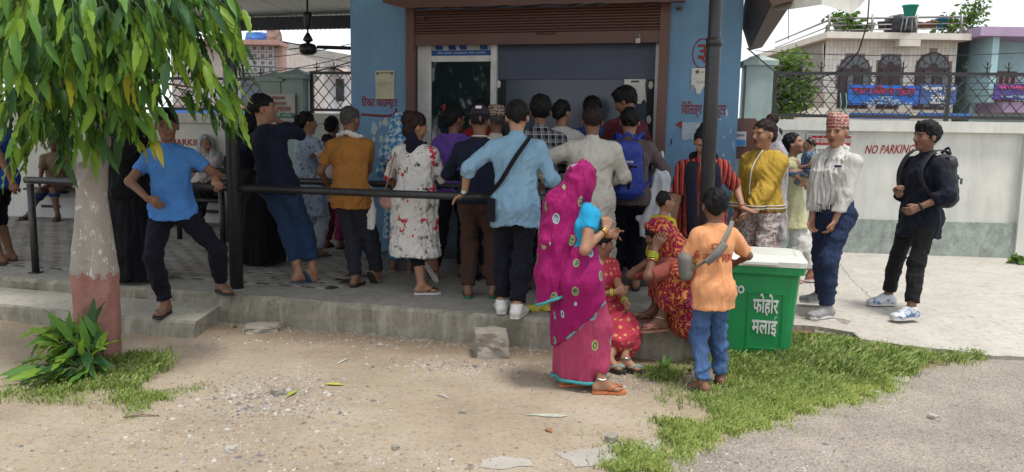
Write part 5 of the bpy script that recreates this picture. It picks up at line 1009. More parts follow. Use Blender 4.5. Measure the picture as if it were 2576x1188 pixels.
# pots, tank, chair, plants on the roof
POT = pm('terracotta', (.25, .1, .06)); POTW = pm('white_pot', (.55, .56, .55)); TANK = pm('black_tank', (.02, .022, .03), rough=.45)
def roofpos(px, py): a = hp(px, py, YH - .2); return Vector((a.x, YH - .2, zsl))
LEAFB = []
def leafy(parent, c, r, n, mat, seed, size=.12, name='foliage'):
    """a mass of leaf faces inside an uneven volume"""
    rr = np.random.default_rng(seed); d = rr.normal(size=(n, 3)); d /= np.linalg.norm(d, axis=1, keepdims=True); cl = rr.normal(size=(9, 3)); cl /= np.linalg.norm(cl, axis=1, keepdims=True); rad = rr.random(n) ** .4 * (.55 + .6 * np.clip((d @ cl.T).max(1), 0, 1) ** 3); ctr = np.array(c) + d * rad[:, None] * np.array(r)
    u = rr.normal(size=(n, 3)); u[:, 2] = u[:, 2] * .4 - .5; u /= np.linalg.norm(u, axis=1, keepdims=True); w = np.cross(u, rr.normal(size=(n, 3))); w /= np.linalg.norm(w, axis=1, keepdims=True); sz = size * rr.uniform(.6, 1.3, (n, 1)); v = np.stack([ctr, ctr + u * sz * .5 + w * sz * .28, ctr + u * sz, ctr + u * sz * .5 - w * sz * .28], 1).reshape(-1, 3); f = np.arange(4 * n).reshape(n, 4)
    o = mesh_np(name, v, f, mat, parent, False); o['kind'] = 'stuff'; return o
def leaf_mat(name, stops, trans=.35, rough=.42):
    m, nt, bs = newmat(name); g = nd(nt, 'ShaderNodeNewGeometry'); r = ramp(nt, stops); nt.links.new(g.outputs['Random Per Island'], r.inputs['Fac']); nt.links.new(r.outputs['Color'], bs.inputs['Base Color']); bs.inputs['Roughness'].default_value = rough; bs.inputs['Specular IOR Level'].default_value = .22
    tr = nd(nt, 'ShaderNodeBsdfTranslucent'); ms = nd(nt, 'ShaderNodeMixShader'); ms.inputs[0].default_value = trans; br = mixc(nt, .5, r.outputs['Color'], (.25, .33, .05)); nt.links.new(br, tr.inputs['Color']); out = nt.nodes['Material Output']; nt.links.new(bs.outputs[0], ms.inputs[1]); nt.links.new(tr.outputs[0], ms.inputs[2]); nt.links.new(ms.outputs[0], out.inputs['Surface']); return m
LFB = leaf_mat('broad_leaf_green', [(0, (.04, .09, .02)), (.5, (.08, .16, .035)), (1, (.13, .22, .05))])
def pot(label, px, py, r_, h, m):
    c = roofpos(px, py); c.z = max(zsl, hp(px, py, YH - .2).z); t = thing('flower_pot', label, 'pot', c, group='pots on the tiled house roof'); MB().lathe([(r_ * .65, 0), (r_, h), (r_ * 1.12, h), (r_ * 1.12, h + .05), (r_ * .9, h + .05), (r_ * .85, h - .02)], 14).build('vessel', m, t); return t
for i, (px, py, r_, h, m, lab) in enumerate(((2110, 84, .22, .35, POTW, 'white roof pot under the leafy plant at left'), (2192, 76, .13, .22, POTW, 'small white roof pot on the shelf'), (2216, 76, .13, .25, pm('dark_tin', (.05, .05, .07)), 'dark tin pot on the roof shelf'), (2237, 77, .2, .18, POT, 'shallow terracotta bowl beside the roof tank'), (2304, 74, .2, .2, POT, 'terracotta pot right of the roof tank'), (2325, 74, .2, .18, POT, 'wide terracotta pot in the middle of the rail shelf'), (2343, 73, .18, .22, POT, 'round terracotta pot next to the blue roof pot'), (2367, 72, .2, .3, pm('blue_pot', (.03, .2, .42)), 'blue plastic roof pot near the right rail post'))):
    pot(lab, px, py, r_, h, m)
tk = thing('water_tank', 'squat black water tank on the tiled house roof', 'tank', roofpos(2263, 86)); tk.scale = (.72, .72, .6); MB().lathe([(.75, 0), (.78, .3), (.74, .35), (.78, .5), (.76, .95), (.6, 1.08), (.2, 1.12)], 22).build('drum', TANK, tk); MB().lathe([(.2, 1.1), (.2, 1.18), (.05, 1.2)], 14).build('lid', TANK, tk)
stl = thing('stool', 'grey plastic stool with a turquoise pot on the roof edge', 'stool', roofpos(2255, 86)); stl.location.y -= .9; stl.scale = (.75, .75, .75); GR = pm('grey_plastic', (.28, .3, .3))
for sx in (-1, 1):
    for sy in (-1, 1): MB().tube([(sx * .27, sy * .22, 0), (sx * .2, sy * .18, .6)], .03, 6).build('leg', GR, stl)
MB().box(-.24, .24, -.22, .22, .6, .66).build('seat', GR, stl, bevel=.01); tp = thing('flower_pot', 'turquoise plastic pot standing on the roof stool', 'pot', stl.location + Vector((0, 0, .5)), group='pots on the tiled house roof'); MB().lathe([(.17, 0), (.25, .35), (.28, .35), (.28, .4), (.2, .38)], 14).build('vessel', pm('turquoise_plastic', (.03, .33, .27)), tp)
def plant(label, c, r_, n, seed, size, cat='plant', trunk=None):
    t = thing('roof_plant' if cat == 'plant' else 'broadleaf_tree', label, cat, c); leafy(t, (0, 0, r_[2] * .9), r_, n, LFB, seed, size, 'crown'); MB().tube([(0, 0, -.02), (.03, 0, r_[2] * .9)] if not trunk else trunk, [.03, .015] if not trunk else [.16, .13, .08][:len(trunk)], 7).build('stem' if not trunk else 'trunk', TWG, t); return t
c = roofpos(2122, 80); plant('leafy potted plant at the left end of the roof rail', c + Vector((0, 0, .1)), (.6, .45, .5), 260, 1, .24); c = roofpos(2388, 80); plant('leafy bush in front of the right roof post', c, (.7, .45, .45), 240, 2, .2); c = hp(2445, 82, YH); plant('taller airy plant on the turquoise house roof', Vector((c.x, YH, c.z)), (.55, .4, .8), 300, 3, .2)
c = roofpos(2160, 84); plant('low trailing plant on the roof slab', c, (.5, .3, .22), 150, 5, .2)
c = hp(1980, 300, 24); tr_ = plant('broadleaf tree with pale green leaves behind the right fence', Vector((c.x, 24, 0)), (.1, .1, .1), 4, 6, .2, 'tree', [(0, 0, 0), (.05, 0, 1.5), (.1, 0, 3.4)])
for i, (px, py, rx, rz, n) in enumerate(((1990, 165, .62, .55, 620), (1965, 215, .75, .55, 720), (2015, 225, .5, .7, 520), (1985, 265, .7, .4, 420), (1950, 265, .5, .4, 260))): q = P(px, py, 24); leafy(tr_, q - Vector(tr_.location), (rx, .6, rz), n, LFB, 30 + i, .17, 'crown')
# low buildings between
lw = thing('low_shed', 'small brick shed with a pale green sheet behind the right fence', 'shed', P(1990, 300, 26)); 
def w_(o): o.location = Vector(o.location) - lw.location; return o
a, b = P(1925, 320, 26), P(2075, 232, 26); w_(MB().box(a.x, b.x, 26, 28, 0, b.z).build('wall', concrete('grey_brick_wall', (.3, .25, .21), (.22, .2, .18)), lw)); w_(MB().box(P(1975, 0, 26).x, P(2000, 0, 26).x, 25.94, 25.99, P(1975, 260, 26).z, P(1975, 242, 26).z).build('vent_block', pm('vent_dark', (.08, .07, .07)), lw)); a, b = P(1930, 320, 25), P(2080, 272, 25); w_(MB().box(a.x, b.x, 24.9, 25, 0, b.z).build('front_wall', CREAM, lw)); mb = MB(); mb.faces([P(1932, 218, 25.5), P(1952, 210, 25.5), P(1978, 272, 25.5), P(1940, 276, 25.5)], [(0, 1, 2, 3)]); w_(mb.build('leaning_sheet', pm('green_sheet', (.4, .5, .4)), lw))
# left houses seen under the shed roof
h3 = thing('white_house', 'white house with curved window hoods seen under the shed roof', 'house', P(800, 300, 26))
def e_(o): o.location = Vector(o.location) - h3.location; return o
WHT = paint('white_house_paint', (.56, .57, .6), (.45, .45, .44), .25, .8); ZH = lambda px, py, y=26: P(px, py, y)
mb = MB(); mb.faces([ZH(688, 120), ZH(892, 158, 30), ZH(892, 420, 30), ZH(688, 420)], [(0, 3, 2, 1)]); mb.faces([ZH(688, 120) + Vector((.3, 5, 0)), ZH(892, 158, 30) + Vector((.3, 5, 0)), ZH(892, 158, 30), ZH(688, 120)], [(0, 1, 2, 3)]); e_(mb.build('wall', WHT, h3)); mb = MB(); mb.tube([ZH(676, 113, 25.6), ZH(892, 150, 29.5)], .18, 4); e_(mb.build('parapet', concrete('grey_parapet', (.36, .35, .33), (.24, .24, .23)), h3))
for px, py, w, hh in ((760, 165, 42, 62), (845, 185, 40, 70)):
    y = 26 + (px - 688) / 204 * 4 - .06; a, b = ZH(px - w / 2, py + hh, y), ZH(px + w / 2, py, y); win = e_(MB().box(a.x, b.x, y - .05, y + .05, a.z, b.z - .2).build('window', DARKW, h3)); mb = MB(); c = (a.x + b.x) / 2; r_ = (b.x - a.x) / 2 + .25
    pts = [(c + r_ * math.cos(q), b.z - .25 + .42 * math.sin(q)) for q in np.linspace(math.pi, 0, 9)]; vs_ = [(x, y - .5, z) for x, z in pts] + [(x, y, z + .12) for x, z in pts]; mb.faces(vs_, [(i, i + 1, 10 + i, 9 + i) for i in range(8)]); mb.faces([(x, y_, z - .08) for x, y_, z in vs_], [(i + 1, i, 9 + i, 10 + i) for i in range(8)]); e_(mb.build('window_hood', pm('hood_pink', (.45, .33, .31)), h3))
    for k_ in (-.25, .25): w2 = (b.x - a.x); MB().box(c + k_ * w2 - w2 * .17, c + k_ * w2 + w2 * .17, y - .07, y - .051, a.z + .1, b.z - .4).build('pane', GLS, win)
h4 = thing('breeze_block_house', 'house front of red and white breeze blocks left of the gate pillars', 'house', P(640, 300, 22))
def r_2(o): o.location = Vector(o.location) - h4.location; return o
REDB = pm('red_breeze_paint', (.36, .22, .19)); bx0, bx1 = P(596, 0, 22).x, P(702, 0, 22).x; r_2(MB().box(P(420, 0, 22).x, bx1, 22.1, 27, 0, P(640, 118, 22).z).build('wall', pm('pinkish_wall', (.5, .45, .42)), h4)); bh = .17; bm_ = []
mb = MB(); mb.box(-.1, .1, -.04, .0, -.08, .08); b1_ = mb.mesh('breeze_block', pm('breeze_white', (.55, .55, .55))); mb = MB(); mb.box(-.045, .045, -.07, -.041, -.04, .05); b2_ = mb.mesh('block_hole', pm('breeze_grey', (.2, .19, .2)))
z = P(640, 122, 22).z; j = 0
while z > P(640, 185, 22).z:
    x = bx0
    while x < bx1 - .1:
        o = inst('breeze_block', b1_, h4, Vector((x, 22.08, z)) - h4.location); inst('block_hole', b2_, o, (0, 0, 0)); x += .215
    z -= .19; j += 1
r_2(MB().box(P(420, 0, 22).x, bx1 + .1, 21.6, 22.5, P(640, 116, 22).z, P(640, 104, 22).z).build('red_cornice', REDB, h4)); r_2(MB().box(bx1 - .02, bx1 + .08, 21.95, 22.3, 0, P(640, 104, 22).z - .005).build('corner_post', REDB, h4)); r_2(MB().box(P(600, 0, 22).x, P(655, 0, 22).x, 21.98, 22.05, P(640, 260, 22).z, P(640, 190, 22).z).build('window', GLS, h4)); r_2(MB().box(P(420, 0, 22).x, bx1, 21.9, 22.06, P(640, 300, 22).z, P(640, 268, 22).z).build('red_brick_band', REDB, h4)); r_2(MB().box(P(420, 0, 22).x, bx1, 21.0, 21.1, P(640, 294, 22).z - .3, P(640, 275, 22).z).build('blue_sheet', BLUES, h4))
for px, py, sz, lab, m in ((650, 98, (.55, .3), 'blue tarpaulin bundle on the breeze block house roof', BLUES), (690, 95, (.3, .4), 'stacked junk on the breeze block house roof', concrete('junk', (.3, .2, .17), (.2, .15, .12)))): c = P(px, py, 22); rock('roof_bundle', c, (sz[0], .4, sz[1]), m, lab, 'bundle', 9)
# overhead wires
WIRE = pm('wire_black', (.02, .02, .022), bump=0)
def wire(label, a, b, sag, r_=.012):
    mb = MB(); A, C = Vector(a), Vector(b); mb.tube([A.lerp(C, i / 12) - Vector((0, 0, sag * 4 * (i / 12) * (1 - i / 12))) for i in range(13)], r_, 4); tag(mb.build('overhead_wire', WIRE), label, 'wire', 'overhead wires')
for i, (y0, y1) in enumerate(((128, 118), (176, 180), (190, 196), (207, 212), (222, 228), (250, 240))): wire('overhead wire %s over the tiled house' % ('first from the top', 'second from the top', 'third from the top', 'fourth from the top', 'fifth from the top', 'lowest one')[i], P(1900, y0, 18), P(2800, y1, 18), .15, .011)
for i, (y0, y1) in enumerate(((150, 90), (190, 118), (205, 135), (222, 128), (160, 155))): wire('wire %s across the white house under the shed roof' % ('topmost on the left and', 'second highest', 'third highest', 'fourth highest', 'level')[i], P(560, y0, 17), P(960, y1, 17), .12, .011)
mb = MB(); mb.tube([P(2188, -20, 9), P(2182, 60, 9), P(2160, 130, 9), P(2120, 175, 9.4), P(2040, 205, 10), P(1960, 190, 10.2), P(1880, 122, 9)], .008, 6); tag(mb.build('hanging_cable', WIRE), 'black cable sagging from the awning to the booth eave', 'cable'); mb = MB(); mb.tube([P(1984, -30, 8), P(1983, 100, 8)], .004, 5); tag(mb.build('hanging_string', WIRE), 'thin string hanging from the pale awning sheet', 'string')
for px in (2122, 2108): a = P(px, 260, 10); mb = MB(); mb.tube([P(px + 6, 235, 10.1), P(px + 8, 262, 10.0), P(px, 300, 9.95)], .006, 5); o = mb.build('plug_lead', pm('lead_green', (.1, .3, .22), bump=0)); tag(o, '%s plug lead hanging from the lattice fence' % ('right' if px == 2122 else 'left'), 'lead', 'plug leads on the fence'); q = P(px, 304, 9.95); MB().box(q.x - .02, q.x + .02, q.y - .015, q.y + .015, q.z - .05, q.z + .01).build('plug', WHITE, o, bevel=.004)
c = G(2556, 664, VZ); wd = thing('weed', 'small leafy weed at the foot of the right wall', 'plant', c); leafy(wd, (.05, 0, .07), (.13, .09, .09), 40, LFB, 71, .12, 'leaf_mass'); MB().tube([(0, 0, 0), (.04, 0, .1)], .006, 5).build('stem', LFB, wd)
# ------------------------------------------------------------------ the mast tree with hanging wavy leaves
def bark_mat():
    m, nt, bs = newmat('painted_bark'); v = coords(nt); bs.inputs['Roughness'].default_value = .9; sx = nd(nt, 'ShaderNodeSeparateXYZ'); nt.links.new(v, sx.inputs[0]); r = ramp(nt, [(.3, (.17, .145, .125)), (.7, (.29, .255, .22))]); nt.links.new(noise(nt, coords(nt, 'Object', (3, 3, 1)), 5, 7, .7), r.inputs['Fac']); bark = r.outputs['Color']
    w = ramp(nt, [(.57, (0, 0, 0)), (.6, (1, 1, 1))]); nt.links.new(noise(nt, coords(nt, 'Object', (2.2, 2.2, 1)), 11, 9, .78), w.inputs['Fac'])
    zn = mth(nt, 'ADD', sx.outputs[2], mth(nt, 'MULTIPLY', mth(nt, 'SUBTRACT', noise(nt, v, 17, 5), .5), .2)); g1 = mth(nt, 'GREATER_THAN', zn, .6); mr = nd(nt, 'ShaderNodeMapRange'); nt.links.new(zn, mr.inputs[0]); mr.inputs[1].default_value = 1.42; mr.inputs[2].default_value = 1.1
    fl = mth(nt, 'MULTIPLY', mth(nt, 'MULTIPLY', w.outputs['Color'], mr.outputs[0]), .85); up = mixc(nt, mth(nt, 'MULTIPLY', mr.outputs[0], .45), bark, (.36, .335, .3)); up = mixc(nt, fl, up, (.62, .61, .58)); r2 = ramp(nt, [(.35, (.25, .11, .09)), (.65, (.31, .155, .125))]); nt.links.new(noise(nt, v, 11, 6), r2.inputs['Fac']); w2 = ramp(nt, [(.64, (0, 0, 0)), (.69, (1, 1, 1))]); nt.links.new(noise(nt, v, 16, 6, .7), w2.inputs['Fac'])
    red = mixc(nt, w2.outputs['Color'], r2.outputs['Color'], (.27, .22, .19)); nt.links.new(mixc(nt, g1, red, up), bs.inputs['Base Color']); add_bump(nt, bs, mth(nt, 'ADD', noise(nt, v, 14, 7, .7), mth(nt, 'MULTIPLY', noise(nt, coords(nt, 'Object', (1, 1, 5)), 12, 4), .6)), .6, .015); return m
T0 = G(250, 902); tree = thing('mast_tree', 'mast tree with long drooping wavy leaves and red and white painted trunk', 'tree', T0)
bark = bark_mat()
pr = [seg((.05, 0, -.05), (.05, .01, .6), .1, .093, k=.02), seg((.05, .01, .6), (.015, .02, 1.22), .093, .08, k=.03), seg((-.1, -.02, -.05), (-.09, -.01, .62), .07, .062, k=.004), seg((-.09, -.01, .62), (-.045, .02, 1.2), .062, .056, k=.02), seg((.012, .02, 1.22), (.075, .03, 1.5), .082, .05, k=.04), seg((.075, .03, 1.5), (.09, .05, 2.2), .05, .042, k=.03), seg((.09, .05, 2.2), (.08, .04, 3.4), .042, .03, k=.02), seg((-.045, .03, 1.2), (-.07, .06, 1.32), .06, .05, k=.03)]
v, f = field_mesh(pr, .015); v = folds(v, f, 4, .006, 9, (1, 1, .3)); put('trunk', (v, f), bark, tree)
LEAFM = [leaf_mat('mast_leaf_dark', [(0, (.018, .06, .022)), (.6, (.03, .088, .03)), (1, (.042, .115, .034))], .28, .45), leaf_mat('mast_leaf_mid', [(0, (.065, .17, .035)), (1, (.11, .25, .045))], .35, .46), leaf_mat('mast_leaf_fresh', [(0, (.14, .29, .035)), (1, (.24, .38, .045))], .45, .4), leaf_mat('mast_leaf_yellow', [(0, (.26, .3, .03)), (.5, (.36, .34, .03)), (1, (.32, .24, .03))], .45, .4)]
def leaf_geo(seed, wave=1.0):
    rr = np.random.default_rng(seed); n = 9; vs = []
    for i in range(n):
        u = i / (n - 1); w = .13 * (math.sin(math.pi * min(1, u ** .75)) ** .8) * (1 - .25 * u) + .002; zc = -.16 * u * u; ph = 0
        ru = .03 * math.sin(u * 22 + seed) * wave; rv = .03 * math.sin(u * 22 + 2.1 + seed) * wave; vs += [(-w, u, zc + w * .35 + ru), (0, u, zc), (w, u, zc + w * .35 + rv)]
    fs = []
    for i in range(n - 1):
        a = 3 * i; fs += [(a, a + 1, a + 4, a + 3), (a + 1, a + 2, a + 5, a + 4)]
    return np.array(vs), np.array(fs)
GEO = [leaf_geo(i) for i in range(4)]; LM = []
for m in LEAFM:
    row = []
    for g in GEO:
        o = mesh_np('leaf', g[0], g[1], m, None); row.append(o.data); bpy.data.objects.remove(o)
    LM.append(row)
rr = random.Random(21); leaves = []; twigs = []
def sprig(tip, base, n, ln, fresh, spread=1.0):
    """a drooping twig from base to tip carrying leaves on both sides"""
    base, tip = Vector(base), Vector(tip); mid = base.lerp(tip, .5) + Vector((0, 0, .06)); pts = [base, mid, tip]; twigs.append(pts)
    for i in range(n):
        u = (i + .8) / n; p = base.lerp(mid, u * 2) if u < .5 else mid.lerp(tip, u * 2 - 1); ax = (tip - base).normalized(); side = ax.cross(Vector((rr.gauss(0, 1), rr.gauss(0, 1), rr.gauss(0, .3)))).normalized(); side = side if i % 2 else -side
        d = (ax * rr.uniform(.5, 1.0) + side * rr.uniform(.25, .75) * spread + Vector((0, 0, -rr.uniform(.45, 1.1)))).normalized(); l_ = ln * rr.uniform(.75, 1.2) * (1 - .25 * abs(u - .55)); last = i >= n - 3
        q = 3 if (last and fresh > .8 and rr.random() > .55) else (2 if (fresh > .45 and u > .45 and rr.random() > .35) else (1 if rr.random() < .4 + fresh * .5 else 0))
        x = d.cross(Vector((rr.gauss(0, .5), rr.gauss(0, .5), 1))); x = x.normalized() if x.length > .05 else Vector((1, 0, 0)); z = x.cross(d); M = Matrix((x, d, z)).transposed().to_4x4(); leaves.append((Matrix.Translation(p) @ M @ Matrix.Diagonal((l_, l_, l_, 1)), q))
def tl(px, py, Y): return P(px, py, Y) - T0
# sprigs that hang at the near side, tips given by their place in the crown's outline
tips = [(30, 445, 4.8), (75, 425, 4.85), (165, 440, 4.95), (235, 425, 5.0), (345, 390, 5.0), (300, 380, 5.0), (612, 330, 5.2), (40, 400, 4.75), (95, 330, 4.6), (20, 290, 4.5), (150, 410, 4.9), (60, 220, 4.45), (130, 250, 4.6), (205, 330, 4.75), (190, 385, 4.9), (255, 395, 5.0), (245, 300, 4.7), (300, 330, 4.8), (345, 330, 4.85), (330, 250, 4.6), (395, 395, 4.95), (385, 300, 4.75), (470, 200, 4.8), (500, 230, 5.0), (545, 250, 4.95), (560, 305, 5.05), (525, 200, 4.85), (590, 220, 5.0), (615, 200, 5.1), (600, 130, 5.0), (560, 120, 4.8), (490, 140, 4.7), (430, 190, 4.6), (370, 150, 4.5), (300, 170, 4.5), (240, 190, 4.5), (180, 140, 4.4), (110, 140, 4.35), (40, 120, 4.35), (70, 60, 4.3), (150, 60, 4.3), (230, 80, 4.3), (310, 70, 4.35), (390, 60, 4.4), (460, 60, 4.5), (530, 50, 4.65), (590, 50, 4.85), (620, 60, 5.1), (160, 230, 4.55), (5, 360, 4.8), (275, 240, 4.6), (200, 210, 4.5), (400, 235, 4.65), (345, 200, 4.5), (585, 300, 5.2), (20, 180, 4.4)]
for k_, (px, py, Y) in enumerate(tips):
    t = tl(px + rr.uniform(-8, 8), py - 34, Y); r_ = math.hypot(t.x, t.y); b = Vector((t.x * .68, t.y * .72 + .02, t.z + rr.uniform(.28, .4))); sprig(t, b, 10, .215, rr.random() * .75 + .25)
for k_ in range(270):                                                        # the rest of the crown, all round
    a = rr.uniform(0, 6.283); r_ = 1.0 * rr.random() ** .55; zl = 1.52 + .25 * rr.random() + .12 * (r_ < .3); z = zl + (3.3 - zl) * rr.random() ** 1.15; k2 = 1.0 - .28 * max(0, (z - 2.6)); t = Vector((.05 + r_ * math.cos(a) * k2, r_ * math.sin(a) * k2 * .85, z)); b = Vector((t.x * .6, t.y * .6, z + rr.uniform(.22, .4)))
    if not (.42 < t.x < .95 and z < 2.0 and t.y < .7): sprig(t, b, 9, .2, rr.random() * .6)
for k_ in range(40):                                                         # dense inner leaves round the stem
    a = rr.uniform(0, 6.283); z = rr.uniform(1.55, 3.2); t = Vector((.08 + .28 * math.cos(a), .28 * math.sin(a), z)); sprig(t, Vector((.08, .04, z + .25)), 10, .2, .1)
def emit_leaves(leaves, parent, limit, loc, name):
    M0 = Matrix.Translation(loc); dist = lambda L_: (M0 @ L_[0].translation - cam.location).length
    def vis(L_):
        w = M0 @ L_[0].translation; v = CM.T @ np.array(w - cam.location); px = CX + F * v[0] / -v[2]; py = CY - F * v[1] / -v[2]; return -30 < px < 2600 and -90 < py < 1200
    front = sorted([L_ for L_ in leaves if vis(L_)], key=dist)[:limit]; ids = set(id(L_) for L_ in front); 
    for M, q in front: inst('leaf', LM[q][rr.randrange(4)], parent, matrix=M)
    vs = []; fs = []; mi = []; n = 0
    for L_ in leaves:
        if id(L_) in ids: continue
        M, q = L_; g = GEO[rr.randrange(4)]; A = np.array(M); vs.append(g[0] @ A[:3, :3].T + A[:3, 3]); fs.append(g[1] + n); n += len(g[0]); mi += [q] * len(g[1])
    if vs: o = mesh_np(name, np.concatenate(vs), np.concatenate(fs), LEAFM, parent, True, mi); o['kind'] = 'stuff'
TWGG = pm('green_twig', (.07, .08, .035), bump=0)
emit_leaves(leaves, tree, 298, T0, 'crown')
mb = MB()
for pts in twigs: mb.tube(pts, [.006, .004, .002], 4, caps=False)
o = mb.build('fine_twig', TWGG, tree); o['kind'] = 'stuff'
mb = None
for i in range(9):
    a = i * 2.4; z = 1.75 + i * .17; MB().tube([(.085, .045, z), (.085 + .3 * math.cos(a), .045 + .3 * math.sin(a), z + .16), (.085 + .62 * math.cos(a), .045 + .6 * math.sin(a), z + .12)], [.018, .013, .006], 6).build('branch', TWG, tree)
# ------------------------------------------------------------------ shoots at the foot of the tree
leaves = []; twigs = []; S0 = G(175, 960); shr = thing('shrub', 'bushy leafy shoots sprouting at the foot of the painted trunk', 'shrub', S0)
for i, (px, py, Y) in enumerate(((70, 960, 4.75), (100, 905, 4.85), (110, 850, 4.95), (150, 830, 5.0), (185, 830, 5.1), (225, 835, 5.15), (255, 860, 5.05), (160, 900, 4.8), (210, 900, 4.85), (130, 960, 4.65), (180, 960, 4.7), (230, 930, 4.9), (50, 1000, 4.6), (100, 1000, 4.6), (260, 920, 5.0), (145, 870, 4.85), (200, 870, 4.9), (120, 820, 5.1), (240, 890, 4.9), (160, 930, 4.75), (40, 975, 4.7))):
    t = P(px, py, Y) - S0; t.z = max(t.z, .05); b = Vector((.12 + rr.uniform(-.1, .1), .12 + rr.uniform(-.08, .08), .02)); b = b.lerp(Vector((t.x, t.y, t.z + .1)), .35); sprig(t, b, 10, .23, .4 + rr.random() * .4, 1.3)
leaves = [(M, q) for M, q in leaves if (M @ Vector((0, 1, -.1))).z > .01]
emit_leaves(leaves, shr, 150, S0, 'inner_foliage')
mb = MB()
for pts in twigs: mb.tube([(.12, .12, 0)] + pts, [.009, .007, .005, .002], 5, caps=False)
mb.build('shoot', TWGG, shr)['kind'] = 'stuff'
# ------------------------------------------------------------------ grass
def inpoly(x, y, p):
    c = np.zeros(len(x), bool); j = len(p) - 1
    for i in range(len(p)):
        m = ((p[i][1] > y) != (p[j][1] > y)) & (x < (p[j][0] - p[i][0]) * (y - p[i][1]) / (p[j][1] - p[i][1] + 1e-12) + p[i][0]); c ^= m; j = i
    return c
def grass_up(m):
    nt = m.node_tree; bs = nt.nodes['Principled BSDF']; g = nd(nt, 'ShaderNodeNewGeometry'); v = nd(nt, 'ShaderNodeVectorMath', operation='MULTIPLY_ADD'); v.inputs[1].default_value = (.35, .35, .35); v.inputs[2].default_value = (0, 0, .8); nt.links.new(g.outputs['Normal'], v.inputs[0]); n = nd(nt, 'ShaderNodeVectorMath', operation='NORMALIZE'); nt.links.new(v.outputs[0], n.inputs[0]); nt.links.new(n.outputs[0], bs.inputs['Normal']); return m
GRS = leaf_mat('meadow_grass', [(0, (.15, .23, .05)), (.5, (.24, .34, .08)), (.85, (.34, .42, .13)), (1, (.5, .45, .24))], .4, .5); GRS2 = leaf_mat('yellowish_grass', [(0, (.27, .38, .075)), (.5, (.4, .5, .12)), (1, (.56, .56, .24))], .45, .5)  # the second kind is lighter, yellower short grass
def grass(name, label_poly, n, hgt, mat, seed, thin=None, width=.0024, z=0.0, jit=.045):
    poly = [tuple(G(*p))[:2] for p in label_poly]; rr = np.random.default_rng(seed); P_ = np.array(poly); lo, hi = P_.min(0), P_.max(0); X = rr.uniform(lo[0], hi[0], n * 5); Y = rr.uniform(lo[1], hi[1], n * 5)
    jx = X + .07 * np.sin(X * 13 + Y * 5) + .04 * np.sin(Y * 31 + X * 17) + rr.normal(0, jit, len(X)); jy = Y + .07 * np.sin(Y * 11 + X * 9) + .04 * np.sin(X * 37) + rr.normal(0, jit, len(X)); m = inpoly(jx, jy, poly); m &= (np.sin(X * 9 + 2 * np.sin(Y * 6)) + np.sin(Y * 11 + 1.7 * np.sin(X * 8)) + rr.normal(0, .9, len(X)) > (-.75 if thin is None else thin)); X, Y = X[m][:n], Y[m][:n]; n = len(X)
    a = rr.uniform(0, 6.283, n); h = hgt(X, Y) * rr.uniform(.55, 1.3, n); ln = h * rr.uniform(.25, .9, n); dx, dy = np.cos(a), np.sin(a); w = width * rr.uniform(.7, 1.3, n); z0 = np.full(n, z - .003); o3 = lambda x, y, zz: np.stack([x, y, zz], 1)
    v = np.stack([o3(X - dy * w, Y + dx * w, z0), o3(X + dy * w, Y - dx * w, z0), o3(X + dx * ln * .35 + dy * w * .8, Y + dy * ln * .35 - dx * w * .8, z0 + h * .6), o3(X + dx * ln * .35 - dy * w * .8, Y + dy * ln * .35 + dx * w * .8, z0 + h * .6), o3(X + dx * ln + dy * w * .15, Y + dy * ln - dx * w * .15, z0 + h * rr.uniform(.75, 1.0, n)), o3(X + dx * ln - dy * w * .15, Y + dy * ln + dx * w * .15, z0 + h)], 1).reshape(-1, 3)
    b = 6 * np.arange(n)[:, None]; f = np.concatenate([b + np.array([0, 1, 2, 3]), b + np.array([3, 2, 4, 5])]); return tag(mesh_np(name, v, f, mat, None, False), kind='stuff')
grass_up(GRS); grass_up(GRS2); cb = G(1930, 880); near_bin = lambda x, y: .042 + .08 * np.exp(-((x - cb.x - .2) ** 2 * 1.2 + (y - cb.y + .25) ** 2 * 3.5))
strip = [(1480, 1192), (1600, 1132), (1740, 1052), (1800, 1005), (1835, 950), (1830, 905), (1900, 880), (1990, 862), (2060, 872), (2150, 872), (2270, 858), (2330, 880), (2470, 898), (2480, 908), (2390, 910), (2290, 925), (2230, 965), (2120, 985), (2030, 1020), (1890, 1068), (1790, 1092), (1620, 1192)]
grass('grass_strip', strip, 34000, near_bin, GRS, 1); grass('stray_grass', strip, 4200, lambda x, y: .035 + 0 * x, GRS, 11, .3, jit=.16)
grass('verge_grass', [(1480, 1192), (1600, 1140), (1760, 1060), (1950, 980), (2150, 930), (2260, 930), (2240, 985), (2100, 1020), (1900, 1085), (1800, 1105), (1640, 1192)], 26000, lambda x, y: .036 + 0 * x, GRS2, 2, -.5)
grass('sparse_grass', [(1640, 930), (1840, 890), (1850, 960), (1800, 1010), (1700, 1060), (1640, 990)], 3500, lambda x, y: .045 + 0 * x, GRS, 3, 1.1)
grass('tuft_grass', [(60, 985), (140, 920), (300, 905), (400, 905), (420, 930), (380, 965), (300, 1000), (200, 1020), (80, 1020)], 6500, lambda x, y: .05 + .04 * np.exp(-((x + 2.2) ** 2 + (y - 5.2) ** 2) * 6), GRS, 4, -.2, jit=.08)
grass('thin_grass', [(240, 1010), (330, 1000), (420, 985), (440, 1010), (340, 1055), (280, 1060)], 1500, lambda x, y: .03 + 0 * x, GRS, 5, .6); grass('edge_grass', [(250, 1000), (480, 960), (520, 980), (430, 1020), (260, 1080)], 500, lambda x, y: .025 + 0 * x, GRS, 6, 1.2)
grass('foot_weeds', [(1560, 940), (1700, 925), (1760, 935), (1700, 955), (1580, 960)], 900, lambda x, y: .035 + 0 * x, GRS, 8, .5)
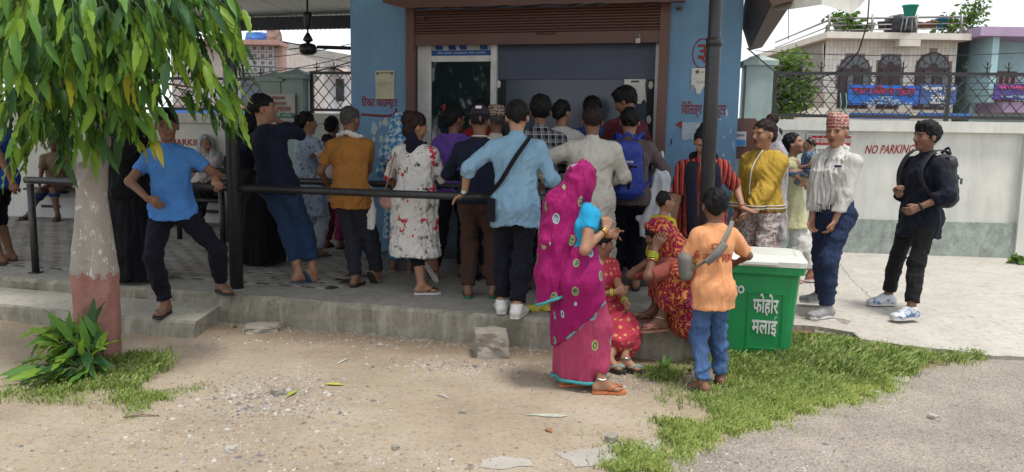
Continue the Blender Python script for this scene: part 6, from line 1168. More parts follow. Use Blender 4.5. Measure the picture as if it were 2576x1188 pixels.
def weed(label, px, py, n, h, seed, z=0.0, size=.05):
    c = G(px, py, z); w = thing('weed', label, 'plant', c, group='weeds on the soil'); rr = random.Random(seed)
    for i in range(n):
        a = rr.uniform(0, 6.28); q = rr.uniform(.5, 1); d = Vector((math.cos(a) * .7, math.sin(a) * .7, 1.0)).normalized(); x = d.cross(Vector((0, 0, 1))).normalized(); M = Matrix((x, d, x.cross(d))).transposed().to_4x4(); inst('leaf', LM[1 + (i % 2)][i % 4], w, matrix=Matrix.Translation((0, 0, .004)) @ M @ Matrix.Diagonal((h * q * 1.3, h * q, h * q, 1)))
    return w
weed('upright weed with blade leaves at the platform face', 1672, 935, 9, .13, 1); weed('small weed beside the boy in orange', 1735, 940, 10, .08, 2); weed('green sprout on the concrete block', 1262, 865, 7, .07, 3); weed('small sprout by the flat stone', 590, 825, 7, .06, 4); weed('tiny sprout at the lower step corner', 440, 838, 6, .06, 5); weed('low sprout at the corner of the lower step', 490, 825, 6, .08, 7); weed('feathery pale weed in the middle of the grass strip', 2155, 940, 22, .14, 6); weed('low sprout at the far left step foot', 10, 800, 8, .06, 8)
# ------------------------------------------------------------------ green wheeled bin
BING = pm('green_plastic', (.01, .235, .07), (.014, .2, .062), 4, .38, .06, 60, c3=(.05, .2, .1), scale3=9, lo3=.6, hi3=.8); BINW = pm('white_lid_plastic', (.62, .63, .58), (.52, .53, .48), 5, .45, .08, 40)
bc = G(1921, 918); bin_ = thing('wheeled_bin', 'green wheeled rubbish bin with a white lid beside the platform end', 'bin', (bc.x, bc.y + .24, 0), R(-15)); bin_.scale = (1.14, 1.1, 1.13)
def tub(w0, d0, w1, d1, z0, z1, r_=.045):
    def ring(w, d, z): return [(sx * (w / 2 - r_) + r_ * math.cos(R(a)), sy * (d / 2 - r_) + r_ * math.sin(R(a)), z) for sx, sy, aa in ((1, 1, (0, 45, 90)), (-1, 1, (90, 135, 180)), (-1, -1, (180, 225, 270)), (1, -1, (270, 315, 360))) for a in aa]
    return ring(w0, d0, z0), ring(w1, d1, z1)
mb = MB(); n = 12; rings = []
for w, d, z in ((.40, .38, .03), (.41, .39, .05), (.475, .45, .56), (.485, .46, .58), (.53, .5, .582), (.535, .505, .635), (.5, .47, .636), (.49, .46, .6)): rings.append([mb.bm.verts.new(p) for p in tub(w, d, w, d, z, z)[0]])
for A, C in zip(rings, rings[1:]):
    for i in range(n): mb.bm.faces.new((A[i], A[(i + 1) % n], C[(i + 1) % n], C[i]))
mb.bm.faces.new(rings[0][::-1]); mb.bm.faces.new(rings[-1]); mb.build('tub', BING, bin_, bevel=.004)
mb = MB(); rings = []
for w, d, z in ((.545, .52, .63), (.55, .525, .662), (.52, .495, .676), (.44, .4, .69), (.4, .36, .684), (.38, .34, .69)): rings.append([mb.bm.verts.new(p) for p in tub(w, d, w, d, z, z)[0]])
for A, C in zip(rings, rings[1:]):
    for i in range(n): mb.bm.faces.new((A[i], A[(i + 1) % n], C[(i + 1) % n], C[i]))
mb.bm.faces.new(rings[0][::-1]); mb.bm.faces.new(rings[-1]); lid = mb.build('lid', BINW, bin_, bevel=.003); MB().box(-.1, .1, -.29, -.255, .645, .66).build('lid_grip', BINW, lid, bevel=.004)
tilt = math.atan((.23 - .195) / .51); FM = Matrix.Translation((0, -.212, .3)) @ Matrix.Rotation(tilt, 4, 'X')
fr = MB(); x0, x1, z0, z1 = -.06, .15, -.2, .16
for a in ((x0, x1, z1 - .006, z1), (x0, x1, z0, z0 + .006), (x0, x0 + .006, z0 + .0061, z1 - .0061), (x1 - .006, x1, z0 + .0061, z1 - .0061)): fr.box(a[0], a[1], -.006, .004, a[2], a[3], FM)
fr.build('raised_panel_edge', BING, bin_)['kind'] = 'stuff'
WPT = pm('white_sign_paint', (.6, .62, .6), bump=0); lettering('bin_lettering', 'फोहोर', .13, WPT, bin_, FM @ Matrix.Translation((.045, -.006, .075)) @ UPR, .15, .001, .003); lettering('bin_lettering', 'मलाई', .13, WPT, bin_, FM @ Matrix.Translation((.045, -.006, -.06)) @ UPR, .15, .001, .003); lettering('eco_lettering', 'ECO', .07, WPT, bin_, FM @ Matrix.Translation((-.135, -.002, .17)) @ UPR, .1, .001, .003)
for sx in (-1, 1):
    wh = MB().tube([(sx * .2 - .02, -.16 if sx < 0 else .16, .085), (sx * .2 + .02, -.16 if sx < 0 else .16, .085)], .085, 20).build('wheel', SOLE, bin_, bevel=.008); MB().tube([(sx * .225, -.16 if sx < 0 else .16, .085), (sx * .229, -.16 if sx < 0 else .16, .085)], .045, 14).build('hub', pm('hub_red', (.2, .05, .04)), wh)
MB().box(-.24, .24, .26, .29, .56, .6).build('rear_handle', BING, bin_, bevel=.008)
# ------------------------------------------------------------------ prints
def vor(nt, v, scale, rnd=1.0, feature='F1'):
    n = nd(nt, 'ShaderNodeTexVoronoi'); n.feature = feature; n.inputs['Scale'].default_value = scale; n.inputs['Randomness'].default_value = rnd; nt.links.new(v, n.inputs['Vector']); return n
def lt(nt, a, b): return mth(nt, 'LESS_THAN', a, b)
def gt(nt, a, b): return mth(nt, 'GREATER_THAN', a, b)
def floral(nt, v, base):
    n1 = noise(nt, v, 13, 5, .7); n2 = noise(nt, coords(nt, 'Object', (1, 1, 1), (.5, .3, 1)), 8, 4, .7); n3 = noise(nt, coords(nt, 'Object', (1, 1, 1), (1.5, .9, .2)), 10, 3, .6)
    c = mixc(nt, gt(nt, n1, .57), base, (.26, .25, .24)); c = mixc(nt, mth(nt, 'MULTIPLY', gt(nt, n1, .62), gt(nt, n2, .48)), c, (.015, .02, .015)); return mixc(nt, mth(nt, 'MULTIPLY', gt(nt, n3, .62), gt(nt, noise(nt, v, 40, 3), .4)), c, (.42, .03, .05))
def stripes(axis_, per, frac, col, frac2=None, col2=None, rot=(0, 0, 0)):
    def f(nt, v, base):
        s = nd(nt, 'ShaderNodeSeparateXYZ'); nt.links.new(coords(nt, 'Object', (1, 1, 1), rot), s.inputs[0]); x = mth(nt, 'ADD', s.outputs[axis_], mth(nt, 'MULTIPLY', noise(nt, v, 6, 2), .02)); u = mth(nt, 'FRACT', mth(nt, 'DIVIDE', mth(nt, 'ADD', x, 40.0), per)); c = mixc(nt, lt(nt, u, frac), base, col)
        if frac2: c = mixc(nt, mth(nt, 'MULTIPLY', gt(nt, u, frac2[0]), lt(nt, u, frac2[1])), c, col2)
        return c
    return f
def plaid(nt, v, base):
    s = nd(nt, 'ShaderNodeSeparateXYZ'); nt.links.new(v, s.inputs[0]); c = base
    for ax in (0, 2):
        u = mth(nt, 'FRACT', mth(nt, 'DIVIDE', mth(nt, 'ADD', s.outputs[ax], 40.0), .062))
        for a, b, k in ((.08, .18, .7), (.3, .36, .45), (.46, .52, .45)): c = mixc(nt, mth(nt, 'MULTIPLY', mth(nt, 'MULTIPLY', gt(nt, u, a), lt(nt, u, b)), k), c, (.5, .5, .52))
    return c
def motif(scale, rad, c1, c2, inner=.5, rnd=.7):
    def f(nt, v, base):
        v = coords(nt, 'Object', (1.25, 1.25, .78), (0, .35, 0)); q = vor(nt, v, scale, rnd); d = q.outputs['Distance']; w = mth(nt, 'ADD', d, mth(nt, 'MULTIPLY', mth(nt, 'SUBTRACT', noise(nt, v, 60, 2), .5), .05)); pick = nd(nt, 'ShaderNodeSeparateColor'); nt.links.new(q.outputs['Color'], pick.inputs[0]); cc = mixc(nt, gt(nt, pick.outputs[0], .5), c1, c2)
        c = mixc(nt, lt(nt, w, rad), base, cc); c = mixc(nt, lt(nt, w, rad * .74), c, (.045, .05, .06)); return mixc(nt, mth(nt, 'MULTIPLY', lt(nt, w, rad * .66), gt(nt, noise(nt, v, 95, 2), .5)), c, cc)
    return f
def dots(scale, rad, col, rnd=.3):
    def f(nt, v, base): return mixc(nt, lt(nt, vor(nt, v, scale, rnd).outputs['Distance'], rad), base, col)
    return f
def bandhani(nt, v, base):
    n = noise(nt, v, 11, 3); w = nd(nt, 'ShaderNodeTexWave'); w.inputs['Scale'].default_value = 14; w.inputs['Distortion'].default_value = 9; w.inputs['Detail'].default_value = 2; nt.links.new(v, w.inputs['Vector']); c = mixc(nt, gt(nt, w.outputs['Fac'], .78), base, (.5, .2, .06)); c = mixc(nt, gt(nt, n, .56), c, (.2, .012, .06)); return mixc(nt, lt(nt, vor(nt, v, 55).outputs['Distance'], .22), c, (.5, .28, .12))
def topi_print(nt, v, base):
    s = nd(nt, 'ShaderNodeSeparateXYZ'); nt.links.new(v, s.inputs[0]); u = mth(nt, 'FRACT', mth(nt, 'MULTIPLY', mth(nt, 'ADD', s.outputs[2], 9), 38)); c = mixc(nt, lt(nt, vor(nt, v, 62, .6).outputs['Distance'], .4), base, (.5, .42, .36)); c = mixc(nt, lt(nt, vor(nt, coords(nt, 'Object', (1, 1, 1), (1, 2, 0)), 40, .5).outputs['Distance'], .25), c, (.04, .035, .04)); return mixc(nt, lt(nt, u, .2), c, (.42, .36, .3))
def check_blue(nt, v, base):
    ck = nd(nt, 'ShaderNodeTexChecker'); ck.inputs['Scale'].default_value = 22; nt.links.new(coords(nt, 'Object', (1, 1, 1), (0, R(45), 0)), ck.inputs['Vector']); c = mixc(nt, ck.outputs['Fac'], base, (.45, .55, .6)); return mixc(nt, lt(nt, vor(nt, v, 70).outputs['Distance'], .2), c, (.05, .2, .4))
def speckle(col, scale=45, thr=.56):
    def f(nt, v, base): return mixc(nt, gt(nt, noise(nt, v, scale, 3), thr), base, col)
    return f
C_ = dict(tee_blue=cloth('tee_blue', (.07, .22, .56)), tee_deep=cloth('tee_royal', (.02, .06, .34)), black=cloth('black_cloth', (.011, .011, .014)), burqa=cloth('black_robe', (.008, .008, .011)), navy=cloth('navy_knit', (.012, .016, .035)), jeans=cloth('dark_jeans', (.014, .03, .07), (.02, .045, .1)), jeans_b=cloth('washed_jeans', (.04, .085, .2), (.075, .135, .27)), ochre=cloth('ochre_tee', (.31, .14, .035)), charcoal=cloth('charcoal_trousers', (.022, .024, .032)), brownt=cloth('brown_trousers', (.055, .03, .024)), denim=cloth('light_denim_shirt', (.22, .36, .47), (.17, .30, .42)), navyt=cloth('navy_trousers', (.008, .009, .017)), kurta=cloth('cream_kurta', (.50, .48, .42), (.45, .43, .38)), white=cloth('white_cotton', (.58, .57, .54)), purple=cloth('purple_fleece', (.14, .07, .34)), maroon=cloth('maroon_shirt', (.09, .02, .028)), uniform=cloth('khaki_brown_shirt', (.16, .115, .07)), bluesk=cloth('dark_blue_cloth', (.02, .035, .1)), orange=cloth('orange_tee', (.66, .31, .15), (.6, .27, .125)), yellowh=cloth('mustard_hoodie', (.46, .30, .05), (.42, .27, .04)), red=cloth('red_cloth', (.28, .025, .03)), lav=cloth('lavender_cloth', (.35, .3, .38)), pinkw=cloth('pale_pink_cloth', (.55, .45, .47)), lightblue=cloth('pale_blue_suit', (.28, .36, .46), (.36, .43, .52), patt=speckle((.13, .18, .28), 30, .58)), navyscarf=cloth('navy_scarf', (.009, .010, .022)))
C_['floral'] = cloth('white_floral', (.6, .59, .57), patt=floral); C_['plaid'] = cloth('black_plaid', (.012, .013, .02), patt=plaid); C_['hijab'] = cloth('blue_white_check', (.06, .25, .48), patt=check_blue); C_['bstripe'] = cloth('brown_striped_shirt', (.075, .048, .05), patt=stripes(0, .014, .3, (.2, .17, .17))); C_['rstripe'] = cloth('red_striped_dress', (.34, .032, .03), patt=stripes(0, .042, .3, (.03, .015, .018), (.45, .54), (.4, .2, .13))); C_['sari'] = cloth('magenta_sari', (.27, .007, .10), (.215, .005, .088), .6, patt=motif(9, .24, (.3, .42, .45), (.22, .33, .13))); C_['petti'] = cloth('rose_petticoat', (.36, .05, .115), (.31, .04, .1), .65, patt=motif(8.0, .26, (.2, .42, .4), (.28, .36, .12))); C_['blouse'] = cloth('sky_blue_blouse', (.02, .30, .52)); C_['teal'] = cloth('teal_border', (.05, .28, .30)); C_['frock'] = cloth('red_gold_frock', (.5, .05, .085), patt=dots(22, .3, (.6, .28, .12))); C_['bandh'] = cloth('red_bandhani', (.26, .018, .035), patt=bandhani); C_['terra'] = cloth('terracotta_blouse', (.30, .085, .065), (.26, .07, .055)); C_['purpsk'] = cloth('plum_print', (.17, .02, .13), patt=bandhani); C_['lemon'] = cloth('pale_lemon_top', (.50, .49, .29)); C_['embr'] = cloth('embroidered_yoke', (.5, .46, .34), patt=speckle((.3, .05, .05), 70, .5)); C_['pajama'] = cloth('printed_pajama', (.5, .46, .42), patt=speckle((.25, .08, .1), 60, .55)); C_['wdot'] = cloth('white_dotted_shirt', (.55, .54, .5), patt=dots(40, .09, (.1, .1, .12), .1)); C_['scarfw'] = cloth('white_gauze_scarf', (.58, .57, .55), patt=stripes(0, .05, .1, (.4, .4, .4))); C_['navyblue'] = cloth('indigo_trousers', (.022, .035, .08)); C_['topi'] = cloth('dhaka_topi_red', (.32, .06, .06), patt=topi_print); C_['topib'] = cloth('dhaka_topi_brown', (.13, .06, .035), patt=topi_print); C_['dotblack'] = cloth('black_dotted', (.012, .012, .015), patt=dots(50, .2, (.2, .2, .2))); C_['ywbaby'] = cloth('yellow_vest', (.55, .4, .03)); C_['bluebaby'] = cloth('blue_print_romper', (.05, .09, .16), patt=speckle((.25, .3, .35), 60, .56)); C_['blackshirt'] = cloth('black_blue_shirt', (.011, .013, .022)); C_['blackjean'] = cloth('black_jeans', (.016, .015, .016)); C_['cyanblue'] = cloth('cobalt_shirt', (.02, .07, .26))
TANR = pm('tan_sole', (.33, .24, .17)); WHR = pm('white_sole', (.6, .59, .57), bump=.05); GRR = pm('green_slipper', (.02, .13, .09)); BLR = pm('blue_slipper', (.03, .06, .11)); GYR = pm('grey_rubber', (.12, .12, .12)); ORR = pm('orange_slipper', (.5, .16, .06)); PKR = pm('pink_slide', (.55, .27, .28)); GOLD = pm('gold_bangle', (.7, .45, .12), rough=.25, metal=1, bump=0); LIME_ = pm('lime_bangle', (.45, .55, .04), rough=.3, bump=0); SILV = pm('silver_anklet', (.6, .6, .6), rough=.3, metal=1, bump=0)
# ------------------------------------------------------------------ a person placed in the scene: pixels of the photograph -> local points at the person's own depth
class Who:
    def __init__(s, px, py, z, rot, **_):
        s.w = G(px, py, z); s.rot = rot; s.M = (Matrix.Translation(s.w) @ Matrix.Rotation(R(rot), 4, 'Z')); s.I = s.M.inverted(); s.z = z
    def g(s, px, py, z=None, *a): q = s.I @ G(px, py, s.z if z is None else z); return (q.x, q.y, q.z) + a
    def p(s, px, py, dy=0.0, *a): q = s.I @ P(px, py, s.w.y + dy); return (q.x, q.y, q.z) + a
    def h(s, px, H, dy=0.0, py=700): q = s.I @ P(px, py, s.w.y + dy); return (q.x, q.y, .925 * H / 1.7)
    def d(s, x, y, z): q = s.I.to_3x3() @ Vector((x, y, z)); return tuple(q)
    def lean(s, x, y): q = s.d(x, y, 0); return (q[0], q[1])
def bangle(root, k, q, frac, mat, n=1, name='bangle', r=.034, gap=.012):
    a, b = k.el[q], k.wr[q]; d = nrm(b - a); x = nrm(np.cross(d, V3(.3, .5, .8))); y = np.cross(d, x)
    for i in range(n):
        c = a + (b - a) * frac - d * gap * i; mb = MB(); mb.tube([c + x * r * k.s * 1.05 * math.cos(t) + y * r * k.s * 1.05 * math.sin(t) for t in np.linspace(0, 6.283, 17)], .0045 if name != 'watch_strap' else .009, 6, False); mb.build(name, mat, root)
def anklet(root, k, q):
    c = k.ank[q] + V3(0, 0, .02); mb = MB(); r = .043 * k.s; mb.tube([c + V3(r * math.cos(t), r * 1.1 * math.sin(t) + .004, .004 * math.sin(3 * t)) for t in np.linspace(0, 6.283, 17)], .005, 6, False); mb.build('anklet', SILV, root)
def band(name, pts, w, th, mat, root, n=8, up=(0, 0, 1), amp=0.0, seed=1, taper=None):
    """a flat strap or cloth band along points"""
    pts = [Vector(p) for p in pts]; dense = []
    for i in range(len(pts) - 1):
        p0, p1, p2, p3 = pts[max(i - 1, 0)], pts[i], pts[i + 1], pts[min(i + 2, len(pts) - 1)]
        for j in range(6): t = j / 6; dense.append(.5 * ((2 * p1) + (p2 - p0) * t + (2 * p0 - 5 * p1 + 4 * p2 - p3) * t * t + (3 * p1 - p0 - 3 * p2 + p3) * t ** 3))
    dense.append(pts[-1]); mb = MB(); m = len(dense); rs = [((w if taper is None else w + (taper - w) * i / (m - 1)), th) for i in range(m)]; mb.tube(dense, rs, 10, True, up); return mb.build(name, mat, root)
def make_scarf(root, k, prims, mat, name, seed=3, amp=.006, freq=22, h=.009, cuts=(), st=(1, 1, .35)):
    v, f = field_mesh(prims, h, cuts=cuts); v = folds(v, f, seed, amp, freq, st); return put(name, (v, f), mat, root)
def make_veil(root, k, mat, pts, rad, face=.03, seed=3, amp=.007, name='head_scarf', grow=.012, cuts=(), chin=False):
    """cloth over the head that falls along pts (local), open at the face"""
    q = lambda x, y, z: hpt(k, x, y, z); u = k.s * k.hs; M = k.hM; pl = [(q(0, face, 0), M @ V3(0, 1, -.12))]
    pr = [ell(q(0, -.016, .03), np.array([.098, .115, .112]) * u + grow, M, .02, pl), ell(q(0, -.01, -.05), np.array([.09, .09, .09]) * u + grow, M, .03, [(q(0, face, 0), M @ V3(0, 1, .0))])]
    if chin: pr.append(seg(q(0, -.0, -.1), k.N + k.Fw * .02, .085 * u, .1 * u, k=.03))
    ch = [q(0, -.04, -.05)] + [np.array(p, float) for p in pts]
    for i in range(len(ch) - 1): pr.append(seg(ch[i], ch[i + 1], rad[i], rad[i + 1], k.R, .03))
    v, f = field_mesh(pr, .0115, cuts=cuts); v = folds(v, f, seed, amp, 16, (1, 1, .35)); v = folds(v, f, seed + 3, amp * .5, 40, (1, 1, .4)); return put(name, (v, f), mat, root)
def make_topi(root, k, mat, hh=.085, tilt=0):
    q = lambda x, y, z: Vector(hpt(k, x, y, z)); mb = MB(); rings = []
    for z, rx, ry, dz in ((.045, .083, .104, 0), (.075, .085, .105, .0), (.12, .081, .1, .006), (.152, .07, .088, .014), (.156, .05, .06, .012), (.15, .01, .01, .01)):
        rings.append([mb.bm.verts.new(q(rx * math.cos(t), -.014 + ry * math.sin(t), z + dz * math.sin(t + tilt))) for t in np.linspace(0, 6.283, 24, endpoint=False)])
    for A, C in zip(rings, rings[1:]):
        for i in range(24): mb.bm.faces.new((A[i], A[(i + 1) % 24], C[(i + 1) % 24], C[i])).smooth = True
    mb.bm.faces.new(rings[-1]); return mb.build('topi', mat, root)
def make_cap(root, k, mat):
    q = lambda x, y, z: Vector(hpt(k, x, y, z)); M = k.hM; u = k.s * k.hs; v, f = field_mesh([ell(q(0, -.016, .038), np.array([.09, .108, .105]) * u, M, .01, [(q(0, 0, .045), M @ V3(0, 0, -1))])], .007); c = put('cap', (v, f), mat, root)
    mb = MB(); n = 9; a = [q(.075 * math.cos(t), .065 + .1 * math.sin(t), .05 - .012 * math.cos(t) ** 2) for t in np.linspace(0, math.pi, n)]; b = [p + Vector(M @ V3(0, 0, .006)) for p in a]; mb.faces(a + b, [tuple(range(n))[::-1], tuple(range(n, 2 * n))] + [(i, i + 1, n + i + 1, n + i) for i in range(n - 1)] + [(n - 1, 0, n, 2 * n - 1)]); mb.build('peak', mat, c)
    mb = MB(); mb.tube([q(x, -.118, .062) for x in (-.028, 0, .028)], .006, 6); mb.build('strap', mat, c); lg = MB().box(-.024, .024, -.004, 0, -.012, .012).build('cap_badge', WHITE, c); lg.matrix_local = Matrix.Translation(q(0, -.122, .1)) @ Matrix(M.tolist()).to_4x4() @ Matrix.Rotation(R(-18), 4, 'X')
def wrap_field(root, k, mat, name, g=.03, legs=1.7, blend=.08, seed=4, amp=.01, top=.15, h=.012, extra=(), cuts=(), freq=12):
    """cloth wrapped over hips and legs together, for sitting and squatting"""
    s = k.s; pr = [p for p in torso(k, .012)][:1] + torso(k, .014)[-2:]
    for q in (-1, 1):
        for p in leg(k, q, g, legs, .01): p[6] = blend; pr.append(p)
    pr += list(extra); z1 = k.P + k.d * top * s; d = k.d; cut = [lambda x, y, z: (x - z1[0]) * d[0] + (y - z1[1]) * d[1] + (z - z1[2]) * d[2]] + list(cuts)
    v, f = field_mesh(pr, h, cuts=cut); v = folds(v, f, seed, amp, freq, (1, 1, .6)); v = folds(v, f, seed + 4, amp * .4, freq * 2.5); return put(name, (v, f), mat, root)
def hem_ring(o, z0, dz, mat, root, name='border', r=.011, cx=None, zoff=0.0):
    v = np.array([q.co for q in o.data.vertices]); m = np.abs(v[:, 2] - z0) < dz; w = v[m]; c = w[:, :2].mean(0); th = np.arctan2(w[:, 1] - c[1], w[:, 0] - c[0]); rd = np.hypot(w[:, 0] - c[0], w[:, 1] - c[1]); pts = []
    for i in range(48):
        a = -math.pi + 2 * math.pi * i / 48; s_ = np.abs((th - a + math.pi) % (2 * math.pi) - math.pi) < .12
        rr_ = rd[s_].max() if s_.any() else rd.mean(); pts.append((c[0] + rr_ * math.cos(a), c[1] + rr_ * math.sin(a), z0 + zoff))
    pts.append(pts[0]); mb = MB(); mb.tube(pts, [(.005, r)] * len(pts), 8, False, (0, 0, 1)) if False else mb.tube(pts, r * .8, 7, False); return mb.build(name, mat, root)
def on_cloth(shirt, root, name, text, size, mat, c, width, direction, bold=0.0, lift=.004):
    """lettering laid on the cloth: every vertex is dropped onto the garment along a direction (local)"""
    d = Vector(direction).normalized(); x = d.cross(Vector((0, 0, 1))).normalized(); z = x.cross(d); o = lettering(name, text, size, mat, root, Matrix(), width, 0.0, bold); bpy.context.view_layer.update()
    for v in o.data.vertices:
        p = Vector(c) + x * v.co.x + z * v.co.y; ok, loc, nn, _ = shirt.ray_cast(p - d * .6, d); v.co = (loc - d * lift) if ok else p
    return o
# ------------------------------------------------------------------ the people
GQ = 'people waiting at the counter'
def dressed(label, w, sk, skin, hair='short', q='mid', top=None, legs=None, feet=None, hands=(-1, 1), group=GQ, hairmat=None, seed=1, eyes=True, hairx=None):
    r = person(label, w.w, w.rot, sk, skin, group, q, hands, eyes, hairmat)
    if hair: make_hair(r, sk, hair, hairmat, seed, .0075 if q != 'far' else .011, hairx)
    hh = {'near': .0118, 'mid': .014, 'far': .019}[q]
    sh = make_shirt(r, sk, top[0], h=hh, seed=seed + 3, **(top[1] if len(top) > 1 else {})) if top else None
    lk = dict(legs[1]) if legs and len(legs) > 1 else {}
    if top and len(top) > 1 and top[1].get('hem', -.08) < -.09: lk.setdefault('top', max(-.12, top[1]['hem'] + .06))
    tr = make_trousers(r, sk, legs[0], h=hh, seed=seed + 7, **lk) if legs else None
    if feet:
        if feet[0] == 'shoe': make_shoes(r, sk, feet[1], feet[2], h=.009)
        else: make_sandals(r, sk, feet[1], feet[2])
    return r, sh, tr
# -- man in the blue T-shirt, one foot up on the platform
w = Who(418, 787, SZ, 172)
k = skeleton(1.62, hip=w.h(440, 1.56, .02), lean=w.lean(-.02, .04), footR=w.g(418, 792, SZ, 8), footL=w.g(556, 738, PZ, 55), handR=w.p(372, 500, -.16, {'dir': w.d(.8, -.2, -.45), 'palm': w.d(.3, .9, .1), 'curl': 20}), elR=w.d(-1, .1, .1), handL=w.p(540, 452, -.2, {'dir': w.d(.55, -.5, -.3), 'curl': 55, 'palm': w.d(-.5, .2, -.6)}), elL=w.d(.6, .5, -.5), head=(28, -4, 0), knL=w.d(1, -.6, .2))
r, s_, t_ = dressed('man in a plain blue T-shirt, hand on hip, one foot on the step', w, k, SK2, 'short', 'near', (C_['tee_blue'], dict(sleeve=.62, hem=-.1, amp=.006)), (C_['navyt'], dict(length=1.9, slack=.016)), ('s', SOLE, GYR), group=None, seed=2)
# -- man in the navy sweater leaning at the rail
w = Who(745, 714, PZ, -22)
k = skeleton(1.68, hip=w.h(706, 1.66, .0), lean=w.lean(-.26, .06), footL=w.g(752, 714, PZ, -30), footR=w.g(790, 712, PZ, -20, 62), handR=w.p(697, 302, .2, {'dir': w.d(-.6, .1, .6), 'curl': 60, 'palm': w.d(-.5, .1, -.6)}), elR=w.d(.9, .2, -.5), handL=w.p(640, 420, .25), head=(-52, 2, 0), twist=-10)
r, s_, t_ = dressed('man in a navy sweater and cropped jeans leaning behind the rail, hand at his mouth', w, k, SK1, 'short', 'mid', (C_['navy'], dict(sleeve=1.95, hem=-.1, amp=.006)), (C_['jeans'], dict(length=1.72, slack=.02)), ('s', BLR, BLR), seed=5)
# -- two women in black robes
for i, (lab, px, py, rot, H) in enumerate((('woman in a full black robe half hidden by the tree trunk', 338, 708, 25, 1.56), ('woman in a full black robe behind the man in the navy sweater', 655, 668, 10, 1.57))):
    w = Who(px, py, PZ, rot); k = skeleton(H, woman=True, handL=(-.15, .2, 1.0), handR=(.15, .2, 1.0), head=(-15, -5, 0)); r = person(lab, w.w, rot, k, SK1, 'women in black robes', 'far')
    make_skirt(r, k, C_['burqa'], hem=.05, r1=(.27, .24), n=8, amp=.025, seed=i + 3, name='robe'); make_shirt(r, k, C_['burqa'], sleeve=1.95, hem=-.1, g=.03, name='robe_top', h=.015); make_veil(r, k, C_['burqa'], [k.S - k.Fw * .05, k.C - k.Fw * .08], [.1, (.19, .14), (.2, .14)], .05, i, chin=True); make_sandals(r, k)
# -- man in blue at the left edge, seated man, seated woman
w = Who(15, 664, PZ, 95); k = skeleton(1.62, handL=w.p(42, 480, -.1), handR=w.p(-20, 480, .2), head=(-10, 0, 0)); dressed('man in a royal blue shirt and dark shorts at the left edge', w, k, SK2, 'short', 'mid', (C_['tee_deep'], dict(sleeve=.6, hem=-.14)), (C_['black'], dict(length=1.12, slack=.03)), ('s', SOLE, SOLE), group=None, seed=8)
w = Who(128, 556, PZ, 188); k = skeleton(1.6, hip=(0, -.34, .5), lean=(0, .12), footL=(-.14, .1, 0), footR=(.3, -.02, .0, -40), handL=(-.06, .12, .52), handR=(.08, .12, .5), head=(12, 0, 0)); dressed('man in a khaki brown shirt seated on the bench by the wall', w, k, SK4, 'crop', 'far', (C_['uniform'], dict(sleeve=.8, hem=-.06, collar=True)), (C_['bluesk'], dict(length=1.15, slack=.04)), ('s', SOLE, SOLE), group=None, seed=9)
w = Who(525, 540, PZ, 165); w.w = b1 + Vector((0, -.25, 0)); w.M = Matrix.Translation(w.w) @ Matrix.Rotation(R(165), 4, 'Z'); k = skeleton(1.55, woman=True, hip=(0, -.25, .53), lean=(0, .1), footL=(-.12, .2, 0), footR=(.12, .22, 0), handL=(-.1, .2, .58), handR=(.1, .2, .58), head=(60, -8, 0)); r, s_, t_ = dressed('woman with a pale grey head scarf seated on the rear bench', w, k, SK1, None, 'far', (C_['pinkw'], dict(sleeve=1.9, hem=-.1)), None, ('s', SOLE, SOLE), group=None); wrap_field(r, k, C_['dotblack'], 'skirt', .04, 1.8, h=.016); make_veil(r, k, cloth('grey_scarf', (.42, .42, .43)), [k.S - k.Fw * .06, k.C - k.Fw * .08], [.1, (.16, .12), (.16, .12)], .03, 5)
# -- woman in pale blue carrying a child
w = Who(785, 648, PZ, -35); k = skeleton(1.53, woman=True, lean=(-.05, -.06), handL=w.p(800, 440, .25), handR=w.p(838, 420, .05), elR=w.d(.2, -.7, -.6), head=(-25, -4, 0)); 
pony = lambda q, u: [seg(q(0, -.1, .0), q(-.03, -.14, -.06), .035 * u, .05 * u, k=.02), seg(q(-.03, -.14, -.06), q(-.03, -.12, -.16), .05 * u, .02 * u, k=.02)]
r, s_, t_ = dressed('woman in a pale blue suit with a ponytail carrying a small child', w, k, SK1, 'bun', 'mid', (C_['lightblue'], dict(sleeve=1.3, hem=-.42, flare=.03, wide=.012)), (cloth('pale_trousers', (.42, .47, .52)), dict(slack=.02)), ('s', SOLE, SOLE), seed=11, hairx=pony)
wc = Who(830, 655, PZ, 40); k = skeleton(.85, hip=(0, .0, .92), hs=1.28, lenT=.95, footL=(-.06, .15, .55), footR=(.12, .1, .52), handL=wc.p(790, 385, -.05), handR=(.1, .15, 1.1), head=(0, -6, 0)); r, s_, t_ = dressed('small child with a hair band held by the woman in pale blue', wc, k, SK2, 'boy', 'far', (C_['pinkw'], dict(sleeve=.6, hem=-.1)), (C_['pinkw'], dict(length=1.6)), None, seed=12); mb = MB(); mb.tube([hpt(k, .09 * math.cos(t), .03, .04 + .095 * math.sin(t)) for t in np.linspace(-.2, 3.34, 12)], .007, 6); mb.build('hair_band', SOLE, r)
w = Who(838, 628, PZ, -20); k = skeleton(1.5, woman=True, handL=(-.1, .25, 1.0), handR=(.1, .25, 1.0)); dressed('woman in maroon trousers mostly hidden behind the ochre T-shirt', w, k, SK2, 'bun', 'far', (C_['lightblue'], dict(sleeve=.9, hem=-.3, name='tunic')), (cloth('maroon_trousers', (.15, .02, .05)), dict(slack=.03)), ('s', SOLE, SOLE), seed=13)
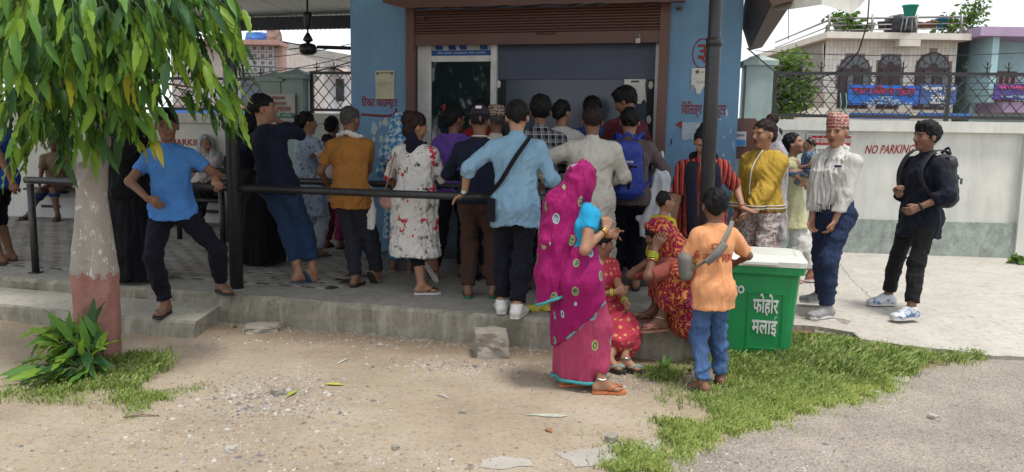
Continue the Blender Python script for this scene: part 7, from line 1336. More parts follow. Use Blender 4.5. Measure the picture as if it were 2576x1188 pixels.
# -- man in the ochre T-shirt with a white towel
w = Who(905, 722, PZ, -8); k = skeleton(1.56, hip=w.h(886, 1.56), lean=w.lean(-.03, .06), footL=w.g(893, 722, PZ, -5), footR=w.g(948, 712, PZ, -25, 58), handL=w.p(828, 470, .25), handR=w.p(912, 462, .3), elR=w.d(1, -.3, -.5), head=(-14, -4, 0), build=1.02); r, s_, t_ = dressed('cropped hair man in an ochre T-shirt with a white towel round his neck', w, k, SK2, 'crop', 'near', (C_['ochre'], dict(sleeve=.7, hem=-.16, amp=.007, wide=.012)), (C_['charcoal'], dict(slack=.024, length=1.95)), ('s', SOLE, GYR), hairmat=HAIRG, seed=15)
make_scarf(r, k, [seg(k.N - k.R * .085 + k.d * .0 - k.Fw * .03, k.N - k.Fw * .085 + k.d * .015, .024, .026, k=.01), seg(k.N - k.Fw * .085 + k.d * .015, k.N + k.R * .09 - k.Fw * .02 - k.d * .02, .026, .024, k=.01), seg(k.N + k.R * .09 - k.Fw * .02 - k.d * .02, k.S + k.R * .1 + k.Fw * .1, .024, .024, k=.01), seg(k.N - k.R * .085 - k.Fw * .03, k.S - k.R * .09 + k.Fw * .1, .024, .024, k=.01)], C_['scarfw'], 'neck_towel')
make_scarf(r, k, [seg(w.p(925, 470, .02), w.p(930, 530, .0), (.03, .03), (.05, .03), k=.02), seg(w.p(930, 530, 0), w.p(934, 572, 0), (.05, .028), (.04, .02), k=.02)], C_['scarfw'], 'waist_cloth')
# -- woman in blue and white check with the covered head
w = Who(1012, 684, PZ, -10); k = skeleton(1.5, woman=True, handL=(-.12, .22, .95), handR=(.12, .25, 1.0), head=(-20, -8, 0)); r, s_, t_ = dressed('woman with head scarf and tunic in blue and white diamonds at the left pier', w, k, SK2, None, 'far', (C_['hijab'], dict(sleeve=1.8, hem=-.55, flare=.03, wide=.012, name='tunic')), (cloth('blue_wave_trousers', (.06, .2, .38)), dict(slack=.025)), ('s', TANR, SOLE), seed=17); make_veil(r, k, C_['hijab'], [k.S - k.Fw * .06, k.C - k.Fw * .09 - k.R * .04], [.1, (.17, .12), (.17, .1)], .03, 6)
# -- woman in the white floral dress
w = Who(1062, 738, PZ, -18); k = skeleton(1.5, woman=True, build=1.14, hip=w.h(1044, 1.5), footL=w.g(1060, 742, PZ, -60), footR=w.g(1095, 712, PZ, -30, 55), handL=w.p(1000, 480, .3), handR=w.p(1075, 462, .22), elR=w.d(1, -.4, -.4), head=(-42, -14, 4)); clip = lambda q, u: [ell(q(0, -.1, .07), np.array([.06, .05, .055]) * u, k.hM, .02), ell(q(0, -.06, -.06), np.array([.07, .055, .05]) * u, k.hM, .02)]
r, s_, t_ = dressed('woman in a white floral knee dress with dark tied hair', w, k, SK1, 'bun', 'near', (C_['floral'], dict(sleeve=1.05, hem=-.56, flare=.03, wide=.022, amp=.008, name='dress')), (C_['black'], dict(length=1.55, slack=.004)), ('s', WHR, SOLE), hairmat=HAIRB, seed=19, hairx=clip)
make_scarf(r, k, [seg(k.N - k.R * .07 - k.d * .01, k.N - k.Fw * .085 - k.d * .005, .03, .036, k=.02), seg(k.N - k.Fw * .085 - k.d * .005, k.N + k.R * .08 - k.d * .02, .036, .03, k=.02), seg(k.N - k.Fw * .06 + k.d * .03, k.N - k.Fw * .08 - k.d * .05, .05, .05, k=.02)], C_['navyscarf'], 'scarf')
hb = thing('handbag', 'small pink woven handbag hanging at the hip of the floral dress woman', 'bag', w.M @ Vector(w.p(978, 508, -.02))); hb.rotation_euler = (0, 0, R(-20)); v, f = field_mesh([ell((0, 0, 0), (.085, .045, .06), k=.02), ell((0, 0, .035), (.07, .035, .035))], .007); put('pouch', (folds(v, f, 3, .003, 90), f), pm('woven_pink', (.42, .25, .21), (.3, .16, .14), 70, .8, .5, 150), hb); band('strap', [(-.05, 0, .05), (-.01, -.005, .16), (.06, .0, .42)], .006, .004, pm('strap_tan', (.25, .13, .09)), hb)
# -- woman in the purple hoodie
w = Who(1140, 694, PZ, -12); k = skeleton(1.58, woman=True, handL=w.p(1105, 440, .25), handR=w.p(1160, 430, .25), head=(-38, -2, 0), footR=(.1, -.02, 0), footL=(-.12, -.22, 0, -10, 40)); hd_ = [seg(k.N - k.R * .08 - k.Fw * .05 - k.d * .02, k.N + k.R * .08 - k.Fw * .05 - k.d * .02, .045, .045, k=.03), seg(k.N - k.Fw * .08 - k.d * .02, k.N - k.Fw * .11 - k.d * .12, (.09, .045), (.03, .03), k.R, .03)]
r, s_, t_ = dressed('young woman in a purple hoodie with a red hair tie', w, k, SK2, 'bun', 'mid', (C_['purple'], dict(sleeve=1.9, hem=-.06, g=.026, extra=hd_, amp=.009, name='hoodie')), (C_['black'], dict(slack=.02)), ('s', SOLE, SOLE), seed=21); mb = MB(); c = Vector(hpt(k, -.03, -.1, .09)); mb.tube([c, c + Vector((-.03, 0, .03)), c + Vector((.0, .0, .05)), c], .007, 6); mb.tube([c, c + Vector((-.03, 0, -.03))], .006, 6); mb.build('hair_tie', pm('red_ribbon', (.45, .04, .05)), r)
# -- man in black sweater, brown trousers and cap
w = Who(1207, 750, PZ, -4); k = skeleton(1.56, hip=w.h(1202, 1.56), lean=w.lean(0, .08), footL=(-.1, 0, 0, 10), footR=(.11, .02, 0, -10), handL=w.p(1165, 445, .3), handR=w.p(1225, 445, .32), head=(0, -8, 0)); r, s_, t_ = dressed('man in a dark cap, black sweater and brown trousers', w, k, SK2, 'crop', 'mid', (C_['navy'], dict(sleeve=1.95, hem=-.06, amp=.006)), (C_['brownt'], dict(slack=.032, flare=-.006, length=1.95)), ('s', GRR, GRR), seed=23); make_cap(r, k, cloth('cap_purple_black', (.035, .026, .042))); mb = MB(); mb.tube([k.N + k.R * .062 * math.cos(t) + k.Fw * .062 * math.sin(t) + k.d * .005 for t in np.linspace(0, 6.283, 17)], .006, 6, False); mb.build('collar_trim', C_['white'], r)
# -- man in the denim shirt holding the rail
w = Who(1278, 792, PZ, -6); k = skeleton(1.59, hip=w.h(1294, 1.59, .03), lean=w.lean(0, .08), footL=w.g(1262, 788, PZ, 8), footR=w.g(1300, 800, PZ, -10), handL=w.p(1168, 487, .12, {'dir': w.d(-.8, .3, -.45), 'palm': w.d(.1, .1, -1), 'curl': 22, 'spread': 1.4}), elL=w.d(-.6, -.6, .1), handR=w.p(1362, 470, .22), elR=w.d(.5, -.6, -.5), head=(4, -6, 0), build=1.04)
r, s_, t_ = dressed('man in a light denim shirt with a crossbody bag resting a hand on the rail', w, k, SK3, 'short', 'near', (C_['denim'], dict(sleeve=1.28, hem=-.2, collar=True, amp=.008, wide=.016, slack=.01, hemcurve=.012)), (C_['navyt'], dict(slack=.028, length=1.93)), ('shoe', pm('white_leather', (.66, .66, .64), rough=.45, bump=.05), WHR), seed=25, hands=(-1,))
bangle(r, k, -1, .96, pm('watch_black', (.02, .02, .02), rough=.3), 1, 'watch_strap', .031); c = Vector(k.wr[-1]) + Vector((0, -.033, .012)); MB().lathe([(.02, 0), (.02, .01), (.014, .011)], 14, Matrix.Translation(c) @ Matrix.Rotation(R(70), 4, 'X')).build('watch_case', pm('watch_case', (.3, .3, .28), rough=.3, metal=.6), r)
cb_ = thing('crossbody_bag', 'small black crossbody bag on the denim shirt man', 'bag', w.w, R(w.rot)); k_ = k; band('strap', [k.N + k.R * .1 + k.d * .0 + k.Fw * .02, k.S + k.R * .1 - k.Fw * .1 + k.d * .02, k.C + k.R * .01 - k.Fw * .165, k.W - k.R * .1 - k.Fw * .15, k.P - k.R * .2 - k.Fw * .06 + k.d * .04], .017, .003, C_['black'], cb_, up=tuple(k.R)); c = Vector(w.p(1238, 522, -.02)); MB().box(c.x - .025, c.x + .03, c.y - .08, c.y + .08, c.z - .1, c.z + .07).build('pouch', C_['black'], cb_, bevel=.02, seg=3); MB().box(c.x - .029, c.x - .0255, c.y - .06, c.y + .07, c.z - .02, c.z - .012).build('zip', GYR, cb_)
# -- plaid shirt man, hidden counter row
w = Who(1352, 728, PZ, 6); k = skeleton(1.66, lean=w.lean(0, .05), handL=(-.15, .3, 1.05), handR=(.15, .3, 1.05), head=(-6, -4, 0), build=1.02); dressed('man with thick curly hair in a black and white plaid shirt', w, k, SK2, 'full', 'mid', (C_['plaid'], dict(sleeve=1.9, hem=-.12, collar=True)), (C_['navyt'], dict(slack=.02)), ('s', SOLE, SOLE), seed=27)
ZS = PZ + .151
w = Who(1243, 700, PZ, 0); k = skeleton(1.57, handL=(-.1, .3, 1.05), handR=(.1, .3, 1.05), head=(8, -6, 0)); r, s_, t_ = dressed('man in a brown patterned topi between the cap and the denim shirt', w, k, SK2, 'crop', 'far', (C_['kurta'], dict(sleeve=1.9, hem=-.1, collar=True)), (C_['charcoal'],), ('s', SOLE, SOLE), hairmat=HAIRG, seed=29); make_topi(r, k, C_['topib'])
w = Who(1206, 650, ZS, -10); k = skeleton(1.5, woman=True, handL=(-.1, .3, 1.0), handR=(.1, .3, 1.0), head=(-20, 0, 0)); dressed('woman in red at the counter hidden behind the cap man', w, k, SK2, 'bun', 'far', (C_['red'], dict(sleeve=.7, hem=-.3, name='tunic')), (C_['black'],), ('s', SOLE, SOLE), seed=31)
w = Who(1405, 664, ZS, -12); k = skeleton(1.5, woman=True, handL=(-.1, .3, 1.05), handR=(.2, .32, 1.12), head=(-28, -4, 0)); dressed('woman in a white top with her hair tied at the counter', w, k, SK1, 'bun', 'far', (C_['white'], dict(sleeve=.7, hem=-.2)), (C_['black'],), ('s', SOLE, SOLE), seed=33)
w = Who(1478, 690, PZ, -4); k = skeleton(1.7, handL=(-.12, .3, 1.05), handR=(.12, .3, 1.05), head=(-4, -6, 0)); dressed('man in a cobalt shirt hidden behind the cream kurta', w, k, SK2, 'short', 'far', (C_['cyanblue'], dict(sleeve=.7, hem=-.12)), (C_['charcoal'],), ('s', SOLE, SOLE), seed=35)
w = Who(1568, 673, ZS, 28); k = skeleton(1.62, lean=w.lean(-.02, .08), handL=w.p(1530, 340, .3), handR=w.p(1575, 345, .3), head=(30, -26, 0)); dressed('man in a maroon shirt bending to the counter window', w, k, SK2, 'full', 'mid', (C_['maroon'], dict(sleeve=1.9, hem=-.12, collar=True)), (C_['charcoal'],), ('s', SOLE, SOLE), seed=37)
# -- man in the cream kurta
w = Who(1480, 758, PZ, 2); k = skeleton(1.57, hip=w.h(1480, 1.57, .02), handL=w.p(1385, 468, .05), elL=w.d(-1, .1, -.1), handR=w.p(1512, 455, .25), elR=w.d(.9, -.5, -.3), head=(-4, -8, 0), build=1.1)
r, s_, t_ = dressed('man in a long cream kurta seen from behind', w, k, SK2, 'short', 'near', (C_['kurta'], dict(sleeve=1.85, hem=-.6, flare=.03, collar=True, wide=.018, slack=.022, amp=.009, name='kurta')), (C_['white'], dict(slack=.03)), ('s', SOLE, SOLE), hairmat=HAIRB, seed=39)
# -- man with the blue backpack
w = Who(1572, 730, PZ, -4); k = skeleton(1.58, hip=w.h(1575, 1.58), lean=w.lean(-.02, .04), handL=(-.15, .28, 1.1), handR=w.p(1612, 455, .12), elR=w.d(1, .0, -.3), head=(-4, -8, 0), build=1.05); r, s_, t_ = dressed('man in a brown striped shirt carrying the blue backpack', w, k, SK1, 'short', 'mid', (C_['bstripe'], dict(sleeve=1.9, hem=-.1, collar=True, slack=.012)), (C_['navyt'], dict(slack=.03)), ('s', SOLE, SOLE), seed=41)
def backpack(label, w, k, c, size, mat, dark, text=None, off=.0):
    b = thing('backpack', label, 'backpack', w.w, R(w.rot)); c = np.array(c, float); sx, sy, sz = size; pr = [seg(c + V3(0, 0, -sz * .34), c + V3(0, 0, sz * .28), (sx, sy), (sx * .82, sy * .85), k=.03)]; v, f = field_mesh(pr, .011, cuts=[lambda x, y, z: c[2] - sz * .5 - z]); put('main_bag', (folds(v, f, 3, .004, 14), f), mat, b); pc = c + V3(0, -sy * .75, -sz * .1)
    v, f = field_mesh([seg(pc + V3(0, 0, -sz * .24), pc + V3(0, 0, sz * .14), (sx * .78, sy * .55), (sx * .6, sy * .45), k=.02)], .01); put('front_pocket', (folds(v, f, 5, .003, 16), f), mat, b); yb = pc[1] - sy * .56
    band('zip', [(c[0] - sx * .5, yb + .02, c[2] + sz * .02), (c[0], yb - .008, c[2] + sz * .03), (c[0] + sx * .5, yb + .02, c[2] + sz * .02)], .008, .006, dark, b); band('centre_strap', [(c[0] + .02, yb + .0, c[2] - sz * .02), (c[0] + .015, yb - .006, c[2] - sz * .2), (c[0] + .01, yb + .01, c[2] - sz * .36)], .012, .004, dark, b, up=(1, 0, 0)); band('top_handle', [(c[0] - .05, c[1] + .0, c[2] + sz * .43), (c[0], c[1] - .02, c[2] + sz * .52), (c[0] + .05, c[1], c[2] + sz * .43)], .012, .008, mat, b)
    MB().box(c[0] - sx * .55 - .006, c[0] - sx * .55 + .006, yb - .004, yb + .012, c[2] - .04, c[2] + .01).build('zip_pull', GYR, b)
    for q in (-1, 1): band('shoulder_strap', [c + V3(q * .07, sy * .4, sz * .42), k.S + k.R * q * .1 - k.Fw * .06 + k.d * .085, k.S + k.R * q * .115 + k.Fw * .07 + k.d * .05, k.C + k.R * q * .12 + k.Fw * .15, k.W + k.R * q * .17 + k.Fw * .04, c + V3(q * sx * .9, sy * .3, -sz * .3)], .026, .006, mat, b, up=tuple(k.R))
    if text: lettering('backpack_lettering', text, .032, WPT, b, Matrix.Translation((c[0], yb - .012, c[2] + sz * .1)) @ UPR, .085, .001, .001)
    return b
backpack('bright blue backpack worn by the man in the striped shirt', w, k, w.p(1577, 422, -.21), (.155, .085, .56), pm('blue_nylon', (.018, .045, .30), (.014, .032, .24), 6, .55, .1, 120), C_['black'], 'Shree jes')
# ------------------------------------------------------------------ the sari group
w = Who(1462, 982, 0, -55)
k = skeleton(1.41, woman=True, build=.93, hip=w.h(1450, 1.41, 0, 800), lean=w.lean(.02, .02), footR=w.g(1512, 990, 0, -34), footL=w.g(1428, 972, 0, -20), handR=w.p(1524, 578, -.08, {'dir': w.d(.0, .3, .9), 'curl': 60}), elR=w.d(.25, -.25, -1), handL=w.p(1528, 590, .3), head=(-4, -6, 0), hs=1.0)
r = person('woman in a magenta sari with its end over her head, standing on the soil', w.w, w.rot, k, SK1, None, 'near', (1,)); make_hair(r, k, 'bun', seed=43)
make_shirt(r, k, C_['blouse'], sleeve=.42, hem=.17, g=.006, amp=.003, name='blouse', h=.01, wide=0.0)
sk_ = make_skirt(r, k, C_['petti'], hem=.055, top=.06, r0=(.135, .11), mid=(.165, .145), r1=(.175, .155), n=8, amp=.012, name='petticoat', h=.011, centre=tuple((np.array(w.g(1458, 965, 0))[:2]))); hem_ring(sk_, .075, .02, C_['teal'], r, 'hem_border', .014, zoff=-.012)
a_ = np.array(w.p(1535, 735, 0)); b_ = np.array(w.p(1382, 890, 0)); nn = np.cross(b_ - a_, np.array(w.d(0, 1, 0))); nn = nrm(nn); nn = nn if nn[2] < 0 else -nn; dcut = lambda x, y, z: (x - a_[0]) * nn[0] + (y - a_[1]) * nn[1] + (z - a_[2]) * nn[2]
ov = make_skirt(r, k, C_['sari'], hem=.09, top=.1, r0=(.147, .122), mid=(.178, .158), r1=(.187, .167), n=8, amp=.014, name='sari_wrap', h=.011, seed=4, centre=tuple((np.array(w.g(1456, 965, 0))[:2])), cuts=[dcut])
vv = np.array([q.co for q in ov.data.vertices]); dd = (vv - a_) @ nn; wd = np.array(w.d(0, -1, 0)); sel = vv[(np.abs(dd) < .012) & ((vv - np.array(k.P)) @ wd > .06)]; ex = np.array(w.d(1, 0, 0)); sel = sel[np.argsort(sel @ ex)]
pts = [sel[i:i + 9].mean(0) + wd * .006 for i in range(0, max(1, len(sel) - 9), 9)]
if len(pts) > 3: mb = MB(); mb.tube(pts, .009, 6); mb.build('wrap_border', cloth('grey_teal_border', (.13, .3, .32)), r)
pu = [w.p(1420, 520, .02), w.p(1410, 600, .0), w.p(1404, 690, .0), w.p(1400, 760, .0)]
zc_ = np.array(w.p(1400, 745, 0))[2]; lean_cut = lambda x, y, z: (zc_ - z) + .35 * ((x - np.array(w.p(1400, 745, 0))[0]) * w.d(1, 0, 0)[0] + (y - np.array(w.p(1400, 745, 0))[1]) * w.d(1, 0, 0)[1])
k2 = k; ve = make_veil(r, k, C_['sari'], pu, [.1, (.125, .125), (.115, .14), (.11, .15), (.1, .15)], .028, 9, .007, 'sari_veil', .008, [lean_cut])
vv = np.array([q.co for q in ve.data.vertices]); dd = lean_cut(vv[:, 0], vv[:, 1], vv[:, 2]); sel = vv[(np.abs(dd) < .01)]; c_ = sel.mean(0); th = np.arctan2(sel[:, 1] - c_[1], sel[:, 0] - c_[0]); pts = []
for a in np.linspace(-math.pi, math.pi, 26)[:-1]:
    s2_ = np.abs((th - a + math.pi) % (2 * math.pi) - math.pi) < .2
    if s2_.any(): q = sel[s2_]; pts.append(q[np.argmax(np.hypot(q[:, 0] - c_[0], q[:, 1] - c_[1]))])
if len(pts) > 4: mb = MB(); mb.tube(pts + [pts[0]], .01, 6, False); mb.build('veil_border', C_['teal'], r)
bangle(r, k, 1, .92, GOLD, 2, r=.032); make_sandals(r, k, ORR, ORR); anklet(r, k, 1)
mb = MB(); c = Vector(hpt(k, .082, -.012, -.035)); mb.lathe([(.002, .0), (.008, -.006), (.008, -.012), (.002, -.018)], 8, Matrix.Translation(c)); mb.build('earring', GOLD, r)
# girl in the red frock on the platform edge
w = Who(1538, 838, PZ, -140); w.w = B(BS(1520, .1, 820), .1, 0); w.M = Matrix.Translation(w.w) @ Matrix.Rotation(R(w.rot), 4, 'Z'); w.I = w.M.inverted()
k = skeleton(1.27, hip=w.I @ Vector((w.w.x, w.w.y, PZ + .085)), lean=w.lean(-.12, -.1), footL=w.g(1572, 932, 0.01, 20), footR=w.g(1530, 930, 0.01, 10), handL=w.p(1575, 765, -.28, {'curl': 40}), handR=w.p(1548, 735, -.3, {'curl': 40}), head=(62, -8, 0), woman=True, build=.95, hs=1.08)
r = person('girl in a red and gold frock sitting on the platform edge behind the sari', w.w, w.rot, k, SK1, None, 'near'); make_hair(r, k, 'boy', seed=44); make_shirt(r, k, C_['frock'], sleeve=.7, hem=-.04, g=.014, name='frock_top', amp=.005, h=.011); wrap_field(r, k, C_['frock'], 'frock_skirt', .035, 1.62, .07, 5, .009, h=.011); make_sandals(r, k, SOLE, pm('aqua_strap', (.25, .5, .48))); anklet(r, k, -1); bangle(r, k, -1, .9, LIME_, 2, r=.03); bangle(r, k, 1, .9, LIME_, 2, r=.03)
# squatting woman
w = Who(1692, 830, PZ, 98); k = skeleton(1.5, woman=True, build=1.08, hip=w.p(1722, 790, .06), lean=w.lean(-.38, .0), footL=w.g(1660, 834, PZ, 10), footR=w.g(1645, 808, PZ, 0), knL=w.d(-.6, -.25, 1), knR=w.d(-.6, .25, 1), handL=w.p(1648, 625, -.1, {'dir': w.d(.45, -.1, .85), 'palm': w.d(.3, .9, -.1), 'curl': 22, 'spread': 1.5}), elL=w.d(-.8, -.6, -.4), handR=w.p(1640, 650, .12), elR=w.d(-.5, .4, -.6), head=(0, -38, 0))
r = person('woman in a red patterned sari squatting with a hand to her head', w.w, w.rot, k, SK2, None, 'near', (-1,)); make_hair(r, k, 'bun', seed=45); make_shirt(r, k, C_['terra'], sleeve=.92, hem=.2, g=.014, name='blouse', h=.0105, amp=.004); wrap_field(r, k, C_['bandh'], 'sari_skirt', .035, 1.72, .07, 6, .01, .9, .011); make_veil(r, k, C_['bandh'], [k.N - k.Fw * .07, k.S - k.Fw * .1, k.C - k.Fw * .1], [.1, .11, (.15, .1), (.15, .09)], .02, 4, .006, 'sari_veil')
make_scarf(r, k, [seg(k.P - k.HF * .06 + V3(0, 0, .06), k.kn[-1] + V3(0, 0, .05), (.1, .05), (.07, .05), k=.05), seg(k.P + V3(0, -.02, .02), k.P + k.HR * -.12 + V3(0, -.06, -.12), (.12, .1), (.1, .09), k=.05)], C_['purpsk'], 'sari_fold', 5, .007, 16); bangle(r, k, -1, .8, LIME_, 4, r=.036); bangle(r, k, -1, .55, GOLD, 1, r=.04); make_sandals(r, k, pm('salmon_sole', (.34, .15, .12)), pm('salmon_strap', (.4, .17, .14))); anklet(r, k, -1)
for i in range(8): c = Vector(hpt(k, -.05 + .0, .02, .0)); t = -1.2 + i * .34; o = MB().lathe([(.001, .004), (.014, .002), (.016, 0), (.001, -.001)], 10).build('veil_dot', pm('veil_red_dot', (.5, .05, .04), bump=0), r); o.matrix_local = Matrix.Translation(hpt(k, -.118 * math.cos(t), .0, .02 + .125 * math.sin(t))) @ Matrix(k.hM.tolist()).to_4x4() @ Matrix.Rotation(-t - R(90) + math.pi, 4, 'Y')
# toddler in yellow
w = Who(1658, 790, PZ, -68); k = skeleton(.9, hs=1.32, build=1.1, handL=(-.1, .15, .45), handR=(.12, .12, .42), head=(-8, 0, 0), headoff=(0, 0, .02)); dressed('toddler in a yellow vest standing behind the squatting woman', w, k, SK1, 'crop', 'near', (C_['ywbaby'], dict(sleeve=.3, hem=-.1)), (C_['ywbaby'], dict(length=1.2)), None, group=None, seed=47)
# woman in the red striped dress
w = Who(1750, 770, PZ, 178); k = skeleton(1.42, woman=True, build=1.2, hip=w.h(1757, 1.42, .02), lean=w.lean(-.06, -.14), handL=w.p(1868, 522, -.1, {'dir': w.d(.85, -.35, -.35), 'palm': w.d(.0, -.3, .9), 'curl': 14, 'spread': 1.3}), elL=w.d(.6, .4, -.6), handR=w.p(1692, 570, -.1), elR=w.d(-.8, .3, -.2), head=(-14, -30, 0))
r, s_, t_ = dressed('woman in a red striped dress with a navy scarf looking down', w, k, SK1, 'bun', 'near', (C_['rstripe'], dict(sleeve=.92, hem=-.5, flare=.05, wide=.012, slack=.016, name='dress')), (C_['black'],), ('s', SOLE, SOLE), group=None, seed=49, hairx=lambda q, u: [ell(q(0, -.055, .125), np.array([.042, .042, .036]) * u, k.hM, .01)])
for px, a in ((1738, 1), (1797, -1)): band('scarf_end', [w.p(px + 10 * a, 405, -.04), w.p(px + 2, 430, -.2), w.p(px + 2, 500, -.235), w.p(px + 4, 590, -.22)], .045, .01, C_['navyscarf'], r, up=w.d(1, 0, 0))
make_scarf(r, k, [seg(k.N - k.R * .09 - k.Fw * .0, k.N - k.Fw * .08 + k.d * .01, .028, .03, k=.02), seg(k.N + k.R * .09, k.N - k.Fw * .08 + k.d * .01, .028, .03, k=.02)], C_['navyscarf'], 'scarf'); bangle(r, k, -1, .97, pm('red_thread', (.35, .03, .04), bump=0), 1, r=.03)
mb = MB(); c = Vector(hpt(k, 0, .094, .055)); mb.lathe([(.004, 0), (.004, .002)], 8, Matrix.Translation(c) @ Matrix(k.hM.tolist()).to_4x4() @ Matrix.Rotation(R(-90), 4, 'X')); mb.build('forehead_mark', pm('vermilion', (.4, .03, .02), bump=0), r)
# boy in orange
w = Who(1788, 982, 0, 10); k = skeleton(1.25, hip=w.h(1788, 1.25, 0, 850), build=.85, lean=w.lean(.0, .06), footL=w.g(1768, 990, 0, 18), footR=w.g(1812, 970, 0, -22), handR=w.p(1850, 662, .26), elR=w.d(1, -.4, -.5), handL=w.p(1735, 665, .2), elL=w.d(-.6, -.4, -.7), head=(-12, 2, 0), hs=1.22)
r, s_, t_ = dressed('boy in an orange T-shirt with lettering on its back, leaning on the bin', w, k, SK2, 'boy', 'near', (C_['orange'], dict(sleeve=.85, hem=-.2, flare=.012, wide=.014, slack=.018, amp=.006)), (C_['jeans_b'], dict(slack=.02, length=1.95, amp=.008)), ('s', GYR, GYR), group=None, seed=51)
RUST = pm('rust_print', (.33, .05, .03), (.4, .1, .06), 60, .8, 0); bdir = w.d(0, 1, 0); on_cloth(s_, r, 'shirt_lettering', 'ॐ नमः िशवाय', .075, RUST, w.p(1800, 652, -.1), .25, bdir, .0015); on_cloth(s_, r, 'shirt_motif', '۩', .05, RUST, w.p(1800, 622, -.1), .05, bdir)
sb_ = thing('sling_bag', 'grey sling bag worn across the back of the boy in orange', 'bag', w.w, R(w.rot)); GB = pm('grey_webbing', (.16, .155, .14)); band('strap', [k.N + k.R * .1 - k.Fw * .02 + k.d * .01, k.S + k.R * .04 - k.Fw * .105, k.C - k.R * .03 - k.Fw * .135, k.C - k.R * .1 - k.Fw * .12 - k.d * .08, k.W - k.R * .16 - k.Fw * .04 - k.d * .01], .014, .004, GB, sb_, up=tuple(k.R)); band('shoulder_pad', [k.C + k.R * .0 - k.Fw * .145 + k.d * .02, k.C - k.R * .05 - k.Fw * .15 - k.d * .04, k.C - k.R * .11 - k.Fw * .13 - k.d * .1], .026, .01, GB, sb_, up=tuple(k.R)); c = np.array(w.p(1722, 672, .0)); v, f = field_mesh([seg(c + V3(0, 0, .05), c + V3(.01, 0, -.05), (.045, .06), (.04, .055), k=.02)], .008); put('pouch', (v, f), GB, sb_)
# ------------------------------------------------------------------ right hand group
w = Who(1908, 745, VZ, 60); k = skeleton(1.58, woman=True, handL=(-.15, .2, 1.0), handR=(.15, .2, 1.0), head=(0, 0, 0)); r, s_, t_ = dressed('woman in lavender and pale pink behind the mustard hoodie, white scarf over her head', w, k, SK1, 'bun', 'far', (C_['lav'], dict(sleeve=1.2, hem=-.1)), None, ('s', SOLE, SOLE), group=None, seed=53); make_skirt(r, k, C_['pinkw'], hem=.12, r1=(.26, .22), n=9, amp=.03); make_veil(r, k, cloth('white_gauze', (.46, .43, .45)), [k.S - k.Fw * .09, k.C - k.Fw * .13, k.P - k.Fw * .16, k.P - k.Fw * .18 - V3(0, 0, .3)], [.09, (.13, .09), (.12, .06), (.11, .04), (.1, .035)], .0, 7)
w = Who(1908, 772, VZ, 128); k = skeleton(1.6, woman=True, build=1.05, hip=w.h(1905, 1.6), lean=w.lean(0, 0), handL=w.p(1872, 552, -.18, {'curl': 30}), elL=w.d(.7, -.3, -.4), handR=w.p(1852, 540, .1), head=(-14, -4, 0)); hd_ = [seg(k.N - k.R * .09 - k.Fw * .03 - k.d * .03, k.N + k.R * .09 - k.Fw * .03 - k.d * .03, .05, .05, k=.03), seg(k.N - k.Fw * .09 - k.d * .0, k.N - k.Fw * .15 - k.d * .1, (.1, .055), (.07, .05), k.R, .03)]
top_ = lambda q, u: [ell(q(0, -.09, .125), np.array([.055, .05, .05]) * u, k.hM, .008), ell(q(.04, -.12, .14), np.array([.03, .03, .035]) * u, k.hM, .015)]
r, s_, t_ = dressed('young woman in a mustard yellow hoodie with striped hem frowning sideways', w, k, SK1, 'bun', 'near', (C_['yellowh'], dict(sleeve=1.86, hem=-.02, g=.024, wide=.01, slack=.018, amp=.008, extra=hd_, name='hoodie')), (C_['pajama'], dict(slack=.03)), ('s', SOLE, SOLE), group=None, hairmat=HAIRB, seed=55, hairx=top_)
for dz in (.0, .024): hem_ring(s_, k.P[2] - .02 * k.s + .03 + dz, .012, C_['white'], r, 'hem_stripe', .007)
band('zip_tape', [k.N + k.Fw * .07 - k.R * .03, k.C + k.Fw * .185 - k.R * .01, k.P + k.Fw * .175], .006, .004, C_['white'], r); bangle(r, k, -1, .98, pm('black_bangle', (.01, .01, .012)), 1, r=.034)
# woman in pale lemon with a baby
w = Who(1978, 706, VZ, -112); k = skeleton(1.5, woman=True, lean=w.lean(-.06, 0), footL=w.g(2042, 712, VZ, 30), handL=w.p(2026, 408, .1), elL=w.d(-.1, .5, -.8), handR=w.p(2032, 404, -.1, {'curl': 40}), elR=w.d(.0, -.4, -1), head=(-6, 16, 0)); r, s_, t_ = dressed('woman in a pale lemon smock and white trousers lifting a baby', w, k, SK1, 'bun', 'mid', (C_['lemon'], dict(sleeve=1.25, hem=-.3, flare=.07, wide=.012, name='smock')), (C_['white'], dict(slack=.03, length=1.9)), ('s', PKR, PKR), group=None, seed=57)
make_scarf(r, k, [p for p in torso(k, .022)[2:5]], C_['embr'], 'yoke', 2, .003, 14, .012, [lambda x, y, z: k.C[2] + .02 - z, lambda x, y, z: z - k.N[2] + .03])
w = Who(2030, 716, VZ, 80); k = skeleton(.68, hip=w.p(2034, 428, 0), hs=1.45, lenT=.9, footL=w.p(2024, 470, -.05), footR=w.p(2038, 480, .1), handL=w.p(2016, 420, -.1), handR=w.p(2016, 425, .1), head=(-10, 0, 0), build=1.15); dressed('baby in a dark blue print romper held up by the woman in lemon', w, k, SK1, 'crop', 'mid', (C_['bluebaby'], dict(sleeve=.5, hem=-.05)), (C_['bluebaby'], dict(length=1.1)), None, group=None, seed=59)
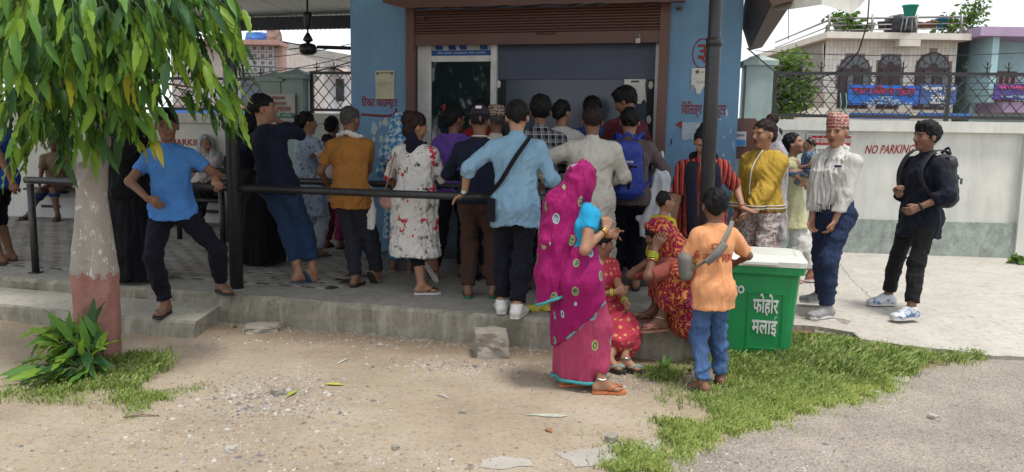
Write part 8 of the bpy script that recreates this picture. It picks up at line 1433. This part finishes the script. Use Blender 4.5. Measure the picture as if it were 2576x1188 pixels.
# old man with the topi
w = Who(2072, 795, VZ, 126); k = skeleton(1.63, hip=w.h(2086, 1.63, .02), lean=w.lean(-.02, -.02), footL=w.g(2078, 800, VZ, -14), footR=w.g(2068, 772, VZ, -50), handL=w.p(2098, 562, -.14, {'dir': w.d(-.35, -.1, -.9), 'curl': 35}), elL=w.d(.7, .3, -.3), handR=w.p(2042, 556, .02, {'curl': 35}), elR=w.d(-.3, .6, 0), head=(12, -4, 0), build=.98, belly=.02)
r, s_, t_ = dressed('elderly man in a red patterned topi, white shirt and white scarf', w, k, SK1, 'crop', 'near', (C_['wdot'], dict(sleeve=1.9, hem=-.0, collar=True, slack=.012, amp=.006, wide=.0)), (C_['navyblue'], dict(slack=.02, length=1.95, top=.09, g=.016)), ('shoe', pm('grey_mesh_shoe', (.2, .2, .2), (.3, .3, .3), 30), WHR), group=None, hairmat=HAIRG, seed=61); make_topi(r, k, C_['topi'], tilt=1.2)
make_scarf(r, k, [seg(k.N + k.R * .08 - k.Fw * .01, k.N - k.Fw * .075 + k.d * .01, .022, .026, k=.02), seg(k.N - k.R * .08 - k.Fw * .01, k.N - k.Fw * .075 + k.d * .01, .022, .026, k=.02)], C_['scarfw'], 'neck_scarf', 5, .003, 20)
for q, x0_, x1_, dz in ((1, .07, .075, .02), (-1, .05, .02, .07)):
    v, f = field_mesh([seg(k.N + k.R * q * .08 - k.Fw * .01, k.S + k.R * q * .075 + k.Fw * .1 - k.d * .02, (.03, .014), (.045, .012), k.R, .015), seg(k.S + k.R * q * .075 + k.Fw * .1 - k.d * .02, k.C + k.R * q * x0_ + k.Fw * .15, (.045, .012), (.055, .012), k.R, .015), seg(k.C + k.R * q * x0_ + k.Fw * .15, k.P + k.R * x1_ + k.Fw * .17 + k.d * dz, (.055, .012), (.06, .011), k.R, .015)], .008); put('scarf_end', (folds(v, f, 5 + q, .006, 26, (1.5, 1, .2)), f), C_['scarfw'], r)
fr_ = MB()
for i in range(26): a = (k.P + k.R * (-.07 + .21 * i / 25) + k.Fw * .185 + k.d * (.05 + .03 * (i < 9))); fr_.tube([a, a - V3(0, 0, .05) + k.R * random.uniform(-.01, .01)], .0022, 4)
fr_.build('scarf_fringe', C_['scarfw'], r)['kind'] = 'stuff'
MB().box(-.03, .03, -.004, .004, -.008, .008).build('pocket_pen', C_['bluesk'], r).matrix_local = Matrix.Translation(k.C - k.R * .1 + k.Fw * .142 + k.d * .05) @ Matrix.Rotation(R(k.foot[1] * 0), 4, 'Z')
# young man with the black backpack
w = Who(2262, 790, VZ, 105); k = skeleton(1.6, hip=w.h(2300, 1.6, .02), lean=w.lean(.04, .0), footL=w.g(2290, 805, VZ, 0), footR=w.g(2232, 770, VZ, -10), handL=w.p(2312, 522, -.2, {'dir': w.d(-.75, -.1, -.3), 'palm': w.d(.3, .9, .2), 'curl': 35}), elL=w.d(.9, -.4, .2), handR=w.p(2262, 490, .02, {'curl': 70, 'dir': w.d(-.2, -.2, .6)}), elR=w.d(.3, .6, -.6), head=(-6, 0, 0))
r, s_, t_ = dressed('young man with a dark open collar shirt and black jeans looking left', w, k, SK2, 'full', 'near', (C_['blackshirt'], dict(sleeve=1.5, hem=-.22, collar=True, slack=.02, amp=.008, wide=.016, flare=.012)), (C_['blackjean'], dict(slack=.01, length=1.86)), ('shoe', pm('white_blue_sneaker', (.5, .52, .53), (.09, .16, .33), 14, .6, .1, lo=.5, hi=.55), WHR), group=None, seed=63); bangle(r, k, -1, .95, pm('watch_band', (.01, .01, .013)), 1, 'watch_strap', .031)
backpack('black backpack on the young man at right', w, k, tuple(np.array(k.C) - np.array(k.Fw) * .2 - V3(0, 0, .03)), (.14, .085, .5), pm('black_nylon', (.014, .015, .022), (.02, .021, .028), 8, .55, .1, 120), C_['black'])
